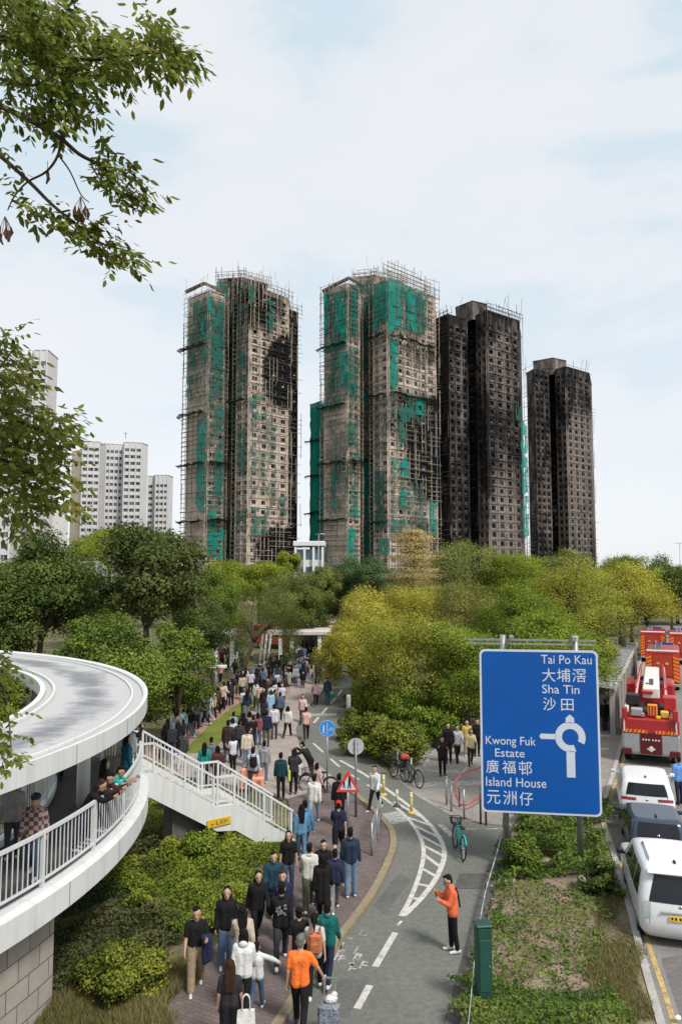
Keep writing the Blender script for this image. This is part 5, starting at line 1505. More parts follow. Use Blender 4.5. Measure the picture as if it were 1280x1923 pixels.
for v in (0.0, W):
    h = .86
    for s0, s1 in ((prof[0:3], 0), (prof[2:5], 1)):
        pts = [sp(u, v, z + .08 + h) for u, z in s0]
        w = MB()
        for i in range(len(pts) - 1): w.bar(pts[i], pts[i + 1], .06)
        w.build('handrail', M_WHITE2, ST)
        w = MB()
        for i in range(len(pts) - 1): w.bar(pts[i] - Vector((0, 0, h - .12)), pts[i + 1] - Vector((0, 0, h - .12)), .04)
        w.build('bottom_rail', M_WHITE2, ST)
        w = MB()
        for i in range(len(pts) - 1):
            a_, c_ = pts[i], pts[i + 1]
            n = max(1, int((c_ - a_).length / .14))
            for k in range(1, n):
                q_ = a_.lerp(c_, k / n); w.box(q_ - Vector((0, 0, h / 2 - .06)), (.018, .018, h - .16))
        w.build('baluster_panel', M_WHITE2, ST)
        us = [s0[0], s0[-1]] + [((s0[-2][0] + s0[-1][0]) / 2, (s0[-2][1] + s0[-1][1]) / 2)] + ([s0[1]] if len(s0) > 2 else [])
        for u, z in us:
            u2 = u + (.06 if (s1 and u == s0[0][0]) else (-.06 if (u == s0[-1][0]) else 0))
            w = MB(); w.box(sp(u2, v, z + .08 + h / 2), (.06, .06, h - .05), rz=atan2(sdir.y, sdir.x)); w.build('post', M_WHITE2, ST)
# yellow headroom plate on the stringer
CS = empty('clearance_sign', tuple(ST.location + sp(2.55, -.10, 1.0)), 0, 'small yellow clearance plate with dark marks fixed to the white stair side', 'sign')
RZ = atan2(sdir.y, sdir.x)
CS.rotation_euler = (0, radians(-5), RZ)
b = MB(); b.bbox((0, 0, 0), (.74, .03, .24), .008); b.build('plate', mat('sign_yellow', (.62, .38, .03), .5, .08, 4), CS)
b = MB()
for x, z, w, h in ((-.22, -.02, .09, .03), (-.08, 0, .03, .13), (-.02, -.05, .05, .03), (.06, 0, .03, .12), (.12, .04, .06, .025), (.12, -.03, .06, .025), (.19, 0, .03, .13), (.25, .01, .06, .03)): b.box((x, -.018, z), (w, .008, h))
b.build('marks', mat('sign_brown', (.16, .09, .01), .5), CS)
# orange barrier standing on the far side of the stairs
OB = empty('water_barrier', tuple(gp(468, 1494) + Vector((0, .6, .08))), .1, 'pale orange plastic barrier standing beyond the stair railing', 'barrier')
b = MB(); b.bbox((0, 0, .25), (1.0, .4, .5), .08); b.bbox((0, 0, .62), (.9, .22, .42), .07)
b.build('barrier_body', mat('orange_plastic', (.66, .31, .21), .5, .1, 3), OB)
b = MB()
for x in (-.3, 0, .3): b.box((x, -.203, .27), (.16, .02, .2))
b.build('recess_shade', mat('orange_dark', (.45, .14, .07), .5, .1, 3), OB)  # no hollows: darker orange blocks paint the shade of moulded recesses
# ================================================================== people
M_SKIN = mat('skin', (0.42, 0.26, 0.19), .6, .08, 12, spec=.3)
M_EYE = mat('eye_dark', (0.02, 0.015, 0.012), .4, .1)
M_LIP = mat('lip', (0.36, 0.14, 0.12), .5, .1)
M_HAIR = mat('black_hair', (0.010, 0.0085, 0.008), .75, .3, 40, .5, 60, spec=.12)
M_HAIRB = mat('brown_hair', (0.040, 0.019, 0.012), .75, .3, 40, .5, 60, spec=.12)
M_HAIRG = mat('grey_hair', (0.12, 0.115, 0.11), .6, .3, 40)
M_SOLE = mat('white_shoe', (0.55, 0.54, 0.52), .6, .1, 12)
M_DSHOE = mat('dark_shoe', (0.03, 0.028, 0.03), .6, .1, 12)

# pose: leg swing (right, left), knee bend (right, left), arm swing, arm spread, elbow bend, trunk lean, head (turn, nod), stance width
POSES = {
    'walk':   dict(leg=(26, -20), knee=(6, 26), arm=(-20, 22), spread=(9, 9), elbow=(14, 26), lean=3),
    'stroll': dict(leg=(-14, 17), knee=(16, 4), arm=(14, -12), spread=(8, 8), elbow=(20, 14), lean=2),
    'stand':  dict(leg=(2, -3), knee=(2, 4), arm=(2, -2), spread=(9, 10), elbow=(12, 16), lean=0),
    'idle':   dict(leg=(-4, 6), knee=(3, 8), arm=(6, 4), spread=(14, 10), elbow=(60, 14), lean=1, head=(25, 0)),
    'phone':  dict(leg=(2, -4), knee=(3, 5), arm=(28, 22), spread=(6, 6), elbow=(100, 95), lean=3, head=(0, 22)),
    'lean':   dict(leg=(-10, -14), knee=(4, 8), arm=(72, 62), spread=(10, 16), elbow=(40, 52), lean=34, head=(0, 14)),
    'pull':   dict(leg=(-16, 20), knee=(20, 5), arm=(10, -10), spread=(32, 10), elbow=(18, 20), lean=3, head=(0, 8)),
    'carry':  dict(leg=(15, -12), knee=(4, 18), arm=(10, 16), spread=(8, 12), elbow=(24, 88), lean=1, head=(0, 8)),
    'reach':  dict(leg=(12, -14), knee=(5, 16), arm=(25, -12), spread=(72, 10), elbow=(20, 18), lean=2),
    'snap':   dict(leg=(3, -4), knee=(2, 4), arm=(66, 62), spread=(8, 8), elbow=(72, 74), lean=-2, head=(0, -4)),
    'sit':    dict(leg=(82, 76), knee=(84, 78), arm=(32, 26), spread=(8, 10), elbow=(62, 66), lean=10, head=(0, 16)),
}
def skeleton(p):
    J = {}
    rd = radians
    lean = rd(p.get('lean', 0))
    hip = Vector((0, 0, .9))
    fwd = Vector((0, sin(lean), cos(lean))); bk = Vector((0, -cos(lean), sin(lean)))
    for s, sx in (('R', 1), ('L', -1)):
        i = 0 if s == 'R' else 1
        h = hip + Vector((sx * .088, 0, -.02))
        a, k = rd(p['leg'][i]), rd(p['knee'][i])
        kn = h + Vector((sx * .025, sin(a), -cos(a))).normalized() * .42
        an = kn + Vector((sx * .004, sin(a - k), -cos(a - k))).normalized() * .41
        J['hip' + s], J['knee' + s], J['ank' + s] = h, kn, an
        t = a - k
        fl = t * .55 if t < 0 else t * .8
        J['toe' + s] = an + Vector((sx * .03, cos(fl), sin(fl) - .28)).normalized() * .19
        J['heel' + s] = an + Vector((0, -cos(fl) * .04, -.05 - sin(-fl) * .0))
        if p['leg'][0] > 60: J['toe' + s] = an + Vector((sx * .03, .17, -.05))
    ch = hip + fwd * .40; nk = hip + fwd * .545
    J['pel'], J['chest'], J['neck'] = hip, ch, nk
    hd = p.get('head', (0, 0)); nod = rd(hd[1]) + lean * .45
    hdir = Vector((0, sin(nod), cos(nod)))
    J['head'] = nk + Vector((0, .015, 0)) + hdir * .145
    J['hdir'], J['yaw'] = hdir, rd(hd[0])
    for s, sx in (('R', 1), ('L', -1)):
        i = 0 if s == 'R' else 1
        sh = hip + fwd * .475 + Vector((sx * .17, 0, 0))
        a, sp_, e_ = rd(p['arm'][i]), rd(p['spread'][i]), rd(p['elbow'][i])
        el = sh + Vector((sx * sin(sp_), sin(a) * cos(sp_), -cos(a) * cos(sp_))) * .285
        d2 = Vector((sx * sin(sp_) * (.65 if e_ < rd(40) else -.25), sin(a + e_), -cos(a + e_))).normalized()
        wr = el + d2 * .245
        J['sh' + s], J['el' + s], J['wr' + s], J['hand' + s] = sh, el, wr, d2
    low = min(min(J['toe' + s].z, J['heel' + s].z) for s in 'RL') - .022
    for k in list(J):
        if isinstance(J[k], Vector) and k not in ('hdir', 'handR', 'handL'): J[k] = J[k] - Vector((0, 0, low))
    J['low'] = low
    return J
def capsule(b, p0, r0, p1, r1, n=10):
    p0, p1 = Vector(p0), Vector(p1)
    b.tube([p0, p0.lerp(p1, .5), p1], [r0, (r0 + r1) / 2, r1], n)
    b.ell(p0, r0, n, 6); b.ell(p1, r1, n, 6)
def remesh(b, voxel, name, mats, extra=None, smooth=2):
    me = b.mesh('tmp', [])
    o = bpy.data.objects.new('tmp', me)
    COL.objects.link(o)
    m = o.modifiers.new('r', 'REMESH'); m.mode = 'VOXEL'; m.voxel_size = voxel; m.use_smooth_shade = True
    if smooth:
        s = o.modifiers.new('s', 'SMOOTH'); s.factor = .5; s.iterations = smooth
    dg = bpy.context.evaluated_depsgraph_get()
    me2 = bpy.data.meshes.new_from_object(o.evaluated_get(dg))
    bpy.data.objects.remove(o); bpy.data.meshes.remove(me)
    if extra is not None and extra.v:
        nv = len(me2.vertices)
        V = [tuple(v.co) for v in me2.vertices] + extra.v
        Fc = [tuple(pl.vertices) for pl in me2.polygons]
        n0 = len(Fc)
        Fc += [tuple(i + nv for i in f) for f in extra.f]
        me3 = bpy.data.meshes.new(name)
        me3.from_pydata(V, [], Fc)
        me3.polygons.foreach_set('material_index', [0] * n0 + extra.m)
        me3.polygons.foreach_set('use_smooth', [True] * len(Fc))
        bpy.data.meshes.remove(me2); me2 = me3
    else:
        me2.name = name
        me2.materials.clear()
    for m_ in mats: me2.materials.append(m_)
    me2.update()
    return me2
CACHE = {}
HS = 1.1
def headframe(J):
    return Matrix.Rotation(-atan2(J['hdir'].y, J['hdir'].z), 3, 'X') @ Matrix.Rotation(J['yaw'], 3, 'Z') @ Matrix.Scale(HS, 3)
def body_mesh(pose):
    k = ('body', pose)
    if k in CACHE: return CACHE[k]
    J = skeleton(POSES[pose])
    b = MB()
    for sx in (-1, 1):
        o = Vector((sx * .07, 0, 0))
        capsule(b, J['pel'] + o * 1.0, .095, J['pel'].lerp(J['chest'], .5) + o * .75, .088)
        capsule(b, J['pel'].lerp(J['chest'], .5) + o * .75, .088, J['chest'] + o * 1.1, .10)
    capsule(b, J['chest'], .10, J['neck'], .06)
    capsule(b, J['neck'], .052, J['head'], .055)
    for s in 'RL':
        capsule(b, J['neck'].lerp(J['sh' + s], .3) - Vector((0, 0, .03)), .055, J['sh' + s], .052)
        capsule(b, J['sh' + s], .05, J['el' + s], .038); capsule(b, J['el' + s], .038, J['wr' + s], .026)
        capsule(b, J['hip' + s], .085, J['knee' + s], .054); capsule(b, J['knee' + s], .054, J['knee' + s].lerp(J['ank' + s], .3), .054); capsule(b, J['knee' + s].lerp(J['ank' + s], .3), .054, J['ank' + s], .036)
        capsule(b, J['heel' + s], .034, J['toe' + s], .026)
        w, d = J['wr' + s], J['hand' + s]
        lat = d.cross(Vector((1 if s == 'R' else -1, 0, 0))).normalized()
        for t in (-.022, 0, .022): capsule(b, w + lat * t * .5, .02, w + d * .075 + lat * t, .016, 8)
    R = headframe(J); H = J['head']
    def hp(x, y, z): return H + R @ Vector((x, y, z))
    b.ell(hp(0, -.008, .025), (.078, .096, .098), 16, 12, rot=R)
    b.ell(hp(0, .022, -.04), (.062, .07, .072), 14, 10, rot=R)
    capsule(b, hp(0, .07, -.085), .026, hp(0, .06, -.08), .03)
    capsule(b, hp(0, .088, .015), .012, hp(0, .108, -.022), .017, 8)
    for sx in (-1, 1): b.ell(hp(sx * .078, -.008, 0), (.013, .024, .034), 8, 6, rot=R)
    ex = MB()
    for s in 'RL':
        sx = 1 if s == 'R' else -1
        w, d = J['wr' + s], J['hand' + s]
        lat = d.cross(Vector((sx, 0, 0))).normalized(); pal = Vector((-sx, 0, 0)); pal = (pal - d * pal.dot(d)).normalized()
        for t, ln in ((-.029, .066), (-.01, .078), (.010, .074), (.029, .058)):
            r_ = w + d * .072 + lat * t
            m1 = r_ + (d * .85 + pal * .42 + lat * t * 1.5).normalized() * ln * .5
            m2 = m1 + (d * .45 + pal * .85).normalized() * ln * .5
            ex.tube([r_ - d * .015, r_, m1, m2], [.0085, .0092, .0085, .0062], 6)
        th = w + d * .022 + lat * .026
        ex.tube([w + d * .01 + lat * .012, th, th + (d * .6 + lat * .6 + pal * .35).normalized() * .036, th + (d * .95 + lat * .5 + pal * .6).normalized() * .066], [.011, .0115, .0098, .007], 6)
    for sx in (-1, 1):
        ex.ell(hp(sx * .031, .083, .012), (.010, .006, .0055), 8, 6, 1, R)
        ex.tube([hp(sx * .018, .088, .034), hp(sx * .034, .088, .038), hp(sx * .05, .078, .033)], [.0025, .003, .002], 5, 1)
    ex.ell(hp(0, .091, -.055), (.024, .007, .008), 8, 6, 2, R)
    CACHE[k] = remesh(b, .015, 'person_body', [M_SKIN, M_EYE, M_LIP], ex, 2)
    return CACHE[k]
def top_mesh(pose, kind):
    """kind: tee, jacket, hoodie, coat"""
    k = ('top', pose, kind)
    if k in CACHE: return CACHE[k]
    J = skeleton(POSES[pose]); b = MB()
    g = {'tee': .022, 'jacket': .036, 'hoodie': .042, 'coat': .044}[kind]
    low = {'tee': -.03, 'jacket': -.05, 'hoodie': -.06, 'coat': -.30}[kind]
    dn = (J['chest'] - J['pel']).normalized()
    for sx in (-1, 1):
        o = Vector((sx * .07, 0, 0)); pe = J['pel'] + dn * low * .5 + Vector((0, 0, low * .5 if kind == 'coat' else 0))
        if kind == 'coat':
            sit = J['kneeR'].lerp(J['kneeL'], .5)
            capsule(b, J['pel'] + o * 1.1 + Vector((0, .005, -.28)), .105 + g * .6, J['pel'] + o * 1.05, .095 + g)
        capsule(b, pe + o * 1.05, .092 + g, J['pel'].lerp(J['chest'], .5) + o * .85, .088 + g)
        capsule(b, J['pel'].lerp(J['chest'], .5) + o * .85, .088 + g, J['chest'] + o * 1.12, .098 + g)
    capsule(b, J['chest'], .11 + g * .6, J['neck'] - Vector((0, 0, .035)), .062 + g * .4)
    for s in 'RL':
        capsule(b, J['neck'].lerp(J['sh' + s], .3) - Vector((0, 0, .03)), .058 + g * .5, J['sh' + s], .052 + g * .6)
        if kind == 'tee': capsule(b, J['sh' + s], .056 + g * .5, J['sh' + s].lerp(J['el' + s], .72), .05 + g * .6)
        else:
            capsule(b, J['sh' + s], .052 + g * .6, J['el' + s], .042 + g * .6); capsule(b, J['el' + s], .042 + g * .6, J['el' + s].lerp(J['wr' + s], .95), .032 + g * .5)
    if kind == 'hoodie':
        q = J['neck'] + Vector((0, -.075, .02)); b.ell(q, (.11, .07, .075), 12, 8)
    if kind in ('jacket', 'coat'):
        b.tube([J['neck'] + Vector((.085 * cos(t), .075 * sin(t) - .01, .005)) for t in [i * pi / 6 for i in range(13)]], .026, 8)
    CACHE[k] = remesh(b, .019, 'top', [M_SKIN], None, 1)
    return CACHE[k]
def leg_mesh(pose, kind):
    """kind: trousers, shorts, wide, skirt"""
    k = ('legs', pose, kind)
    if k in CACHE: return CACHE[k]
    J = skeleton(POSES[pose]); b = MB()
    g = {'trousers': .014, 'shorts': .026, 'wide': .034, 'skirt': .05}[kind]
    for sx, s in ((1, 'R'), (-1, 'L')):
        capsule(b, J['pel'] + Vector((sx * .065, 0, .03)), .10 + g * .4, J['hip' + s], .094 + g * .5)
        if kind in ('shorts', 'skirt'):
            e_ = J['hip' + s].lerp(J['knee' + s], .85 if kind == 'shorts' else .98); capsule(b, J['hip' + s], .09 + g, e_, .07 + g)
        else:
            capsule(b, J['hip' + s], .088 + g, J['knee' + s], .056 + g); capsule(b, J['knee' + s], .056 + g, J['knee' + s].lerp(J['ank' + s], .93), .043 + g * 1.2)
    if kind == 'skirt':
        capsule(b, J['hipR'], .1, J['hipL'], .1); capsule(b, J['kneeR'], .11, J['kneeL'], .11)
    CACHE[k] = remesh(b, .019, 'trousers', [M_SKIN], None, 1)
    return CACHE[k]
def shoe_mesh(pose, s):
    k = ('shoe', pose, s)
    if k in CACHE: return CACHE[k]
    J = skeleton(POSES[pose]); b = MB()
    capsule(b, J['heel' + s] + Vector((0, -.005, .012)), .045, J['toe' + s] + Vector((0, .005, .008)), .038, 8)
    capsule(b, J['heel' + s] + Vector((0, 0, .012)), .045, J['ank' + s] + Vector((0, 0, .0)), .046, 8)
    CACHE[k] = remesh(b, .016, 'shoe', [M_SKIN], None, 1)
    return CACHE[k]
def hair_mesh(pose, kind):
    """kind: short, long, mid, bun, tail, cap"""
    k = ('hair', pose, kind)
    if k in CACHE: return CACHE[k]
    J = skeleton(POSES[pose]); b = MB()
    R = headframe(J); H = J['head']
    def hp(x, y, z): return H + R @ Vector((x, y, z))
    sh_ = kind == 'short'; b.ell(hp(0, -.034 if sh_ else -.032, .062 if sh_ else .058), (.078, .086, .076) if sh_ else (.083, .092, .082), 16, 12, rot=R)
    b.ell(hp(0, -.055, .0), (.072, .058, .08) if sh_ else (.078, .062, .085), 14, 10, rot=R)
    if kind == 'long':
        for x in (-.055, -.02, .02, .055):
            capsule(b, hp(x, -.07, 0), .05, hp(x * 1.1, -.105, -.20), .045, 8); capsule(b, hp(x * 1.1, -.105, -.20), .045, hp(x * 1.05, -.125, -.36), .026, 8)
        for x in (-.082, .082): capsule(b, hp(x, -.04, .03), .022, hp(x * 1.05, -.03, -.16), .02, 8)
    if kind == 'mid':
        for x in (-.06, 0, .06): capsule(b, hp(x, -.06, 0), .052, hp(x, -.075, -.12), .04, 8)
        for x in (-.084, .084): capsule(b, hp(x, -.03, .03), .02, hp(x, -.025, -.08), .02, 8)
    if kind == 'bun': b.ell(hp(0, -.12, .085), .05, 10, 8)
    if kind == 'tail':
        capsule(b, hp(0, -.115, .04), .034, hp(0, -.16, -.06), .034, 8); capsule(b, hp(0, -.16, -.06), .034, hp(0, -.15, -.2), .014, 8)
    if kind == 'short':
        b.ell(hp(.02, .035, .108), (.055, .04, .026), 10, 8, rot=R)
    CACHE[k] = remesh(b, .016, 'hair', [M_HAIR], None, 1)
    return CACHE[k]
def cap_mesh(pose):
    k = ('cap', pose)
    if k in CACHE: return CACHE[k]
    J = skeleton(POSES[pose]); b = MB(); R = headframe(J); H = J['head']
    def hp(x, y, z): return H + R @ Vector((x, y, z))
    b.ell(hp(0, -.01, .07), (.096, .108, .075), 16, 10, rot=R)
    for x in (-.045, 0, .045): capsule(b, hp(x, .06, .06), .02, hp(x * .9, .155 - abs(x) * .5, .05), .012, 8)
    CACHE[k] = remesh(b, .016, 'cap', [M_SKIN], None, 1)
    return CACHE[k]
def person(pos, rz, h, pose, top, legs, hair='short', label=None, group=None, shoes=M_SOLE, hairm=None, cap=None, facemask=False, xtra=True):
    """top / legs: (kind, colour)"""
    s = h / 1.74
    r = inst('person', body_mesh(pose), None, pos, rz)
    r.scale = (s * random.uniform(.96, 1.05), s * random.uniform(.96, 1.05), s)
    tag(r, label, 'person', group)
    r.rotation_euler = (random.uniform(-.025, .02), random.uniform(-.022, .022), rz)
    inst('top', top_mesh(pose, top[0]), r, mat=cloth(top[1]))
    inst('trousers' if legs[0] != 'skirt' else 'skirt', leg_mesh(pose, legs[0]), r, mat=cloth(legs[1]))
    inst('hair', hair_mesh(pose, hair), r, mat=hairm or M_HAIR)
    if xtra:
        for q in 'RL': inst('shoe', shoe_mesh(pose, q), r, mat=shoes)
    if cap: inst('cap', cap_mesh(pose), r, mat=cloth(cap))
    r['pose'] = pose
    return r
def jworld(r, pose, name, off=(0, 0, 0)):
    J = skeleton(POSES[pose])
    p = J[name] + Vector(off)
    return Vector(r.location) + Matrix.Rotation(r.rotation_euler[2], 3, 'Z') @ Vector((p.x * r.scale[0], p.y * r.scale[1], p.z * r.scale[2]))
def head_at(px, py, h, z=.08, pose='stand'):
    """place on a level from the picture row of the top of the head"""
    h = (skeleton(POSES[pose])['head'].z + .145) * h / 1.74
    d = ray(px, py); t = (z + h - CH) / d.z
    return Vector((d.x * t, d.y * t, z))

BLK, CHAR, NAVY, DGREY, GREY, WHT, CREAM, KHAKI = (.014, .013, .014), (.03, .029, .03), (.02, .026, .055), (.055, .055, .06), (.20, .20, .205), (.60, .60, .60), (.52, .46, .37), (.27, .21, .135)
JEAN, LJEAN, TEAL, ORNG, RED, PINK, BROWN, OLIVE, MAROON, LBLUE = (.065, .10, .16), (.24, .31, .38), (.012, .105, .10), (.80, .175, .035), (.45, .03, .03), (.58, .37, .33), (.10, .065, .045), (.085, .09, .06), (.13, .035, .045), (.30, .40, .52)
UP, DOWN = 0.0, pi           # away from the camera, towards it
G_PATH = 'people walking on the near footpath'
PP = [
    # px, head row, height, facing, pose, top, legs, hair, label, extras
    (432, 1803, 1.60, .1, 'stand', ('tee', CHAR), ('wide', BLK), 'long', 'woman with waist-long brown hair, charcoal top and black trousers at the bottom edge', dict(hairm=M_HAIRB)),
    (458, 1746, 1.62, .05, 'stroll', ('hoodie', WHT), ('trousers', BLK), 'mid', 'woman in a white hoodie and black trousers just ahead of the long brown-haired woman', {}),
    (484, 1768, 1.28, .0, 'reach', ('jacket', (.55, .55, .54)), ('trousers', JEAN), 'bun', 'small child with a hair bun, white top and jeans, arm held out', {}),
    (564, 1757, 1.73, -.1, 'pull', ('tee', ORNG), ('trousers', BLK), 'short', 'man in an orange T-shirt and black trousers pulling a suitcase', dict(hairm=M_HAIRG)),
    (592, 1716, 1.60, .0, 'walk', ('tee', (.42, .40, .38)), ('trousers', BLK), 'tail', 'woman in a pale T-shirt with a rust-orange backpack and long tied dark hair', {}),
    (614, 1695, 1.62, -.05, 'stroll', ('jacket', TEAL), ('trousers', NAVY), 'short', 'short-haired person in a teal jacket and dark navy trousers at the kerb', {}),
    (564, 1704, 1.55, .1, 'stand', ('tee', BLK), ('trousers', BLK), 'bun', 'girl all in black with a hair bun in front of the orange T-shirt man', {}),
    (370, 1700, 1.70, DOWN + .2, 'carry', ('tee', BLK), ('wide', KHAKI), 'short', 'man in black T-shirt and khaki trousers on the grass edge, jacket over his arm', {}),
    (425, 1665, 1.66, DOWN + .15, 'stand', ('hoodie', BLK), ('wide', (.10, .16, .25)), 'mid', 'person in a black hoodie and blue jeans facing the camera by the hedge', {}),
    (457, 1702, 1.60, .1, 'walk', ('coat', (.42, .36, .29)), ('trousers', DGREY), 'long', 'woman with long dark hair in a beige coat behind the black hoodie', {}),
    (483, 1635, 1.66, DOWN + .1, 'walk', ('jacket', BLK), ('trousers', BLK), 'long', 'long-haired woman all in black walking towards the camera beside the hedge', {}),
    (528, 1658, 1.76, .1, 'walk', ('jacket', BLK), ('trousers', (.04, .042, .05)), 'short', 'man in a black jacket with a pale print on its back, centre of the footpath', {}),
    (542, 1560, 1.64, DOWN - .1, 'stand', ('tee', BLK), ('trousers', JEAN), 'long', 'young woman in a black T-shirt and jeans facing the camera at the hedge end', {}),
    (514, 1598, 1.66, DOWN + .2, 'stroll', ('jacket', (.02, .05, .075)), ('trousers', NAVY), 'short', 'man in a dark blue-green jacket facing the camera beside the hedge', {}),
    (532, 1636, 1.58, DOWN + .1, 'stand', ('jacket', NAVY), ('trousers', CHAR), 'short', 'person in a navy top half hidden behind the printed black jacket', dict(hairm=M_HAIRB)),
    (581, 1585, 1.66, .15, 'walk', ('jacket', (.52, .50, .46)), ('wide', OLIVE), 'short', 'person in an off-white jacket and olive trousers walking away', {}),
    (607, 1604, 1.64, .1, 'stroll', ('coat', BLK), ('trousers', BLK), 'mid', 'woman in a long black jacket with shoulder-length black hair', {}),
    (629, 1596, 1.56, .2, 'walk', ('jacket', NAVY), ('trousers', GREY), 'short', 'boy in a navy top and grey trousers to the right of the long black jacket', {}),
    (606, 1577, 1.62, DOWN, 'walk', ('jacket', BLK), ('trousers', BLK), 'short', 'man in black coming towards the camera between two walkers', {}),
    (659, 1553, 1.76, .05, 'stand', ('jacket', (.022, .035, .062)), ('wide', (.14, .20, .28)), 'short', 'tall man in a navy jacket and faded jeans standing at the kerb', {}),
    (635, 1504, 1.72, .1, 'walk', ('tee', (.018, .022, .04)), ('shorts', BLK), 'short', 'man in a red cap, navy T-shirt and black shorts', dict(cap=RED)),
    (566, 1511, 1.62, .2, 'stroll', ('jacket', (.10, .22, .34)), ('trousers', (.10, .17, .26)), 'long', 'woman in a denim-blue jacket and jeans at the foot of the white stairs', {}),
    (572, 1503, 1.72, .2, 'walk', ('jacket', (.06, .15, .25)), ('trousers', JEAN), 'short', 'man in a darker blue jacket beside the denim-blue woman', {}),
    (589, 1454, 1.70, .0, 'walk', ('jacket', (.60, .59, .56)), ('trousers', LJEAN), 'short', 'person in a white jacket and light jeans on the paving beyond the stairs', {}),
    (638, 1452, 1.72, .1, 'stand', ('jacket', BLK), ('trousers', BLK), 'short', 'man in black behind the triangular warning sign', {}),
    (703, 1437, 1.66, DOWN - .3, 'walk', ('jacket', (.58, .58, .57)), ('trousers', BLK), 'short', 'person in a white shirt and black trousers crossing the cycle track', {}),
    (848, 1641, 1.70, 1.9, 'phone', ('jacket', (.70, .14, .06)), ('trousers', BLK), 'short', 'man in an orange-red jacket looking at his phone on the cycle track', {}),
]
PEOPLE = []
for px, hy, h, rz, pose, tp, lg, hr, lab, ex in PP:
    z = .08 if px < 690 else .01
    if px == 370: z = .02
    ex.setdefault('shoes', M_DSHOE if px in (458, 564, 483, 607, 514, 532, 606, 638) else M_SOLE)
    r = person(head_at(px, hy, h, z, pose), rz + random.uniform(-.22, .22) * (px not in (564, 592, 370, 425)), h, pose, tp, lg, hr, lab, G_PATH if px < 690 else None, **ex)
    PEOPLE.append(r)
# ---- things carried on the near footpath
def pl(i): return PEOPLE[i]
# white tote
r = pl(0); p = Vector(r.location) + Vector((.30, -.04, 0))
TB = empty('tote_bag', tuple(p + Vector((0, 0, .50))), .1, 'white cloth tote bag hanging beside the long brown-haired woman at the bottom edge', 'bag')
b = MB(); b.add([(-.15, -.03, .3), (.15, -.03, .3), (.17, -.05, .02), (-.17, -.05, .02), (-.15, .03, .3), (.15, .03, .3), (.17, .05, .02), (-.17, .05, .02)], [(3, 2, 1, 0), (4, 5, 6, 7), (0, 1, 5, 4), (2, 3, 7, 6), (1, 2, 6, 5), (3, 0, 4, 7)]); b.build('bag_body', cloth((.62, .61, .58)), TB)
b = MB()
for y in (-.03, .03): b.tube(smooth_path([(-.07, y, .3), (-.06, y, .5), (0, y * .5, .56), (.06, y, .5), (.07, y, .3)], 3), .009, 6)
b.build('strap', cloth((.58, .57, .54)), TB)
# suitcase
r = pl(3); hnd = jworld(r, 'pull', 'wrR')
SU = empty('suitcase', (hnd.x + .12, hnd.y - .28, .01), -.15, 'grey patterned wheeled suitcase pulled by the orange T-shirt man', 'suitcase')
b = MB(); b.bbox((0, 0, .36), (.40, .25, .58), .05); b.build('shell', mat('luggage_print', (.30, .32, .36), .7, scale=22, col2=(.035, .045, .08), detail=3), SU)
b = MB()
for x in (-.11, .11): b.bar((x, .08, .62), (x * .9, .16, 1.0), .018)
b.bar((-.11, .16, 1.0), (.11, .16, 1.0), .028); b.build('pull_handle', M_STEEL, SU)
for x in (-.15, .15):
    for y in (-.08, .08): b = MB(); b.tube([(x - .015, y, .035), (x + .015, y, .035)], .035, 10); b.build('wheel', M_RUBBER, SU)
BGL = empty('plastic_bag', (hnd.x + .16, hnd.y - .28, .66), .2, 'crumpled white plastic bag lying on top of the patterned suitcase', 'bag')
b = MB(); b.ell((0, 0, .06), (.13, .09, .08), 10, 7); b.ell((.06, .02, .12), (.07, .06, .06), 8, 6); b.build('bag_body', mat('white_plastic', (.6, .6, .6), .4, .1, 20, .8, 30), BGL)
def backpack(r, pose, col, label, s=1.0, stripe=None):
    c = jworld(r, pose, 'chest', (0, -.20, -.10))
    o = empty('backpack', tuple(c), r.rotation_euler[2], label, 'backpack')
    o.scale = (s, s, s)
    b = MB(); b.bbox((0, 0, 0), (.29, .15, .42), .06); b.build('bag_body', cloth(col), o)
    b = MB(); b.bbox((0, -.085, -.07), (.22, .06, .2), .03); b.build('pocket', cloth(tuple(c * .8 for c in col)), o)
    for x in (-.1, .1):
        b = MB(); b.tube(smooth_path([(x, .05, .19), (x * 1.05, .13, .25), (x * 1.15, .27, .16), (x * 1.1, .30, 0), (x, .12, -.15)], 3), .016, 6); b.build('strap', cloth(tuple(c * .7 for c in col)), o)
    return o
backpack(pl(4), 'walk', (.46, .16, .07), 'rust-orange backpack worn over the pale T-shirt with tied hair')
# jacket carried on the arm
r = pl(7); c = jworld(r, 'carry', 'wrL', (.0, -.02, 0))
JK = empty('carried_jacket', tuple(c), r.rotation_euler[2], 'dark navy jacket hanging over the arm of the man in khaki trousers', 'jacket')
b = MB(); capsule(b, (-.06, -.05, .02), .06, (.08, -.05, .02), .06); capsule(b, (-.04, -.04, 0), .07, (-.06, -.03, -.40), .06); capsule(b, (.05, -.05, 0), .07, (.05, -.05, -.48), .05); capsule(b, (-.06, -.03, -.40), .06, (.05, -.05, -.48), .05)
inst('fabric', remesh(b, .02, 'fabric', [cloth(NAVY)], None, 1), JK)
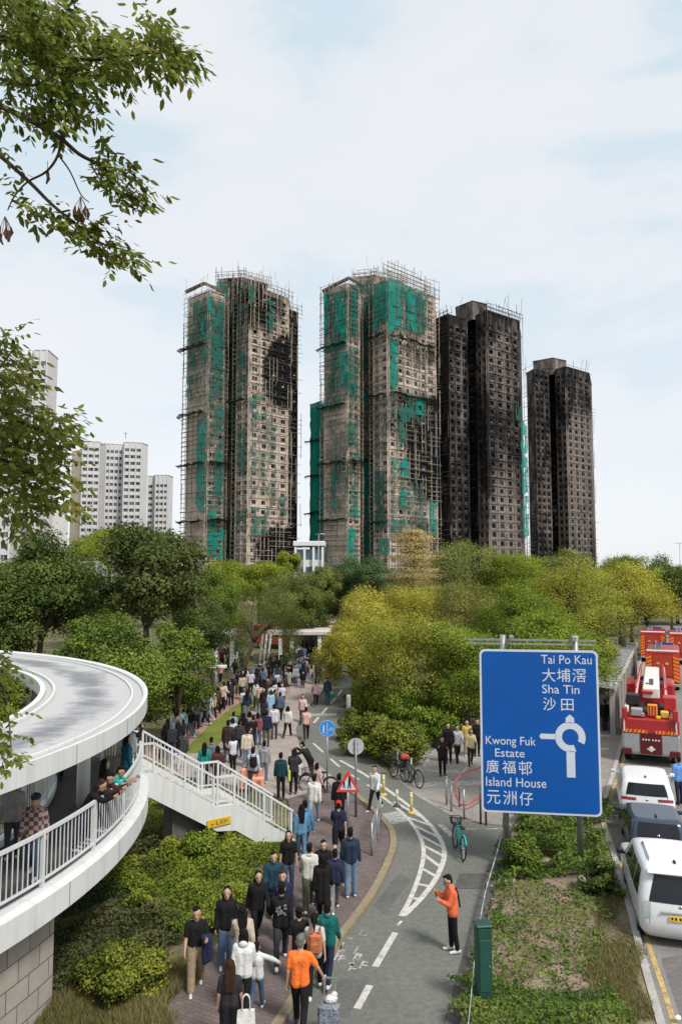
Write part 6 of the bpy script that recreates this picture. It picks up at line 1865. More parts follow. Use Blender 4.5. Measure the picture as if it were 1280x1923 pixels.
# bag at the waist of the black hoodie, phone of the man on the track
r = pl(8); c = jworld(r, 'stand', 'wrL', (0, .06, .12))
HB = empty('handbag', tuple(c), r.rotation_euler[2], 'small grey shoulder bag held by the person in the black hoodie', 'bag')
b = MB(); b.bbox((0, 0, 0), (.24, .09, .17), .03); b.build('bag_body', cloth((.10, .105, .115)), HB)
b = MB(); b.tube(smooth_path([(-.1, 0, .08), (-.02, -.06, .3), (.1, -.1, .52)], 3), .01, 6); b.build('strap', cloth((.06, .06, .07)), HB)
r = pl(26); c = jworld(r, 'phone', 'wrL', (.05, .09, .10))
PH = empty('phone', tuple(c), r.rotation_euler[2], 'dark phone held up by the man in the orange-red jacket', 'phone')
b = MB(); b.bbox((0, 0, 0), (.075, .012, .15), .004); b.build('case', M_BLACK, PH)
b = MB(); b.box((0, -.0075, 0), (.066, .002, .138)); b.build('screen', M_GLASS, PH)
sb = MB(); J = skeleton(POSES['phone'])
sb.tube(smooth_path([J['shR'] + Vector((-.03, -.06, .06)), J['chest'] + Vector((.03, -.155, .02)), J['pel'] + Vector((-.12, -.16, .12))], 4), .022, 6)
sb.build('sling_strap', cloth(BLK), r)
# pale print on the black jacket
r = pl(11); J = skeleton(POSES['walk'])
b = MB()
rr = random.Random(4)
c0 = J['chest'] + Vector((0, -.158, -.06))
for k in range(16):
    x, z = rr.uniform(-.11, .11), rr.uniform(-.13, .12)
    b.box(c0 + Vector((x, abs(x) * .12, z)), (rr.uniform(.02, .07), .012, rr.uniform(.02, .05)), rz=-x * .6)
b.build('back_print', cloth((.19, .19, .19)), r)

# ---- people on the ramp
ZD = DZ + .004
G_R = 'people on the spiral ramp'
RP = [
    (68, 1488, 1.66, DOWN + .12, 'stroll', ('jacket', (.30, .20, .17)), ('trousers', (.045, .07, .115)), 'short', 'older man in a checked shirt, jeans and dark cap walking along the ramp', dict(cap=(.03, .035, .05), hairm=M_HAIRG)),
    (190, 1462, 1.66, -1.0, 'lean', ('jacket', BLK), ('trousers', (.03, .035, .06)), 'mid', 'woman in black leaning on the curved railing, nearest of the watchers', dict(hairm=M_HAIRB)),
    (210, 1450, 1.68, -1.05, 'lean', ('jacket', (.05, .022, .02)), ('trousers', CHAR), 'short', 'man in dark maroon leaning with his hands over the curved railing', {}),
    (232, 1437, 1.62, -1.1, 'lean', ('tee', (.02, .30, .26)), ('trousers', NAVY), 'short', 'person in a bright turquoise top bent over the curved railing', {}),
    (219, 1424, 1.66, -.8, 'stand', ('jacket', BLK), ('trousers', CHAR), 'long', 'dark-haired person in black behind the turquoise top', {}),
    (238, 1378, 1.72, -.9, 'stand', ('jacket', (.012, .075, .11)), ('trousers', NAVY), 'mid', 'person in a petrol-blue jacket at the top of the ramp railing', {}),
    (254, 1352, 1.74, -.4, 'snap', ('jacket', BLK), ('trousers', BLK), 'short', 'person in black at the stair landing holding a camera up', {}),
    (240, 1358, 1.70, .2, 'stand', ('jacket', (.33, .33, .36)), ('trousers', DGREY), 'short', 'person in a pale grey jacket at the far side of the stair landing', {}),
    (112, 1352, 1.72, .5, 'stand', ('jacket', CHAR), ('trousers', BLK), 'short', 'person standing in shade under the ramp roof, only dark legs showing', dict(shoes=M_DSHOE)),
    (98, 1350, 1.70, .5, 'stand', ('jacket', NAVY), ('trousers', DGREY), 'short', 'second shaded person under the ramp roof, left of the dark legs', dict(shoes=M_DSHOE)),
    (28, 1462, 1.66, .3, 'stand', ('jacket', (.26, .25, .25)), ('trousers', DGREY), 'short', 'person in a grey jacket walking away beside the inner railing of the ramp', {}),
]
RPO = []
for px, hy, h, rz, pose, tp, lg, hr, lab, ex in RP:
    p = head_at(px, hy, h, ZD, pose)
    q = Vector((p.x, p.y, 0)) - RC
    if px != 28 and q.length > RO - .38: q = q.normalized() * (RO - .38)
    if px < 60: q = q.normalized() * min(q.length, RI + .9)
    p = RC + q + Vector((0, 0, ZD))
    if pose == 'lean': rz = atan2(q.y, q.x) - pi / 2
    RPO.append(person(p, rz, h, pose, tp, lg, hr, lab, G_R, **ex))
m = bpy.data.materials.new('checked_cloth'); t, bb = nodes(m); bb.inputs['Roughness'].default_value = .9
tcn = t.nodes.new('ShaderNodeTexCoord'); ck = t.nodes.new('ShaderNodeTexChecker'); ck.inputs['Scale'].default_value = 11; ck.inputs['Color1'].default_value = (.36, .28, .25, 1); ck.inputs['Color2'].default_value = (.10, .05, .05, 1)
t.links.new(tcn.outputs['Object'], ck.inputs['Vector']); t.links.new(ck.outputs['Color'], bb.inputs['Base Color'])
for ch in RPO[0].children:
    if ch.name.startswith('top'): ch.material_slots[0].material = m
r = RPO[6]; c = jworld(r, 'snap', 'wrR', (-.10, .05, .05))
CM = empty('camera', tuple(c), r.rotation_euler[2], 'black camera with a lens held up at the stair landing', 'camera')
b = MB(); b.bbox((0, 0, 0), (.14, .07, .10), .015); b.build('camera_body', M_BLACK, CM)
b = MB(); b.tube([(0, .03, 0), (0, .16, 0)], [.036, .04], 14); b.build('lens', M_BLACK, CM)

# ---- middle crowd, placed one by one
G_M = 'people gathered on the paving beyond the stairs'
MP = [
    (528, 1413, 1.72, .1, 'stand', ('jacket', (.012, .045, .055)), ('trousers', BLK), 'short', 'man in a dark teal jacket and black trousers with a lime-yellow bag'),
    (551, 1407, 1.68, .0, 'phone', ('jacket', (.035, .033, .035)), ('trousers', BLK), 'mid', 'woman in a black jacket standing right of the dark teal jacket'),
    (476, 1404, 1.68, .1, 'walk', ('jacket', (.40, .46, .55)), ('trousers', CHAR), 'short', 'person in a pale blue shirt with a black backpack'),
    (496, 1391, 1.68, -.1, 'stand', ('jacket', (.24, .25, .26)), ('trousers', (.12, .15, .19)), 'short', 'man in a light grey jacket with a dark shoulder bag'),
    (464, 1368, 1.70, .2, 'stroll', ('jacket', CREAM), ('trousers', LJEAN), 'short', 'person in a cream jacket and pale jeans'),
    (428, 1352, 1.86, -.2, 'stand', ('coat', (.045, .03, .03)), ('trousers', DGREY), 'short', 'tallest figure in a dark brown coat at the end of the lawn strip'),
    (398, 1384, 1.66, .2, 'stand', ('jacket', (.13, .14, .15)), ('trousers', CHAR), 'short', 'person in a grey top seen over the upper stair railing'),
    (383, 1394, 1.62, .1, 'stand', ('jacket', (.02, .23, .21)), ('trousers', DGREY), 'long', 'long-haired woman in a turquoise jacket behind the stair railing'),
    (408, 1400, 1.60, .3, 'stand', ('jacket', (.09, .035, .035)), ('trousers', CHAR), 'mid', 'woman in a dark maroon top behind the stair railing'),
    (344, 1372, 1.70, .0, 'walk', ('jacket', (.05, .05, .055)), ('trousers', (.42, .40, .38)), 'short', 'man in charcoal with a white bag climbing behind the stair railing'),
    (582, 1395, 1.72, 1.2, 'lean', ('jacket', (.025, .024, .024)), ('trousers', CHAR), 'short', 'man in black bending over a bicycle at the kerb'),
    (566, 1424, 1.30, .9, 'sit', ('jacket', (.52, .48, .46)), ('skirt', (.40, .37, .42)), 'mid', 'seated child in pale clothes beside the bicycle'),
    (596, 1432, 1.45, -.8, 'stand', ('jacket', (.46, .33, .31)), ('trousers', MAROON), 'mid', 'short person in a pale pink top holding the bicycle'),
    (500, 1334, 1.74, .0, 'stand', ('jacket', (.022, .026, .055)), ('trousers', OLIVE), 'short', 'man in a navy jacket and olive trousers in the middle of the crowd'),
    (485, 1338, 1.66, .1, 'stand', ('jacket', (.20, .07, .09)), ('trousers', JEAN), 'mid', 'woman in a plum-coloured top left of the navy jacket'),
    (470, 1336, 1.66, .0, 'stand', ('coat', (.30, .22, .22)), ('trousers', BLK), 'mid', 'woman in a dusty pink coat left of the plum top'),
    (540, 1326, 1.64, -.2, 'walk', ('jacket', (.55, .54, .50)), ('trousers', BLK), 'mid', 'woman in a white jacket and black trousers at the edge of the track'),
    (515, 1322, 1.76, .1, 'stand', ('jacket', (.52, .50, .52)), ('trousers', DGREY), 'short', 'tall man in a white shirt behind the navy jacket'),
    (575, 1328, 1.72, .1, 'walk', ('tee', (.55, .34, .29)), ('trousers', (.025, .022, .022)), 'short', 'man in a salmon-pink shirt walking up the cycle track'),
    (568, 1304, 1.70, DOWN, 'walk', ('jacket', (.54, .36, .34)), ('trousers', (.035, .02, .025)), 'short', 'person in a pink shirt coming down the cycle track'),
    (593, 1278, 1.68, .1, 'walk', ('jacket', (.33, .22, .23)), ('trousers', BLK), 'short', 'person in a mauve top and black trousers farther up the cycle track'),
    (615, 1272, 1.74, .2, 'stand', ('jacket', (.05, .09, .12)), ('trousers', (.06, .10, .13)), 'short', 'person in dusky blue carrying a green bag on the cycle track'),
    (449, 1352, 1.68, .0, 'stand', ('jacket', (.04, .04, .045)), ('trousers', NAVY), 'short', 'man in black left of the dusty pink coat'),
    (456, 1338, 1.66, .1, 'stand', ('jacket', BLK), ('wide', (.06, .07, .10)), 'long', 'long-haired woman in black beside the dusty pink coat'),
    (437, 1348, 1.60, .1, 'stand', ('jacket', (.48, .48, .50)), ('skirt', (.03, .04, .08)), 'mid', 'woman in a white top and navy skirt at the lawn edge'),
    (526, 1300, 1.70, .2, 'walk', ('jacket', (.06, .10, .15)), ('trousers', CHAR), 'short', 'man in a slate blue jacket with a dark backpack in the crowd'),
    (830, 1382, 1.64, DOWN, 'phone', ('jacket', (.03, .022, .024)), ('trousers', BLK), 'mid', 'woman in dark clothes looking down on the side path'),
    (858, 1361, 1.72, DOWN + .1, 'walk', ('jacket', (.36, .36, .40)), ('trousers', BLK), 'short', 'man in a light grey shirt and black trousers on the side path'),
    (882, 1368, 1.62, DOWN, 'carry', ('jacket', (.50, .42, .24)), ('trousers', (.03, .022, .022)), 'mid', 'woman in a pale yellow top on the side path'),
    (841, 1357, 1.78, DOWN, 'stand', ('jacket', BLK), ('trousers', BLK), 'short', 'man all in black behind the dark-clothed woman on the side path'),
    (876, 1352, 1.66, DOWN, 'stand', ('jacket', (.45, .33, .10)), ('trousers', KHAKI), 'mid', 'person in a mustard top behind the pale yellow top'),
    (894, 1350, 1.70, DOWN, 'stand', ('jacket', BLK), ('trousers', BLK), 'short', 'person in black at the left edge of the blue sign on the side path'),
    (1133, 1314, 1.70, .2, 'stand', ('jacket', BLK), ('trousers', CHAR), 'short', 'person in black between the blue sign and the covered walkway'),
    (1272, 1420, 1.72, .2, 'stand', ('jacket', (.12, .26, .55)), ('trousers', NAVY), 'short', 'person in a bright blue jacket at the right edge of the road'),
]
MO = []
for px, hy, h, rz, pose, tp, lg, hr, lab in MP:
    z = .084 if px < 560 or (px < 610 and hy > 1390) else .012
    MO.append(person(head_at(px, hy, h, z, pose), rz, h, pose, tp, lg, hr, lab, G_M if px < 640 else ('people on the side path' if px < 900 else None), shoes=M_DSHOE if sum(lg[1]) < .3 else M_SOLE))
backpack(MO[2], 'walk', (.018, .018, .022), 'black backpack worn over the pale blue shirt')
r = MO[0]; c = jworld(r, 'stand', 'wrR', (.07, -.04, .10))
YB = empty('shopping_bag', tuple(c - Vector((0, 0, .1))), .2, 'lime-yellow bag under the arm of the dark teal jacket', 'bag'); b = MB(); b.bbox((0, 0, 0), (.10, .26, .42), .03); b.build('bag_body', cloth((.50, .52, .10)), YB)
r = MO[21]; c = jworld(r, 'stand', 'wrR', (.05, 0, -.25))
GB = empty('shopping_bag', tuple(c), .2, 'white and green bag carried on the far cycle track', 'bag'); b = MB(); b.bbox((0, 0, 0), (.34, .14, .40), .03); b.build('bag_body', cloth((.04, .30, .16)), GB)
b = MB(); b.bbox((-.02, -.072, .12), (.30, .012, .14), .005); b.build('label', cloth((.6, .6, .6)), GB)

# ---- the far crowd: every figure its own object with its own clothes
TOPS = [('black', BLK), ('charcoal', (.035, .035, .04)), ('navy', NAVY), ('dark grey', (.07, .07, .075)), ('white', (.52, .52, .52)), ('light grey', (.27, .27, .28)), ('beige', (.40, .34, .26)), ('dark brown', (.06, .04, .03)), ('maroon', MAROON), ('denim blue', (.08, .13, .20)), ('teal', (.02, .10, .11)), ('pale blue', (.32, .40, .50)), ('pink', (.48, .32, .30)), ('olive green', OLIVE)]
TW = [13, 8, 6, 6, 6, 4, 2, 2, 1, 2, .6, 1.2, .8, .5]
LEGSL = [('black trousers', 'trousers', BLK), ('blue jeans', 'trousers', JEAN), ('grey trousers', 'trousers', (.12, .12, .125)), ('navy trousers', 'trousers', NAVY), ('pale jeans', 'trousers', LJEAN), ('khaki trousers', 'wide', KHAKI), ('wide black trousers', 'wide', BLK), ('dark shorts', 'shorts', (.03, .03, .035))]
HAIRS = [('short-haired', 'short'), ('bob-haired', 'mid'), ('long-haired', 'long'), ('pony-tailed', 'tail'), ('bun-haired', 'bun')]
rc = random.Random(11)
USED = set(); PLACED = [(Vector(o.location.xy)) for o in PEOPLE + MO]
def crowd(px, n, where, group, faces, hmin=1.55, hmax=1.78, gap=.55, z=.084):
    poly = [tuple(gp(x, y, z).xy) for x, y in px]
    xs, ys = [p[0] for p in poly], [p[1] for p in poly]
    k = t = 0
    while k < n and t < n * 80:
        t += 1
        X, Y = rc.uniform(min(xs), max(xs)), rc.uniform(min(ys), max(ys))
        if not inside(poly, np.array([X]), np.array([Y]))[0]: continue
        if any((Vector((X, Y)) - q).length < gap for q in PLACED): continue
        for _ in range(60):
            tn, tcol = rc.choices(TOPS, TW)[0]; ln, lk, lcol = rc.choices(LEGSL, [8, 5, 3, 3, 2, 1.5, 2, 1])[0]; hn, hk = rc.choices(HAIRS, [7, 3, 3, 1.5, 1])[0]
            if (where, tn, ln, hn) not in USED: break
        USED.add((where, tn, ln, hn))
        PLACED.append(Vector((X, Y)))
        j = lambda c: tuple(max(.008, min(.7, v * rc.uniform(.85, 1.15))) for v in c)
        tk = rc.choices(['jacket', 'tee', 'hoodie', 'coat'], [6, 3, 2, 1])[0]
        f = rc.choice(faces) + rc.gauss(0, .45)
        ps = rc.choices(['walk', 'stroll', 'stand', 'idle', 'phone', 'snap'], [4, 4, 5, 3, 1.5, .8])[0]
        kid = 'child' if rc.random() < .05 else 'person'
        tw = {'jacket': 'jacket', 'tee': 'T-shirt', 'hoodie': 'hooded top', 'coat': 'coat'}[tk]
        person((X, Y, z), f, rc.uniform(hmin, hmax) * (.72 if kid == 'child' else 1), ps, (tk, j(tcol)), (lk, j(lcol)), hk, f'{hn} {kid} in {tn} {tw} and {ln}, {where}', group, shoes=rc.choice([M_DSHOE, M_DSHOE, M_SOLE]), hairm=rc.choice([M_HAIR, M_HAIR, M_HAIR, M_HAIRB, M_HAIRG]), xtra=Y < 45)
        k += 1
crowd([(300, 1425), (330, 1400), (395, 1345), (440, 1318), (425, 1328), (388, 1362), (345, 1400), (325, 1428)], 20, 'on brick path near stairs', 'people on the red brick path', [UP, .4, .3], gap=.5)
crowd([(395, 1345), (440, 1310), (500, 1268), (535, 1262), (495, 1297), (440, 1322)], 34, 'on brick path by lawn', 'people on the red brick path', [UP, UP, .5], gap=.5)
crowd([(505, 1272), (545, 1240), (590, 1232), (560, 1258), (541, 1268)], 22, 'at brick path end', 'people on the red brick path', [UP, UP, DOWN], gap=.5)
crowd([(455, 1350), (475, 1325), (520, 1300), (548, 1284), (566, 1282), (545, 1310), (535, 1340), (520, 1365), (490, 1372)], 26, 'beside the cycle track', 'people in the crowd beside the cycle track', [UP, UP, .4, DOWN], gap=.6)
crowd([(415, 1415), (450, 1380), (480, 1390), (470, 1440), (430, 1460)], 5, 'behind the stairs', G_M, [UP, .5], gap=.8)
crowd([(548, 1284), (570, 1262), (650, 1258), (630, 1275), (600, 1285), (575, 1295)], 22, 'under the yellow tree', 'people at the end of the cycle track', [UP, UP, DOWN], gap=.5)
crowd([(365, 1240), (430, 1236), (480, 1240), (475, 1262), (420, 1290), (370, 1268)], 22, 'on the terrace', 'people on the terrace', [UP, DOWN, 1.2], gap=.5, z=.02)
crowd([(520, 1232), (590, 1222), (640, 1228), (620, 1246), (560, 1250)], 20, 'near the canopy columns', 'people near the canopy', [UP, DOWN], gap=.5, z=.02)
# ================================================================== vehicles
def outline(yr, yf, w, rc, nc=5, bulge=.05):
    """rounded rectangle, counter-clockwise from the rear left; straight sides get a slight belly"""
    pts = []
    def arc(cx, cy, a0):
        for i in range(nc):
            a = a0 + pi / 2 * i / (nc - 1)
            pts.append((cx + rc * cos(a), cy + rc * sin(a)))
    def side(p, q, n, out):
        for i in range(1, n):
            t = i / n; k = 4 * t * (1 - t)
            pts.append((p[0] + (q[0] - p[0]) * t + out[0] * k, p[1] + (q[1] - p[1]) * t + out[1] * k))
    arc(-w + rc, yr + rc, pi); side((-w + rc, yr), (w - rc, yr), 6, (0, -bulge))
    arc(w - rc, yr + rc, -pi / 2); side((w, yr + rc), (w, yf - rc), 8, (bulge * .5, 0))
    arc(w - rc, yf - rc, 0); side((w - rc, yf), (-w + rc, yf), 6, (0, bulge))
    arc(-w + rc, yf - rc, pi / 2); side((-w, yf - rc), (-w, yr + rc), 8, (-bulge * .5, 0))
    return pts
def rows_at(rows, z):
    for a, b_ in zip(rows, rows[1:]):
        if a[0] <= z <= b_[0]:
            t = (z - a[0]) / (b_[0] - a[0]); return tuple(x + (y - x) * t for x, y in zip(a, b_))
    return rows[-1] if z > rows[-1][0] else rows[0]
def car_shell(rows):
    b = MB(); vs = []; n = None
    for z, yr, yf, w, rc in rows:
        o = outline(yr, yf, w, rc); n = len(o); vs += [(x, y, z) for x, y in o]
    fs = []
    for r in range(len(rows) - 1):
        for i in range(n):
            j = (i + 1) % n; fs.append((r * n + i, r * n + j, (r + 1) * n + j, (r + 1) * n + i))
    fs.append(tuple((len(rows) - 1) * n + i for i in range(n))); fs.append(tuple(range(n - 1, -1, -1)))
    b.add(vs, fs, 0, True); b.sm[-1] = False; b.sm[-2] = False
    return b
def car_patch(rows, side, u0, u1, z0, z1, off=.008, nu=8, nz=5, taper=(0, 0)):
    """panel that follows the shell; side: rear, front, left, right"""
    b = MB(); vs = []
    for j in range(nz + 1):
        z = z0 + (z1 - z0) * j / nz
        _, yr, yf, w, rc = rows_at(rows, z)
        ta, tb = taper[0] * j / nz, taper[1] * j / nz
        for i in range(nu + 1):
            u = (u0 + ta) + (u1 - tb - u0 - ta) * i / nu
            k = 4 * u * (1 - u)
            if side == 'rear': p = (-w + rc + (2 * w - 2 * rc) * u, yr - .05 * k - off, z)
            elif side == 'front': p = (w - rc - (2 * w - 2 * rc) * u, yf + .05 * k + off, z)
            elif side == 'left': p = (-w - .025 * k - off, yf - rc + (yr - yf + 2 * rc) * u, z)
            else: p = (w + .025 * k + off, yr + rc + (yf - yr - 2 * rc) * u, z)
            vs.append(p)
    fs = [(j * (nu + 1) + i, j * (nu + 1) + i + 1, (j + 1) * (nu + 1) + i + 1, (j + 1) * (nu + 1) + i) for j in range(nz) for i in range(nu)]
    b.add(vs, fs, 0, True)
    return b
M_LAMP = mat('tail_lamp', (.30, .015, .015), .25, .1, 8, spec=.7)
M_CLEAR = mat('clear_lamp', (.35, .42, .42), .2, .15, 20, spec=.8)
M_CHROME = mat('chrome', (.55, .56, .57), .2, .05, 3, metal=.9)
def wheel(root, x, y, r, w=.2):
    b = MB(); b.tube([(x - w / 2, y, r), (x - w / 2 + .03, y, r), (x + w / 2 - .03, y, r), (x + w / 2, y, r)], [r * .92, r, r, r * .92], 20); o = b.build('wheel', M_RUBBER, root)
    s = -1 if x < 0 else 1
    c = MB(); c.tube([(x + s * (w / 2 - .02), y, r), (x + s * (w / 2 + .008), y, r)], [r * .64, r * .58], 16); c.build('rim', M_STEEL, o)
def plate(root, x, y, z, w=.52, h=.13):
    b = MB(); b.bbox((x, y, z), (w, .014, h), .004); o = b.build('number_plate', M_PLATE, root)
    c = MB()
    for k in range(6): c.box((x - w * .38 + w * .15 * k + (.02 if k > 1 else 0), y - .0085, z), (w * .085, .003, h * .52))
    c.build('plate_marks', M_BLACK, o)
def car(label, loc, rz, rows, paint, belt, glass_top, hood_z, L, W, tail, name='parked_car', rear_glass=(.0, 1.0), rails=False, plate_z=.8, handle=False):
    root = empty(name, loc, rz, label, 'car', 'vehicles queued along the road')
    car_shell(rows).build('body', paint, root)
    car_patch(rows, 'rear', rear_glass[0], rear_glass[1], belt, glass_top, taper=(.03, .03)).build('rear_window', M_GLASS, root)
    car_patch(rows, 'front', .03, .97, hood_z + .06, glass_top, taper=(.02, .02)).build('windscreen', M_GLASS, root)
    for sd in ('left', 'right'):
        f = (lambda a, b_: (a, b_)) if sd == 'left' else (lambda a, b_: (1 - b_, 1 - a))
        for a, b_ in ((.12, .40), (.42, .70), (.72, .96)):
            a2, b2 = f(a, b_); car_patch(rows, sd, a2, b2, belt, glass_top - .02, taper=(.01, .01)).build('side_window', M_GLASS, root)
    for sx in (-1, 1):
        for y in (.78, L - .85): wheel(root, sx * (W / 2 - .10), y, .32)
        b = MB(); y = L * .66; b.bar((sx * (W / 2 - .05), y, belt + .05), (sx * (W / 2 + .06), y, belt + .06), .05); b.bbox((sx * (W / 2 + .13), y, belt + .10), (.18, .10, .14), .03); b.build('mirror', paint if not rails else M_BLACK, root)
        u = (tail[0], tail[1]) if sx < 0 else (1 - tail[1], 1 - tail[0])
        car_patch(rows, 'rear', u[0], u[1], tail[2], tail[3], off=.014, nu=4).build('tail_lamp', tail[4], root)
    yb = rows_at(rows, plate_z)[1]
    plate(root, 0, yb - .075, plate_z)
    b = MB(); z = plate_z + .12; b.bbox((0, rows_at(rows, z)[1] - .07, z), (.9, .03, .035), .01); b.build('trim_bar', M_CHROME if paint is not M_CHROME else M_STEEL, root)
    b = MB(); b.bbox((0, rows[0][1] - .0, .38), (W * .72, .10, .12), .02); b.build('bumper_insert', M_BLACK, root)
    b = MB(); b.box((0, L / 2, .22), (W * .8, L * .8, .14)); b.build('underbody', M_BLACK, root)
    # panel gap round the tailgate and the wiper
    b = MB()
    for u in (.01, .99):
        z0, z1 = plate_z - .22, belt
        zz = [z0 + (z1 - z0) * i / 4 for i in range(5)]
        pts = []
        for z in zz:
            _, yr, yf, w, rc = rows_at(rows, z); pts.append((-w + rc + (2 * w - 2 * rc) * u, yr - .004, z))
        for p, q in zip(pts, pts[1:]): b.bar(p, q, .008)
    b.build('panel_gap', M_BLACK, root)
    for sx in (-1, 1):
        for yy in (L * .32, L * .53, L * .74):
            b = MB()
            for z0, z1 in ((.35, .6), (.6, belt - .02)):
                b.bar((sx * (rows_at(rows, z0)[3] + .022), yy, z0), (sx * (rows_at(rows, z1)[3] + .022), yy, z1), .008)
            b.build('door_gap', M_BLACK, root)
        for yy in (L * .36, L * .57):
            b = MB(); z = belt - .12; b.bbox((sx * (rows_at(rows, z)[3] + .03), yy, z), (.03, .16, .03), .01); b.build('door_handle', paint, root)
    b = MB(); z = plate_z + .26; b.ell((0, rows_at(rows, z)[1] - .058, z), (.05, .012, .04), 10, 6); b.build('badge', M_CHROME, root)
    b = MB(); z = belt + .03; y = rows_at(rows, z)[1] - .07; b.bar((.05, y, z), (.42, y + .03, z + .07), .016); b.build('wiper', M_BLACK, root)
    if rails:
        zt = rows[-1][0]
        for sx in (-1, 1):
            b = MB(); x = sx * (rows[-1][3] - .02); y0, y1 = rows[-1][1] + .1, rows[-1][2] - .2
            b.tube([(x, y0, zt - .03), (x, y0 + .15, zt + .05), (x, y1 - .15, zt + .05), (x, y1, zt - .03)], .02, 6); b.build('roof_rail', M_CHROME, root)
    b = MB(); zt = rows[-1][0]; b.bbox((0, rows[-1][1] + .16, zt + .03), (.06, .16, .06), .02); b.build('aerial', M_BLACK, root)
    return root
M_WCAR = mat('white_car_paint', (.66, .67, .68), .22, .03, 1, spec=.6)
M_BCAR = mat('blue_grey_car_paint', (.025, .042, .072), .22, .08, 1, spec=.7)
MPV = [(.24, .14, 4.30, .78, .20), (.42, .03, 4.42, .87, .20), (.62, .0, 4.45, .885, .2), (.84, .0, 4.42, .885, .2), (1.00, .02, 4.25, .88, .2), (1.08, .035, 3.55, .875, .2), (1.22, .06, 3.25, .86, .2), (1.5, .15, 2.95, .80, .2), (1.72, .24, 2.68, .75, .2), (1.80, .22, 2.5, .72, .2), (1.85, .34, 2.35, .66, .2), (1.87, .5, 2.2, .58, .2)]
v = gp(1206, 1792); r = car('white people carrier with black rear glass, nearest vehicle at the right edge', (v.x + .94, v.y + .1, 0), radians(-15), MPV, M_WCAR, 1.12, 1.72, 1.0, 4.45, 1.77, (-.09, .03, .74, 1.12, M_CLEAR), 'people_carrier', rails=True, plate_z=.80)
r.scale = (1, 1, .92)
b = MB(); b.bbox((0, .20, 1.79), (1.36, .22, .05), .02); b.build('spoiler', M_WCAR, r)
b = MB(); b.bbox((-.32, .075, 1.24), (.11, .006, .12), .002); b.build('sticker', mat('sticker', (.35, .33, .34), .6), r)
HAT = [(.24, .12, 3.5, .70, .2), (.42, .02, 3.66, .79, .2), (.62, 0, 3.7, .81, .2), (.82, .02, 3.66, .81, .2), (.94, .05, 3.4, .80, .2), (1.0, .07, 2.95, .79, .2), (1.15, .11, 2.6, .76, .16), (1.35, .19, 2.25, .72, .14), (1.46, .25, 2.0, .69, .14), (1.51, .40, 1.85, .60, .2)]
v = gp(1184, 1634); r2 = car('blue-grey hatchback with yellow plate between the two white cars', (v.x + .86, v.y + .05, 0), radians(-16), HAT, M_BCAR, .98, 1.42, .92, 3.7, 1.62, (-.10, .06, .66, .90, M_LAMP), plate_z=.80)
SUV = [(.26, .14, 4.1, .76, .22), (.45, .03, 4.26, .87, .22), (.70, 0, 4.3, .90, .22), (.92, .03, 4.22, .90, .22), (1.04, .08, 3.9, .88, .22), (1.10, .09, 3.3, .87, .2), (1.25, .14, 2.95, .83, .17), (1.48, .24, 2.55, .77, .15), (1.58, .30, 2.35, .73, .15), (1.63, .48, 2.2, .64, .2)]
r2.scale = (1, 1, .88)
v = gp(1166, 1556); r2 = car('white sport utility car with red tail lamps behind the fire engine', (v.x + .92, v.y + .05, 0), radians(-19), SUV, M_WCAR, 1.12, 1.52, 1.02, 4.3, 1.80, (-.12, .24, .95, 1.04, mat('lamp_dark', (.20, .012, .016), .25, .2, 9, spec=.6)), plate_z=.72)

r2.scale = (1, 1, .93)
# ---- fire engines
M_FRED = mat('fire_red', (.36, .022, .022), .3, .1, 2, spec=.5)
M_FDARK = mat('dark_red_panel', (.10, .012, .015), .4, .2, 3)
M_ORANGE = mat('orange_reflector', (.80, .26, .03), .4, .08, 6)
M_SILVER = mat('silver_panel', (.34, .34, .35), .5, .1, 2, metal=.2)
def chevrons(root, x0, x1, z0, z1, y, n, name='chevron_stripe', up=True):
    for k in range(n):
        b = MB(); za, zb = z0 + (z1 - z0) * k / n, z0 + (z1 - z0) * (k + .5) / n; d = (z1 - z0) / n * .6 * (1 if up else -1)
        b.add([(x0, y, za), (x1, y, za + d), (x1, y, zb + d), (x0, y, zb), (x0, y + .01, za), (x1, y + .01, za + d), (x1, y + .01, zb + d), (x0, y + .01, zb)], [(0, 1, 2, 3), (7, 6, 5, 4), (0, 4, 5, 1), (1, 5, 6, 2), (2, 6, 7, 3), (3, 7, 4, 0)])
        b.build(name, M_ORANGE, root)
FT = empty('ladder_truck', tuple(gp(1222, 1440)) , radians(-23), 'red fire engine with a white folded ladder, seen from behind ahead of the white cars', 'fire engine', 'fire engines on the road')
b = MB(); b.bbox((0, 1.9, .95), (2.4, 3.8, .92), .04); b.build('rear_body', M_SILVER, FT)
b = MB(); b.bbox((0, 4.9, 1.0), (2.36, 2.2, 1.0), .04); b.build('side_lockers', M_FRED, FT)
b = MB(); b.bbox((0, 1.9, 1.75), (2.42, 3.8, .66), .05); b.build('upper_body', M_FRED, FT)
b = MB(); b.bbox((0, 7.3, 1.75), (2.36, 2.3, 2.3), .12); o = b.build('cab', M_FRED, FT)
b = MB(); b.box((0, 7.4, 2.45), (2.38, 1.7, .62)); b.build('cab_window', M_GLASS, o)
b = MB(); b.box((.02, -.02, .98), (.88, .05, .86)); o = b.build('rear_panel', M_FDARK, FT)
b = MB()
for k in range(6): b.box((-.3 + k * .12 + (.05 if k > 2 else 0), -.048, 1.18), (.07, .01, .07))
b.ell((.02, -.048, .78), (.10, .012, .13), 10, 8); b.box((.02, -.05, .78), (.34, .01, .06))
b.build('rear_marks', mat('reflective_white', (.6, .6, .6), .4), o)
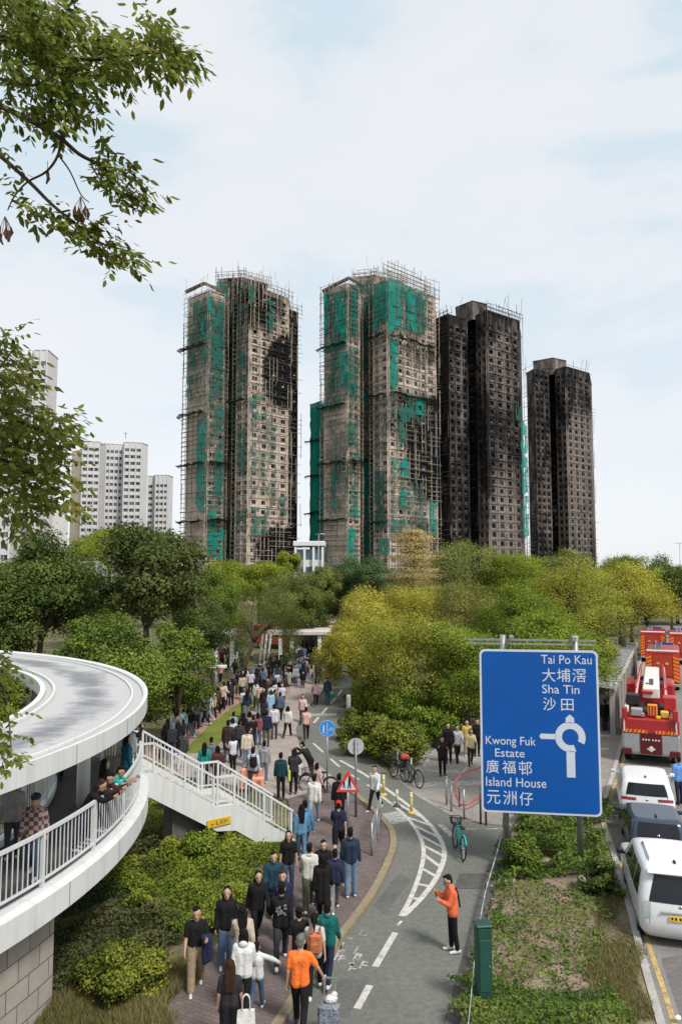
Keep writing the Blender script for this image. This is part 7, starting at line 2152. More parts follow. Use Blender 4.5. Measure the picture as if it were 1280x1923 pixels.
for x0, x1, up in ((-1.15, -.70, True), (-.66, -.12, True), (.22, .68, False), (.72, 1.15, False)):
    b = MB(); b.box(((x0 + x1) / 2, -.012, 1.52), (x1 - x0, .03, .14)); b.build('reflective_strip', M_ORANGE, FT)
    n = 3
    for k in range(n):
        b = MB(); xa = x0 + (x1 - x0) * (k + .3) / n; b.add([(xa, -.032, 1.45), (xa + .06, -.032, 1.45), (xa + .11, -.032, 1.59), (xa + .05, -.032, 1.59), (xa, -.02, 1.45), (xa + .06, -.02, 1.45), (xa + .11, -.02, 1.59), (xa + .05, -.02, 1.59)], [(0, 1, 2, 3), (7, 6, 5, 4), (0, 4, 5, 1), (1, 5, 6, 2), (2, 6, 7, 3), (3, 7, 4, 0)]); b.build('stripe', M_FRED, FT)
for sx in (-1, 1):
    b = MB(); b.bbox((sx * 1.0, -.02, .62), (.42, .10, .28), .03); b.build('tail_lamp', M_FDARK, FT)
    b = MB(); b.bbox((sx * 1.06, .1, 2.30), (.22, .5, .48), .03); b.build('corner_locker', M_FRED, FT)
    b = MB(); b.bar((sx * 1.08, -.02, 1.5), (sx * 1.08, -.02, 2.5), .06); b.build('grab_rail', M_WHITE, FT)
    for y in (1.2, 2.5, 7.2): wheel(FT, sx * 1.0, y, .5, .3)
b = MB(); b.tube([(0, 2.0, 2.08), (0, 2.0, 2.42)], [.9, .8], 20); b.build('turntable', M_DSTEEL, FT)
b = MB(); b.bbox((-.72, 1.5, 2.72), (.6, .7, .5), .05); b.build('operator_seat', M_BLACK, FT)
b = MB(); b.bbox((.85, 1.3, 2.66), (.55, .9, .62), .05); b.build('control_cabinet', M_FRED, FT)
b = MB(); b.bbox((.12, .55, 2.42), (.42, .3, .5), .03); o = b.build('rear_warning_board', M_ORANGE, FT)
for k in range(3): c = MB(); c.box((.12 + (-.12 + .12 * k), .39, 2.42), (.05, .012, .42)); c.build('stripe', M_FRED, o)
b = MB(); b.bbox((0.08, 5.6, 3.05), (.74, 8.6, .5), .05); b.build('boom', mat('boom_white', (.64, .63, .61), .4, .06, 2), FT)
for sx in (-1, 1):
    b = MB()
    b.bar((.08 + sx * .66, 1.4, 2.9), (.08 + sx * .58, 9.8, 3.1), .10, .14); b.bar((.08 + sx * .66, 1.4, 3.28), (.08 + sx * .58, 9.8, 3.42), .06, .08)
    b.build('ladder_rail', M_FRED, FT)
    b = MB()
    for k in range(18):
        y = 1.6 + k * .45; b.bar((.08 + sx * .63, y, 2.95), (.08 + sx * .63, y + .4, 3.3), .09)
    b.build('ladder_lattice', mat('ladder_pink', (.62, .40, .38), .4, .1, 4), FT)
b = MB(); b.bbox((.08, 3.4, 3.29), (.2, 2.2, .05), .01); b.bbox((-.1, 2.6, 3.3), (.14, .22, .1), .02); b.build('boom_fittings', M_DSTEEL, FT)
for x, y, z, sx, sy, sz, m_, nm in ((-.55, .5, 2.3, .5, .5, .35, M_SILVER, 'hose_box'), (.62, .55, 2.25, .35, .4, .3, M_YEL, 'yellow_case'), (-1.0, 1.2, 2.35, .2, 1.4, .25, M_WHITE, 'rolled_hose'), (1.05, 3.0, 2.2, .18, 1.8, .2, M_WHITE, 'rolled_hose'), (-.3, .35, 2.2, .22, .2, .2, M_CHROME, 'nozzle'), (-.95, 3.2, 2.25, .4, 1.3, .3, M_FRED, 'roof_locker'), (.35, .2, 2.15, .2, .12, .16, M_PLATE, 'work_lamp'), (-.08, 1.35, 3.1, .5, .4, .16, M_FRED, 'ladder_foot')):
    b = MB(); b.bbox((x, y, z), (sx, sy, sz), .04); b.build(nm, m_, FT)
b = MB(); b.bbox((-.78, -.012, 1.0), (.66, .012, .8), .004); b.build('locker_door', M_SILVER, FT)
b = MB(); b.bbox((.80, -.012, 1.0), (.62, .012, .8), .004); b.build('locker_door', M_SILVER, FT)
b = MB(); b.bbox((0, 7.5, 2.98), (1.6, .3, .12), .03); b.build('beacon_bar', mat('beacon_blue', (.03, .06, .3), .2), FT)

def pump_engine(loc, rz, label):
    r = empty('fire_engine', loc, rz, label, 'fire engine', 'fire engines on the road')
    b = MB(); b.bbox((0, 3.0, 1.75), (2.3, 6.0, 2.3), .06); b.build('body', M_FRED, r)
    b = MB(); b.bbox((0, 6.9, 1.7), (2.26, 1.7, 2.2), .12); o = b.build('cab', M_FRED, r)
    b = MB(); b.box((0, 7.1, 2.3), (2.28, 1.4, .55)); b.build('cab_window', M_GLASS, o)
    b = MB(); b.box((0, -.01, 1.9), (1.3, .04, 1.5)); o = b.build('roller_shutter', mat('shutter_red', (.42, .05, .025), .5, .1, 4), r)
    for x in (-.3, .3): c = MB(); c.bbox((x, -.045, 2.05), (.22, .03, .16), .01); c.build('lamp', mat('amber_lamp', (.7, .35, .15), .3), o)
    for sx in (-1, 1):
        b = MB(); b.box((sx * .92, -.012, 1.75), (.42, .03, 2.0)); b.build('reflective_panel', mat('chevron_red', (.55, .06, .02), .4), r)
        for k in range(7):
            b = MB(); z = .85 + k * .27; x0, x1 = sx * .72, sx * 1.12
            b.add([(x0, -.035, z), (x1, -.035, z - .16), (x1, -.035, z - .03), (x0, -.035, z + .13), (x0, -.028, z), (x1, -.028, z - .16), (x1, -.028, z - .03), (x0, -.028, z + .13)], [(0, 1, 2, 3), (7, 6, 5, 4), (0, 4, 5, 1), (1, 5, 6, 2), (2, 6, 7, 3), (3, 7, 4, 0)]); b.build('chevron_stripe', M_ORANGE, r)
        for y in (1.4, 6.6): wheel(r, sx * .95, y, .48, .3)
        b = MB(); b.bbox((sx * 1.0, .0, .5), (.2, .1, .2), .02); b.build('tail_lamp', M_LAMP, r)
    b = MB(); b.bbox((0, .15, 2.95), (2.2, .25, .12), .03); b.build('roof_edge', M_WHITE, r)
    b = MB()
    for x in (-.5, -.1): b.bar((x, .4, 3.05), (x, 5.6, 3.05), .07)
    for k in range(10): b.bar((-.5, .6 + k * .5, 3.05), (-.1, .6 + k * .5, 3.05), .05)
    b.build('roof_ladder', M_STEEL, r)
    b = MB(); b.bbox((0, -.02, .52), (2.2, .16, .2), .03); b.build('rear_step', M_SILVER, r)
    b = MB(); b.bbox((0, 6.9, 2.92), (1.5, .3, .16), .04); b.build('beacon_bar', mat('beacon_blue', (.03, .06, .3), .2), r)
    return r
PE = pump_engine((at(1243, 1250, 55).x, 55, 0), radians(-24), 'fire engine with orange chevron stripes on its back ahead of the ladder engine')
for px, D, rz, lab in ((1226, 73, -24, 'far fire engine at the end of the covered walkway'), (1282, 71, -24, 'far fire engine at the right edge, beside the other far one'), (590, 84, 60, 'red fire engine behind the canopy roof among the trees'), (628, 88, 80, 'red fire engine partly hidden by the yellow tree behind the canopy')):
    c = copy_tree(PE); c.location = (at(px, 1250, D).x, D, 0); c.rotation_euler = (0, 0, radians(rz)); c['label'] = lab
    if 'canopy' in lab: c['group'] = 'fire engines behind the canopy'

# ================================================================== signs
def text_mesh(txt):
    cu = bpy.data.curves.new('t', 'FONT'); cu.body = txt; cu.size = 1; cu.extrude = .004; cu.resolution_u = 4; cu.offset = 0.003
    o = bpy.data.objects.new('t', cu); COL.objects.link(o)
    dg = bpy.context.evaluated_depsgraph_get()
    me = bpy.data.meshes.new_from_object(o.evaluated_get(dg))
    bpy.data.objects.remove(o)
    return me
M_SBLUE = mat('sign_blue', (.0, .075, .33), .45, .06, 1.2)
M_SWHITE = mat('sign_white', (.52, .57, .66), .5, .03, 2)
def rrect(w, h, r, n=6):
    p = []
    for cx, cy, a0 in ((w - r, r, -pi / 2), (w - r, h - r, 0), (r, h - r, pi / 2), (r, r, pi)):
        for i in range(n): a = a0 + pi / 2 * i / (n - 1); p.append((cx + r * cos(a), cy + r * sin(a)))
    return p
def plate_xz(b, poly, y0, y1):
    n = len(poly)
    b.add([(x, y0, z) for x, z in poly] + [(x, y1, z) for x, z in poly], [tuple(range(n)), tuple(range(2 * n - 1, n - 1, -1))] + [(i, n + i, n + (i + 1) % n, (i + 1) % n) for i in range(n)])
bl, br, tl = at(904, 1524, 22.5), at(1130, 1531, 22.0), at(897, 1219, 22.5)
SW, SH = sqrt((br.x - bl.x) ** 2 + (br.y - bl.y) ** 2), tl.z - bl.z
SG = empty('direction_sign', (bl.x, bl.y, 0), atan2(br.y - bl.y, br.x - bl.x), 'large blue bilingual roundabout direction sign on two posts on the verge', 'road sign')
zb = bl.z
b = MB(); plate_xz(b, [(x, z + zb) for x, z in rrect(SW, SH, .16)], 0, .05); b.build('border', M_SWHITE, SG)
b = MB(); plate_xz(b, [(x + .06, z + zb + .06) for x, z in rrect(SW - .12, SH - .12, .12)], -.006, -.002); pan = b.build('panel', M_SBLUE, SG)
def spx(x, y):
    u = (x - 897 - (y - 1218) * 7.3 / 305) / 225.5 * SW
    v_ = zb + SH - (y - 1218.5 - (x - 897) * 1.5 / 225) / 307 * SH
    return u, v_
for txt, x0, y0, x1, y1 in (('Tai Po Kau', 1016, 1229, 1111, 1245), ('大', 1018, 1254, 1043, 1279), ('埔', 1046, 1254, 1071, 1279), ('滘', 1075, 1254, 1100, 1279), ('Sha Tin', 1018, 1285, 1088, 1301), ('沙', 1020, 1309, 1044, 1333), ('田', 1054, 1311, 1077, 1333),
                            ('Kwong Fuk', 911, 1384, 1006, 1404), ('Estate', 929, 1407, 985, 1422), ('廣', 912, 1428, 936, 1453), ('福', 943, 1429, 968, 1453), ('邨', 974, 1429, 999, 1455), ('Island House', 912, 1461, 1026, 1477), ('元', 914, 1485, 939, 1510), ('洲', 945, 1485, 970, 1511), ('仔', 976, 1486, 1001, 1511)):
    me = text_mesh(txt)
    xs = [q.co.x for q in me.vertices]; ys = [q.co.y for q in me.vertices]
    if not xs: continue
    (ua, va), (ub, vb) = spx(x0, y1), spx(x1, y0)
    for q in me.vertices:
        q.co = Vector((ua + (q.co.x - min(xs)) / (max(xs) - min(xs)) * (ub - ua), -.012 + q.co.z * .5, va + (q.co.y - min(ys)) / (max(ys) - min(ys)) * (vb - va)))
    me.name = 'lettering'; me.materials.clear(); me.materials.append(M_SWHITE); me.update()
    inst('lettering', me, pan)
b = MB(); cx, cz = spx(1071, 1382); s = SW / 225.5
def ring_poly(r0, r1, a0, a1, n=40): return [(cx + r1 * s * cos(radians(a0 + (a1 - a0) * i / n)), cz + r1 * s * sin(radians(a0 + (a1 - a0) * i / n))) for i in range(n + 1)] + [(cx + r0 * s * cos(radians(a1 - (a1 - a0) * i / n)), cz + r0 * s * sin(radians(a1 - (a1 - a0) * i / n))) for i in range(n + 1)]
P_ = ring_poly(15.5, 28.5, -27, 292)
for i in range(40):
    q = [P_[i], P_[i + 1], P_[80 - i], P_[81 - i]]
    plate_xz(b, q, -.0122, -.008)
for poly in ([(-8, -26), (8, -26), (8, -76), (-8, -76)][::-1], [(-8, 26), (8, 26), (8, 36), (0, 43), (-8, 36)], [(-27, -5), (-27, 5), (-55, 5), (-58, 0), (-55, -5)]):
    plate_xz(b, [(cx + x * s, cz + z * s) for x, z in poly], -.0122, -.0085)
b.build('roundabout_symbol', M_SWHITE, pan)
for px, yb in ((948, 1612), (1093, 1642)):
    q = gp(px, yb); u = (Vector((q.x, q.y, 0)) - Vector((bl.x, bl.y, 0))).dot(Vector((cos(SG.rotation_euler[2]), sin(SG.rotation_euler[2]), 0)))
    b = MB(); b.tube([(u, .16, -.1), (u, .16, zb + SH + .42)], .09, 12); b.build('post', M_STEEL, SG)
    for z in (zb + .5, zb + SH * .5, zb + SH - .4): b = MB(); b.box((u, .1, z), (.26, .10, .10)); b.build('bracket', M_STEEL, SG)
for z in (zb + SH + .16, zb + SH + .28):
    b = MB(); b.bar((-.35, .12, z), (SW - .02, .12, z), .05); b.build('top_rail', M_STEEL, SG)
b = MB()
for z in (zb + SH * .3, zb + SH * .7): b.bar((.1, .085, z), (SW - .1, .085, z), .06, .06)
b.build('stiffener', M_STEEL, SG)
for u in (.95, 2.75): b = MB(); b.bbox((u, .0, zb + SH + .34), (.14, .25, .16), .02); b.build('lamp', M_STEEL, SG)

def post_sign(name, label, px, yb, yc, r_or_w, D=None):
    g = gp(px, yb); zc = at(px, yc, g.y).z
    o = empty(name, tuple(g), 0, label, 'road sign')
    return o, zc, g.y
o, zc, D = post_sign('cycle_sign', 'round blue sign for walkers and cyclists on a grey post', 614, 1490, 1368, 14)
R_ = 14.5 / F * D
b = MB(); b.tube([(0, 0.03, 0), (0, .03, zc + R_ * .6)], .036, 10); b.build('post', M_STEEL, o)
b = MB(); b.tube([(0, -.012, zc), (0, .012, zc)], R_, 32, smooth=False); p_ = b.build('disc', mat('cycle_blue', (.03, .22, .62), .4, .05, 3), o)
b = MB(); b.box((0, -.016, zc), (.022, .006, R_ * 1.5)); b.ell((-R_ * .45, -.016, zc + .12), (.025, .006, .025), 8, 6); b.box((-R_ * .45, -.016, zc - .01), (.06, .006, .2)); b.bar((-R_ * .5, -.016, zc - .1), (-R_ * .6, -.016, zc - .2), .022); b.bar((-R_ * .42, -.016, zc - .1), (-R_ * .3, -.016, zc - .2), .022)
for x in (R_ * .28, R_ * .66): b.tube([(x + .045 * cos(t), -.016, zc - .06 + .045 * sin(t)) for t in [i * pi / 5 for i in range(11)]], .007, 5)
b.bar((R_ * .28, -.016, zc - .06), (R_ * .45, -.016, zc + .04), .012); b.bar((R_ * .45, -.016, zc + .04), (R_ * .66, -.016, zc - .06), .012); b.bar((R_ * .6, -.016, zc + .06), (R_ * .66, -.016, zc - .06), .012)
b.build('symbol', M_SWHITE, p_)
b = MB(); b.tube([((R_ - .012) * cos(t), -.012, zc + (R_ - .012) * sin(t)) for t in [i * pi / 16 for i in range(33)]], .012, 5, cap=False); b.build('rim', mat('rim_blue', (.25, .45, .75), .4), p_)
o, zc, D = post_sign('road_sign_back', 'grey back of a round sign on a tall post', 668, 1538, 1402, 15)
R_ = 15 / F * D
b = MB(); b.tube([(0, -.03, 0), (0, -.03, zc + R_ * .95)], .045, 10); b.build('post', mat('post_grey', (.20, .20, .20), .5, .15, 5, metal=.4), o)
b = MB(); b.tube([(0, .016, zc), (0, .04, zc)], R_, 32, smooth=False); b.build('disc', mat('sign_back_grey', (.42, .44, .45), .5, .08, 4), o)
for dz in (-.1, .1): b = MB(); b.box((0, .0, zc + dz), (.16, .03, .04)); b.build('clamp', M_STEEL, o)
o, zc, D = post_sign('warning_sign', 'red-bordered triangular pedestrian warning sign on a grey post', 653, 1594, 1471, 20)
k = 21.5 / F * D; h3 = k * 1.72
b = MB(); b.tube([(0, .03, 0), (0, .03, zc + k * .9)], .04, 10); b.build('post', M_STEEL, o)
b = MB(); plate_xz(b, [(-k, zc - h3 * .42), (k, zc - h3 * .42), (.03, zc + h3 * .58), (-.03, zc + h3 * .58)], -.01, .01); p_ = b.build('triangle', mat('sign_red', (.55, .06, .04), .45, .06, 4), o)
b = MB(); kk = k * .68; plate_xz(b, [(-kk, zc - h3 * .42 + k * .2), (kk, zc - h3 * .42 + k * .2), (0, zc + h3 * .58 - k * .44)], -.016, -.011); b.build('field', M_SWHITE, p_)
b = MB()
for x, s_ in ((.05, 1), (-.12, .62)): b.ell((x, -.02, zc - .13 + .31 * s_), (.035 * s_, .006, .035 * s_), 8, 6); b.box((x, -.02, zc - .13 + .19 * s_), (.075 * s_, .006, .17 * s_)); b.bar((x - .02 * s_, -.02, zc - .13 + .12 * s_), (x - .04 * s_, -.02, zc - .14), .03 * s_); b.bar((x + .02 * s_, -.02, zc - .13 + .12 * s_), (x + .04 * s_, -.02, zc - .14), .03 * s_)
b.build('symbol', M_BLACK, p_)

# ================================================================== street furniture
for px, yb, yt, lab in ((745, 1515, 1483, 'faded cream bollard beside the hatched lane'), (772, 1527, 1488, 'yellow bollard on the white edge line of the hatched lane'), (720, 1493, 1455, 'pale yellow bollard behind the person in the white shirt')):
    g = gp(px, yb); zt = at(px, yt, g.y).z
    o = empty('bollard', tuple(g), 0, lab, 'bollard', 'flexible bollards along the track')
    m_ = mat('bollard_yellow', (.60, .50, .14), .6, .15, 8) if px != 745 else mat('bollard_cream', (.50, .46, .32), .6, .15, 8)
    b = MB(); b.tube([(0, 0, .05), (0, 0, zt)], .05, 12); b.build('post', m_, o)
    b = MB(); b.tube([(0, 0, 0), (0, 0, .07)], [.16, .10], 14); b.build('base', M_YEL if px != 745 else M_DSTEEL, o)
    b = MB(); b.tube([(0, 0, zt * .75), (0, 0, zt * .86)], .053, 12); b.build('band', M_WHITE, o)
def fence(label, pts, h, nrail, lattice=False, mat_=None, name='metal_railing', step=1.0):
    P = [gp(x, y) for x, y in pts]
    o = empty(name, tuple(P[0]), 0, label, 'railing'); m_ = mat_ or M_STEEL
    Q = [p - P[0] for p in P]
    for p in Q: b = MB(); b.tube([p, p + Vector((0, 0, h))], .035, 8); b.build('post', m_, o)
    for i in range(len(Q) - 1):
        for k in range(nrail):
            z = h * (.97 - .8 * k / max(1, nrail - 1)) if nrail > 1 else h * .97
            b = MB(); b.bar(Q[i] + Vector((0, 0, z)), Q[i + 1] + Vector((0, 0, z)), .035); b.build('rail', m_, o)
        if lattice:
            b = MB(); n = 5
            for k in range(n):
                a, c = Q[i].lerp(Q[i + 1], k / n), Q[i].lerp(Q[i + 1], (k + 1) / n)
                b.bar(a + Vector((0, 0, h * .2)), c + Vector((0, 0, h * .92)), .02); b.bar(a + Vector((0, 0, h * .92)), c + Vector((0, 0, h * .2)), .018)
            b.build('lattice', m_, o)
    return o
fence('steel crowd railing with crossed wires at the kerb corner', [(698, 1612), (707, 1582), (714, 1556)], 1.05, 2, True)
fence('grey two-rail railing along the bushes beside parked bicycles', [(718, 1432), (746, 1452), (772, 1470)], 1.0, 3)
fence('rusty steel posts with one low rail behind the red barrier', [(838, 1512), (847, 1524), (871, 1540)], 1.05, 1)
fence('dark steel posts at the left foot of the blue sign', [(902, 1548), (912, 1550)], 1.25, 0, mat_=M_DSTEEL)
g = gp(852, 1520); o = empty('red_barrier', tuple(g), 0, 'bent red tube barrier on the pavement left of the blue sign', 'barrier')
loop = smooth_path([gp(856, 1512) - g + Vector((0, 0, .35)), gp(858, 1500) - g + Vector((0, 0, .75)), gp(880, 1488) - g + Vector((0, 0, .82)), gp(930, 1470) - g + Vector((0, 0, .8))], 5)
b = MB(); b.tube(loop, .03, 8); b.build('upper_tube', M_RED, o)
b = MB(); b.tube(smooth_path([gp(856, 1512) - g + Vector((0, 0, .35)), gp(866, 1522) - g + Vector((0, 0, .2)), gp(890, 1520) - g + Vector((0, 0, .3)), gp(930, 1500) - g + Vector((0, 0, .5))], 5), .03, 8); b.build('lower_tube', M_RED, o)
for x, y in ((862, 1516), (905, 1506)): q = gp(x, y) - g; b = MB(); b.tube([q, q + Vector((0, 0, .7))], .03, 8); b.build('post', M_DSTEEL, o)

def bicycle(loc, rz, label, col, lean=0.06, group=None, basket=True):
    r = empty('bicycle', loc, rz, label, 'bicycle', group); r.rotation_euler = (0, lean, rz)
    fm = mat('bike_' + '_'.join(str(int(c * 100)) for c in col), col, .35, .08, 6)
    for y in (-.52, .52):
        b = MB(); b.tube([(0, y + .33 * cos(t), .35 + .33 * sin(t)) for t in [i * pi / 12 for i in range(25)]], .022, 6, cap=False); w = b.build('wheel', M_RUBBER, r)
        b = MB()
        for k in range(8): t = pi * k / 8; b.bar((0, y - .32 * cos(t), .35 - .32 * sin(t)), (0, y + .32 * cos(t), .35 + .32 * sin(t)), .005)
        b.tube([(-.05, y, .35), (.05, y, .35)], .03, 8); b.build('spokes', M_STEEL, w)
        b = MB(); b.tube([(0, y + .37 * cos(t), .35 + .37 * sin(t)) for t in [pi * .15 + i * pi / 16 for i in range(12)]], .028, 6); b.build('mudguard', fm, r)
    b = MB()
    for p, q, w in (((0, -.52, .35), (0, -.1, .32), .02), ((0, -.1, .32), (0, -.2, .82), .024), ((0, -.52, .35), (0, -.18, .7), .018), ((0, -.1, .32), (0, .38, .68), .03), ((0, .38, .68), (0, .34, .86), .024), ((0, .38, .68), (0, .52, .35), .022), ((0, -.18, .62), (0, .36, .74), .024)): b.tube([p, q], w, 8)
    b.build('frame', fm, r)
    b = MB(); b.bbox((0, -.22, .86), (.15, .26, .06), .025); b.build('saddle', M_BLACK, r)
    b = MB(); b.tube(smooth_path([(-.28, .22, .98), (-.2, .32, 1.0), (0, .34, .96), (.2, .32, 1.0), (.28, .22, .98)], 3), .014, 6); b.bar((0, .34, .86), (0, .34, .96), .025); b.build('handlebar', M_BLACK, r)
    b = MB(); b.tube([(-.12, -.1, .2), (.12, -.1, .44)], .012, 6); b.box((-.15, -.1, .2), (.09, .08, .02)); b.box((.15, -.1, .44), (.09, .08, .02)); b.tube([(.03, -.1, .32), (.045, -.1, .32)], .09, 14); b.build('crank', M_DSTEEL, r)
    if basket:
        b = MB(); b.box((0, .56, .74), (.3, .24, .015))
        for k in range(5):
            for sx in (-.16, .16): b.bar((sx * .9, .45 + .055 * k, .74), (sx, .44 + .06 * k, .94), .01)
            b.bar((-.14 + .07 * k, .68, .74), (-.16 + .08 * k, .7, .94), .01)
        b.tube([(-.16, .43, .94), (-.16, .70, .94), (.16, .70, .94), (.16, .43, .94)], .01, 5); b.build('basket', M_BLACK, r)
    b = MB(); b.bar((.04, -.2, .3), (.16, -.26, .02), .018); b.build('kickstand', M_BLACK, r)
    return r
bicycle(tuple(gp(860, 1604)), 0.08, 'turquoise shared bicycle standing alone on the cycle track', (.02, .36, .34), .08)
bicycle(tuple(gp(772, 1474)), .5, 'bicycle with a red basket cover at the end of the railing', (.12, .12, .13), group='bicycles parked by the railing')
bicycle(tuple(gp(752, 1464)), .6, 'dark bicycle parked against the middle of the railing', (.03, .035, .05), group='bicycles parked by the railing')
b = MB(); b.bbox((0, 0, 0), (.34, .3, .22), .06); CVR = b.build('basket_cover', cloth((.42, .07, .06)), None); q = gp(772, 1474); CVR.location = (q.x - .22, q.y + .5, 1.0); tag(CVR, 'red cover bundled on the bicycle basket by the railing', 'cover')
bicycle(tuple(gp(598, 1492) + Vector((0, 0, .0))), 1.2, 'bicycle held at the kerb by the man bending over', (.05, .05, .055))
bicycle(tuple(gp(312, 1545)), .4, 'teal shared bicycle half hidden in the grass under the stairs', (.015, .16, .14))

# green pillar box and tape on the verge
g = gp(908, 1888, .1); zt = at(908, 1737, g.y).z
o = empty('utility_cabinet', tuple(g), .1, 'dark green metal pillar on the verge beside the tape', 'cabinet')
b = MB(); b.bbox((0, 0, (zt - .1) / 2), (.30, .28, zt - .1), .03); b.build('housing', mat('cabinet_green', (.015, .06, .045), .5, .15, 5), o)
b = MB(); b.bbox((0, 0, zt - .08), (.34, .32, .06), .02); b.build('lid', mat('cabinet_green', (.015, .06, .045)), o)
b = MB(); b.bbox((0, -.146, zt * .5), (.22, .012, zt * .6), .004); d_ = b.build('door', mat('cabinet_door', (.018, .07, .052), .5, .15, 5), o)
b = MB(); b.tube([(.08, -.15, zt * .5), (.08, -.18, zt * .5)], .015, 8); b.build('handle', M_STEEL, d_)
b = MB(); tp_ = [gp(x, y, .45) for x, y in ((944, 1556), (934, 1596), (921, 1640), (911, 1675), (900, 1735), (891, 1800), (885, 1860), (879, 1923), (866, 2050))]
tp_ = smooth_path(tp_, 4)
for i in range(len(tp_) - 1): b.bar(tp_[i], tp_[i + 1], .008, .07, mi=i % 2)
tp_o = b.build('barrier_tape', [mat('tape_white', (.62, .66, .64), .5, .05, 8), mat('tape_pale', (.34, .40, .42), .5, .1, 8)]); tag(tp_o, 'white striped tape strung low along the edge of the verge', 'tape')
for x, y in ((911, 1683), (944, 1560), (881, 1930)):
    q = gp(x, y, .1); b = MB(); b.tube([q, q + Vector((0, 0, .42))], .018, 8); o = b.build('tape_stake', M_DSTEEL)
    tag(o, {911: 'thin stake holding the tape at the dirt patch', 944: 'thin stake holding the far end of the tape by the sign post', 881: 'thin stake holding the tape at the bottom edge'}[x], 'stake')
def rock(label, px, py, s, col, seed, name='stone_slab', cat='stone'):
    q = gp(px, py, .1); b = MB(); rr = random.Random(seed)
    b.ell((0, 0, 0), (s[0], s[1], s[2]), 9, 6)
    b.v = [(x * rr.uniform(.8, 1.15), y * rr.uniform(.8, 1.15), z * rr.uniform(.8, 1.1)) for x, y, z in b.v]; b.sm = [False] * len(b.sm)
    o = b.build(name, mat('stone_%d' % seed, col, .9, .2, 8, .4, 20)); o.location = q + Vector((0, 0, s[2] * .5)); o.rotation_euler = (0.1, 0, rr.uniform(0, 3)); return tag(o, label, cat)
rock('flat pale stone slab leaning at the right post of the blue sign', 1098, 1652, (.30, .2, .07), (.40, .33, .24), 1)
rock('small pale rock in the weeds at the left of the dirt patch', 962, 1656, (.10, .08, .07), (.42, .36, .28), 2, 'rock', 'rock')
for x, y, s, lab, c in ((1180, 1776, .07, 'crumpled white paper on the dry grass beside the kerb', (.62, .62, .60)), (1215, 1812, .06, 'grey plastic scrap in the gutter', (.35, .35, .40)), (1272, 1912, .08, 'white litter on the verge at the lower right corner', (.6, .6, .58)), (1145, 1800, .05, 'scrap of pale paper on the trampled grass', (.5, .48, .44))):
    rock(lab, x, y, (s, s * .7, s * .35), c, int(x), 'litter', 'litter')

# low wall along the side path, lamp and canopy buildings in the distance
W0, W1, W2 = gp(758, 1428), gp(795, 1408), gp(838, 1386)
b = MB(); b.bar(W0 + Vector((0, 0, .13)), W1 + Vector((0, 0, .13)), .25, .28); b.bar(W1 + Vector((0, 0, .13)), W2 + Vector((0, 0, .13)), .25, .28); tag(b.build('low_wall', M_CONC), 'low concrete wall between the bushes and the side path', 'wall')
def lamp_post(px, yb, yt, label, arm=1.2, D=None):
    g = gp(px, yb) if D is None else Vector((at(px, 1000, D).x, D, 0)); zt = at(px, yt, g.y).z
    o = empty('street_lamp', tuple(g), 0, label, 'street lamp')
    b = MB(); b.tube([(0, 0, 0), (0, 0, zt * .5), (0, 0, zt)], [.09, .075, .055], 10); b.build('pole', M_STEEL, o)
    b = MB(); b.bar((-arm / 2, 0, zt), (arm / 2, 0, zt), .07); b.build('arm', M_STEEL, o)
    b = MB(); b.bbox((arm / 2, 0, zt + .02), (.6, .25, .14), .04); b.build('lamp_head', M_WHITE, o)
lamp_post(598, None, 1003, 'tall slim street lamp in front of the low office building', D=125)
lamp_post(1274, None, 1020, 'street lamp rising over the dark trees at the right edge', D=118, arm=1.6)
g = gp(654, 1375); o = empty('utility_post', tuple(g), 0, 'short thick grey post beside the far end of the bushes', 'post')
b = MB(); b.tube([(0, 0, 0), (0, 0, 1.9), (0, 0, 2.0)], [.13, .13, .11], 12); b.build('shaft', M_CONC, o)
b = MB(); b.bbox((0, -.14, 1.3), (.16, .06, .3), .02); b.build('plate', M_STEEL, o)
# canopies
def canopy(label, px0, px1, D0, D1, ztop, cols, wall=None):
    a, c = at(px0, 1200, D0), at(px1, 1200, D0)
    o = empty('canopy', ((a.x + c.x) / 2, D0, 0), 0, label, 'canopy'); w = (c.x - a.x) / 2
    b = MB(); b.bbox((0, (D1 - D0) / 2, ztop), (2 * w, D1 - D0, .35), .04); b.build('roof', mat('canopy_roof', (.50, .46, .42), .8, .12, .6), o)
    b = MB(); b.box((0, (D1 - D0) / 2, ztop - .26), (2 * w - .6, D1 - D0 - .6, .16)); b.build('roof_beam', M_DCONC, o)
    for px, dy in cols: x = at(px, 1200, D0 + dy).x - o.location.x; b = MB(); b.box((x, dy, (ztop - .18) / 2), (.34, .34, ztop - .18)); b.build('column', M_WHITE, o)
    if wall: x0, x1 = at(wall[0], 1200, D0 + wall[2]).x - o.location.x, at(wall[1], 1200, D0 + wall[2]).x - o.location.x; b = MB(); b.box(((x0 + x1) / 2, wall[2], 1.2), (x1 - x0, .25, 2.4)); b.build('wall', mat('canopy_wall', (.30, .26, .235), .9, .15, 1), o)
    return o
canopy('flat-roofed concrete canopy with white columns over the far crowd', 500, 634, 70, 79, 3.05, ((548, .4), (527, .4), (556, 7), (600, .4), (630, .4)), (560, 622, 8.2))
canopy('smaller canopy with a pale beam half hidden by trees on the left', 350, 440, 66, 72, 3.2, ((366, .4), (405, .4), (436, .4)), None)
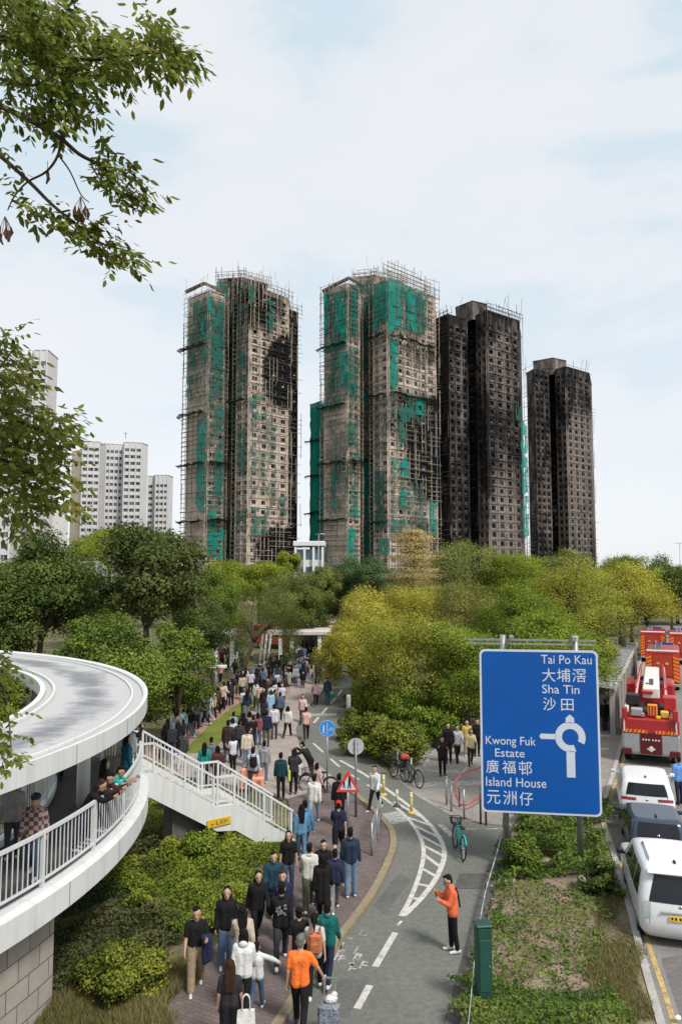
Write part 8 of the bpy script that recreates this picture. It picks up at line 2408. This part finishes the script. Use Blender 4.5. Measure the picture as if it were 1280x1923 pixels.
for px, lab in ((486, 'leaning white pole, left of the group by the canopy'), (493, 'leaning white pole in the middle of the group by the canopy'), (501, 'leaning white pole, right of the group by the canopy')):
    g = Vector((at(px, 1240, 66).x, 66, 0)); b = MB(); b.tube([(0, 0, 0), (.35, 0, 3.3)], .1, 8); o = b.build('white_pole', M_WHITE); o.location = g; tag(o, lab, 'pole', 'white poles by the canopy')
g = Vector((at(405, 1290, 56).x, 56, 0)); o = empty('light_column', tuple(g), 0, 'white post with a flat crossbar standing in front of the small canopy', 'post')
b = MB(); b.tube([(0, 0, 0), (0, 0, 4.0)], .11, 10); b.build('shaft', M_WHITE, o)
b = MB(); b.bbox((.1, 0, 1.7), (1.4, .5, .22), .04); b.build('crossbar', M_WHITE, o)
# covered walkway beside the road
wn, wf = at(1150, 1376, 40), at(1193, 1270, 64)
dv = Vector((wf.x - wn.x, wf.y - wn.y, 0)); LW = dv.length
o = empty('covered_walkway', (wn.x, wn.y, 0), atan2(dv.y, dv.x) - pi / 2, 'long covered walkway with a ribbed grey roof between the blue sign and the road', 'walkway')
b = MB()
b.add([(x, y, z) for y in (-.3, LW) for x, z in ((0.15, 2.55), (0.15, 2.7), (-3.6, 2.95), (-3.6, 2.8))], [(0, 1, 2, 3), (7, 6, 5, 4), (0, 4, 5, 1), (1, 5, 6, 2), (2, 6, 7, 3), (3, 7, 4, 0)])
for k in range(int(LW / .9)): y = .2 + k * .9; b.bar((.12, y, 2.72), (-3.55, y, 2.965), .22, .12)
b.build('roof', mat('ribbed_roof', (.33, .34, .34), .6, .2, .8), o)
b = MB(); b.bar((.19, -.3, 2.6), (.19, LW, 2.6), .09, .3); b.build('gutter', mat('gutter_pale', (.44, .42, .40), .7, .1, 2), o)
for k in range(9):
    y = .2 + (LW - .4) * k / 8
    b = MB(); b.box((0, y, 1.27), (.26, .3, 2.54)); b.build('column', M_CONC, o)
    if k < 8: b = MB(); b.box((0, y + LW / 16, 1.0), (.1, LW / 8 - .7, 2.0)); b.build('screen', mat('mesh_screen', (.22, .205, .20), .9, .35, 3), o)
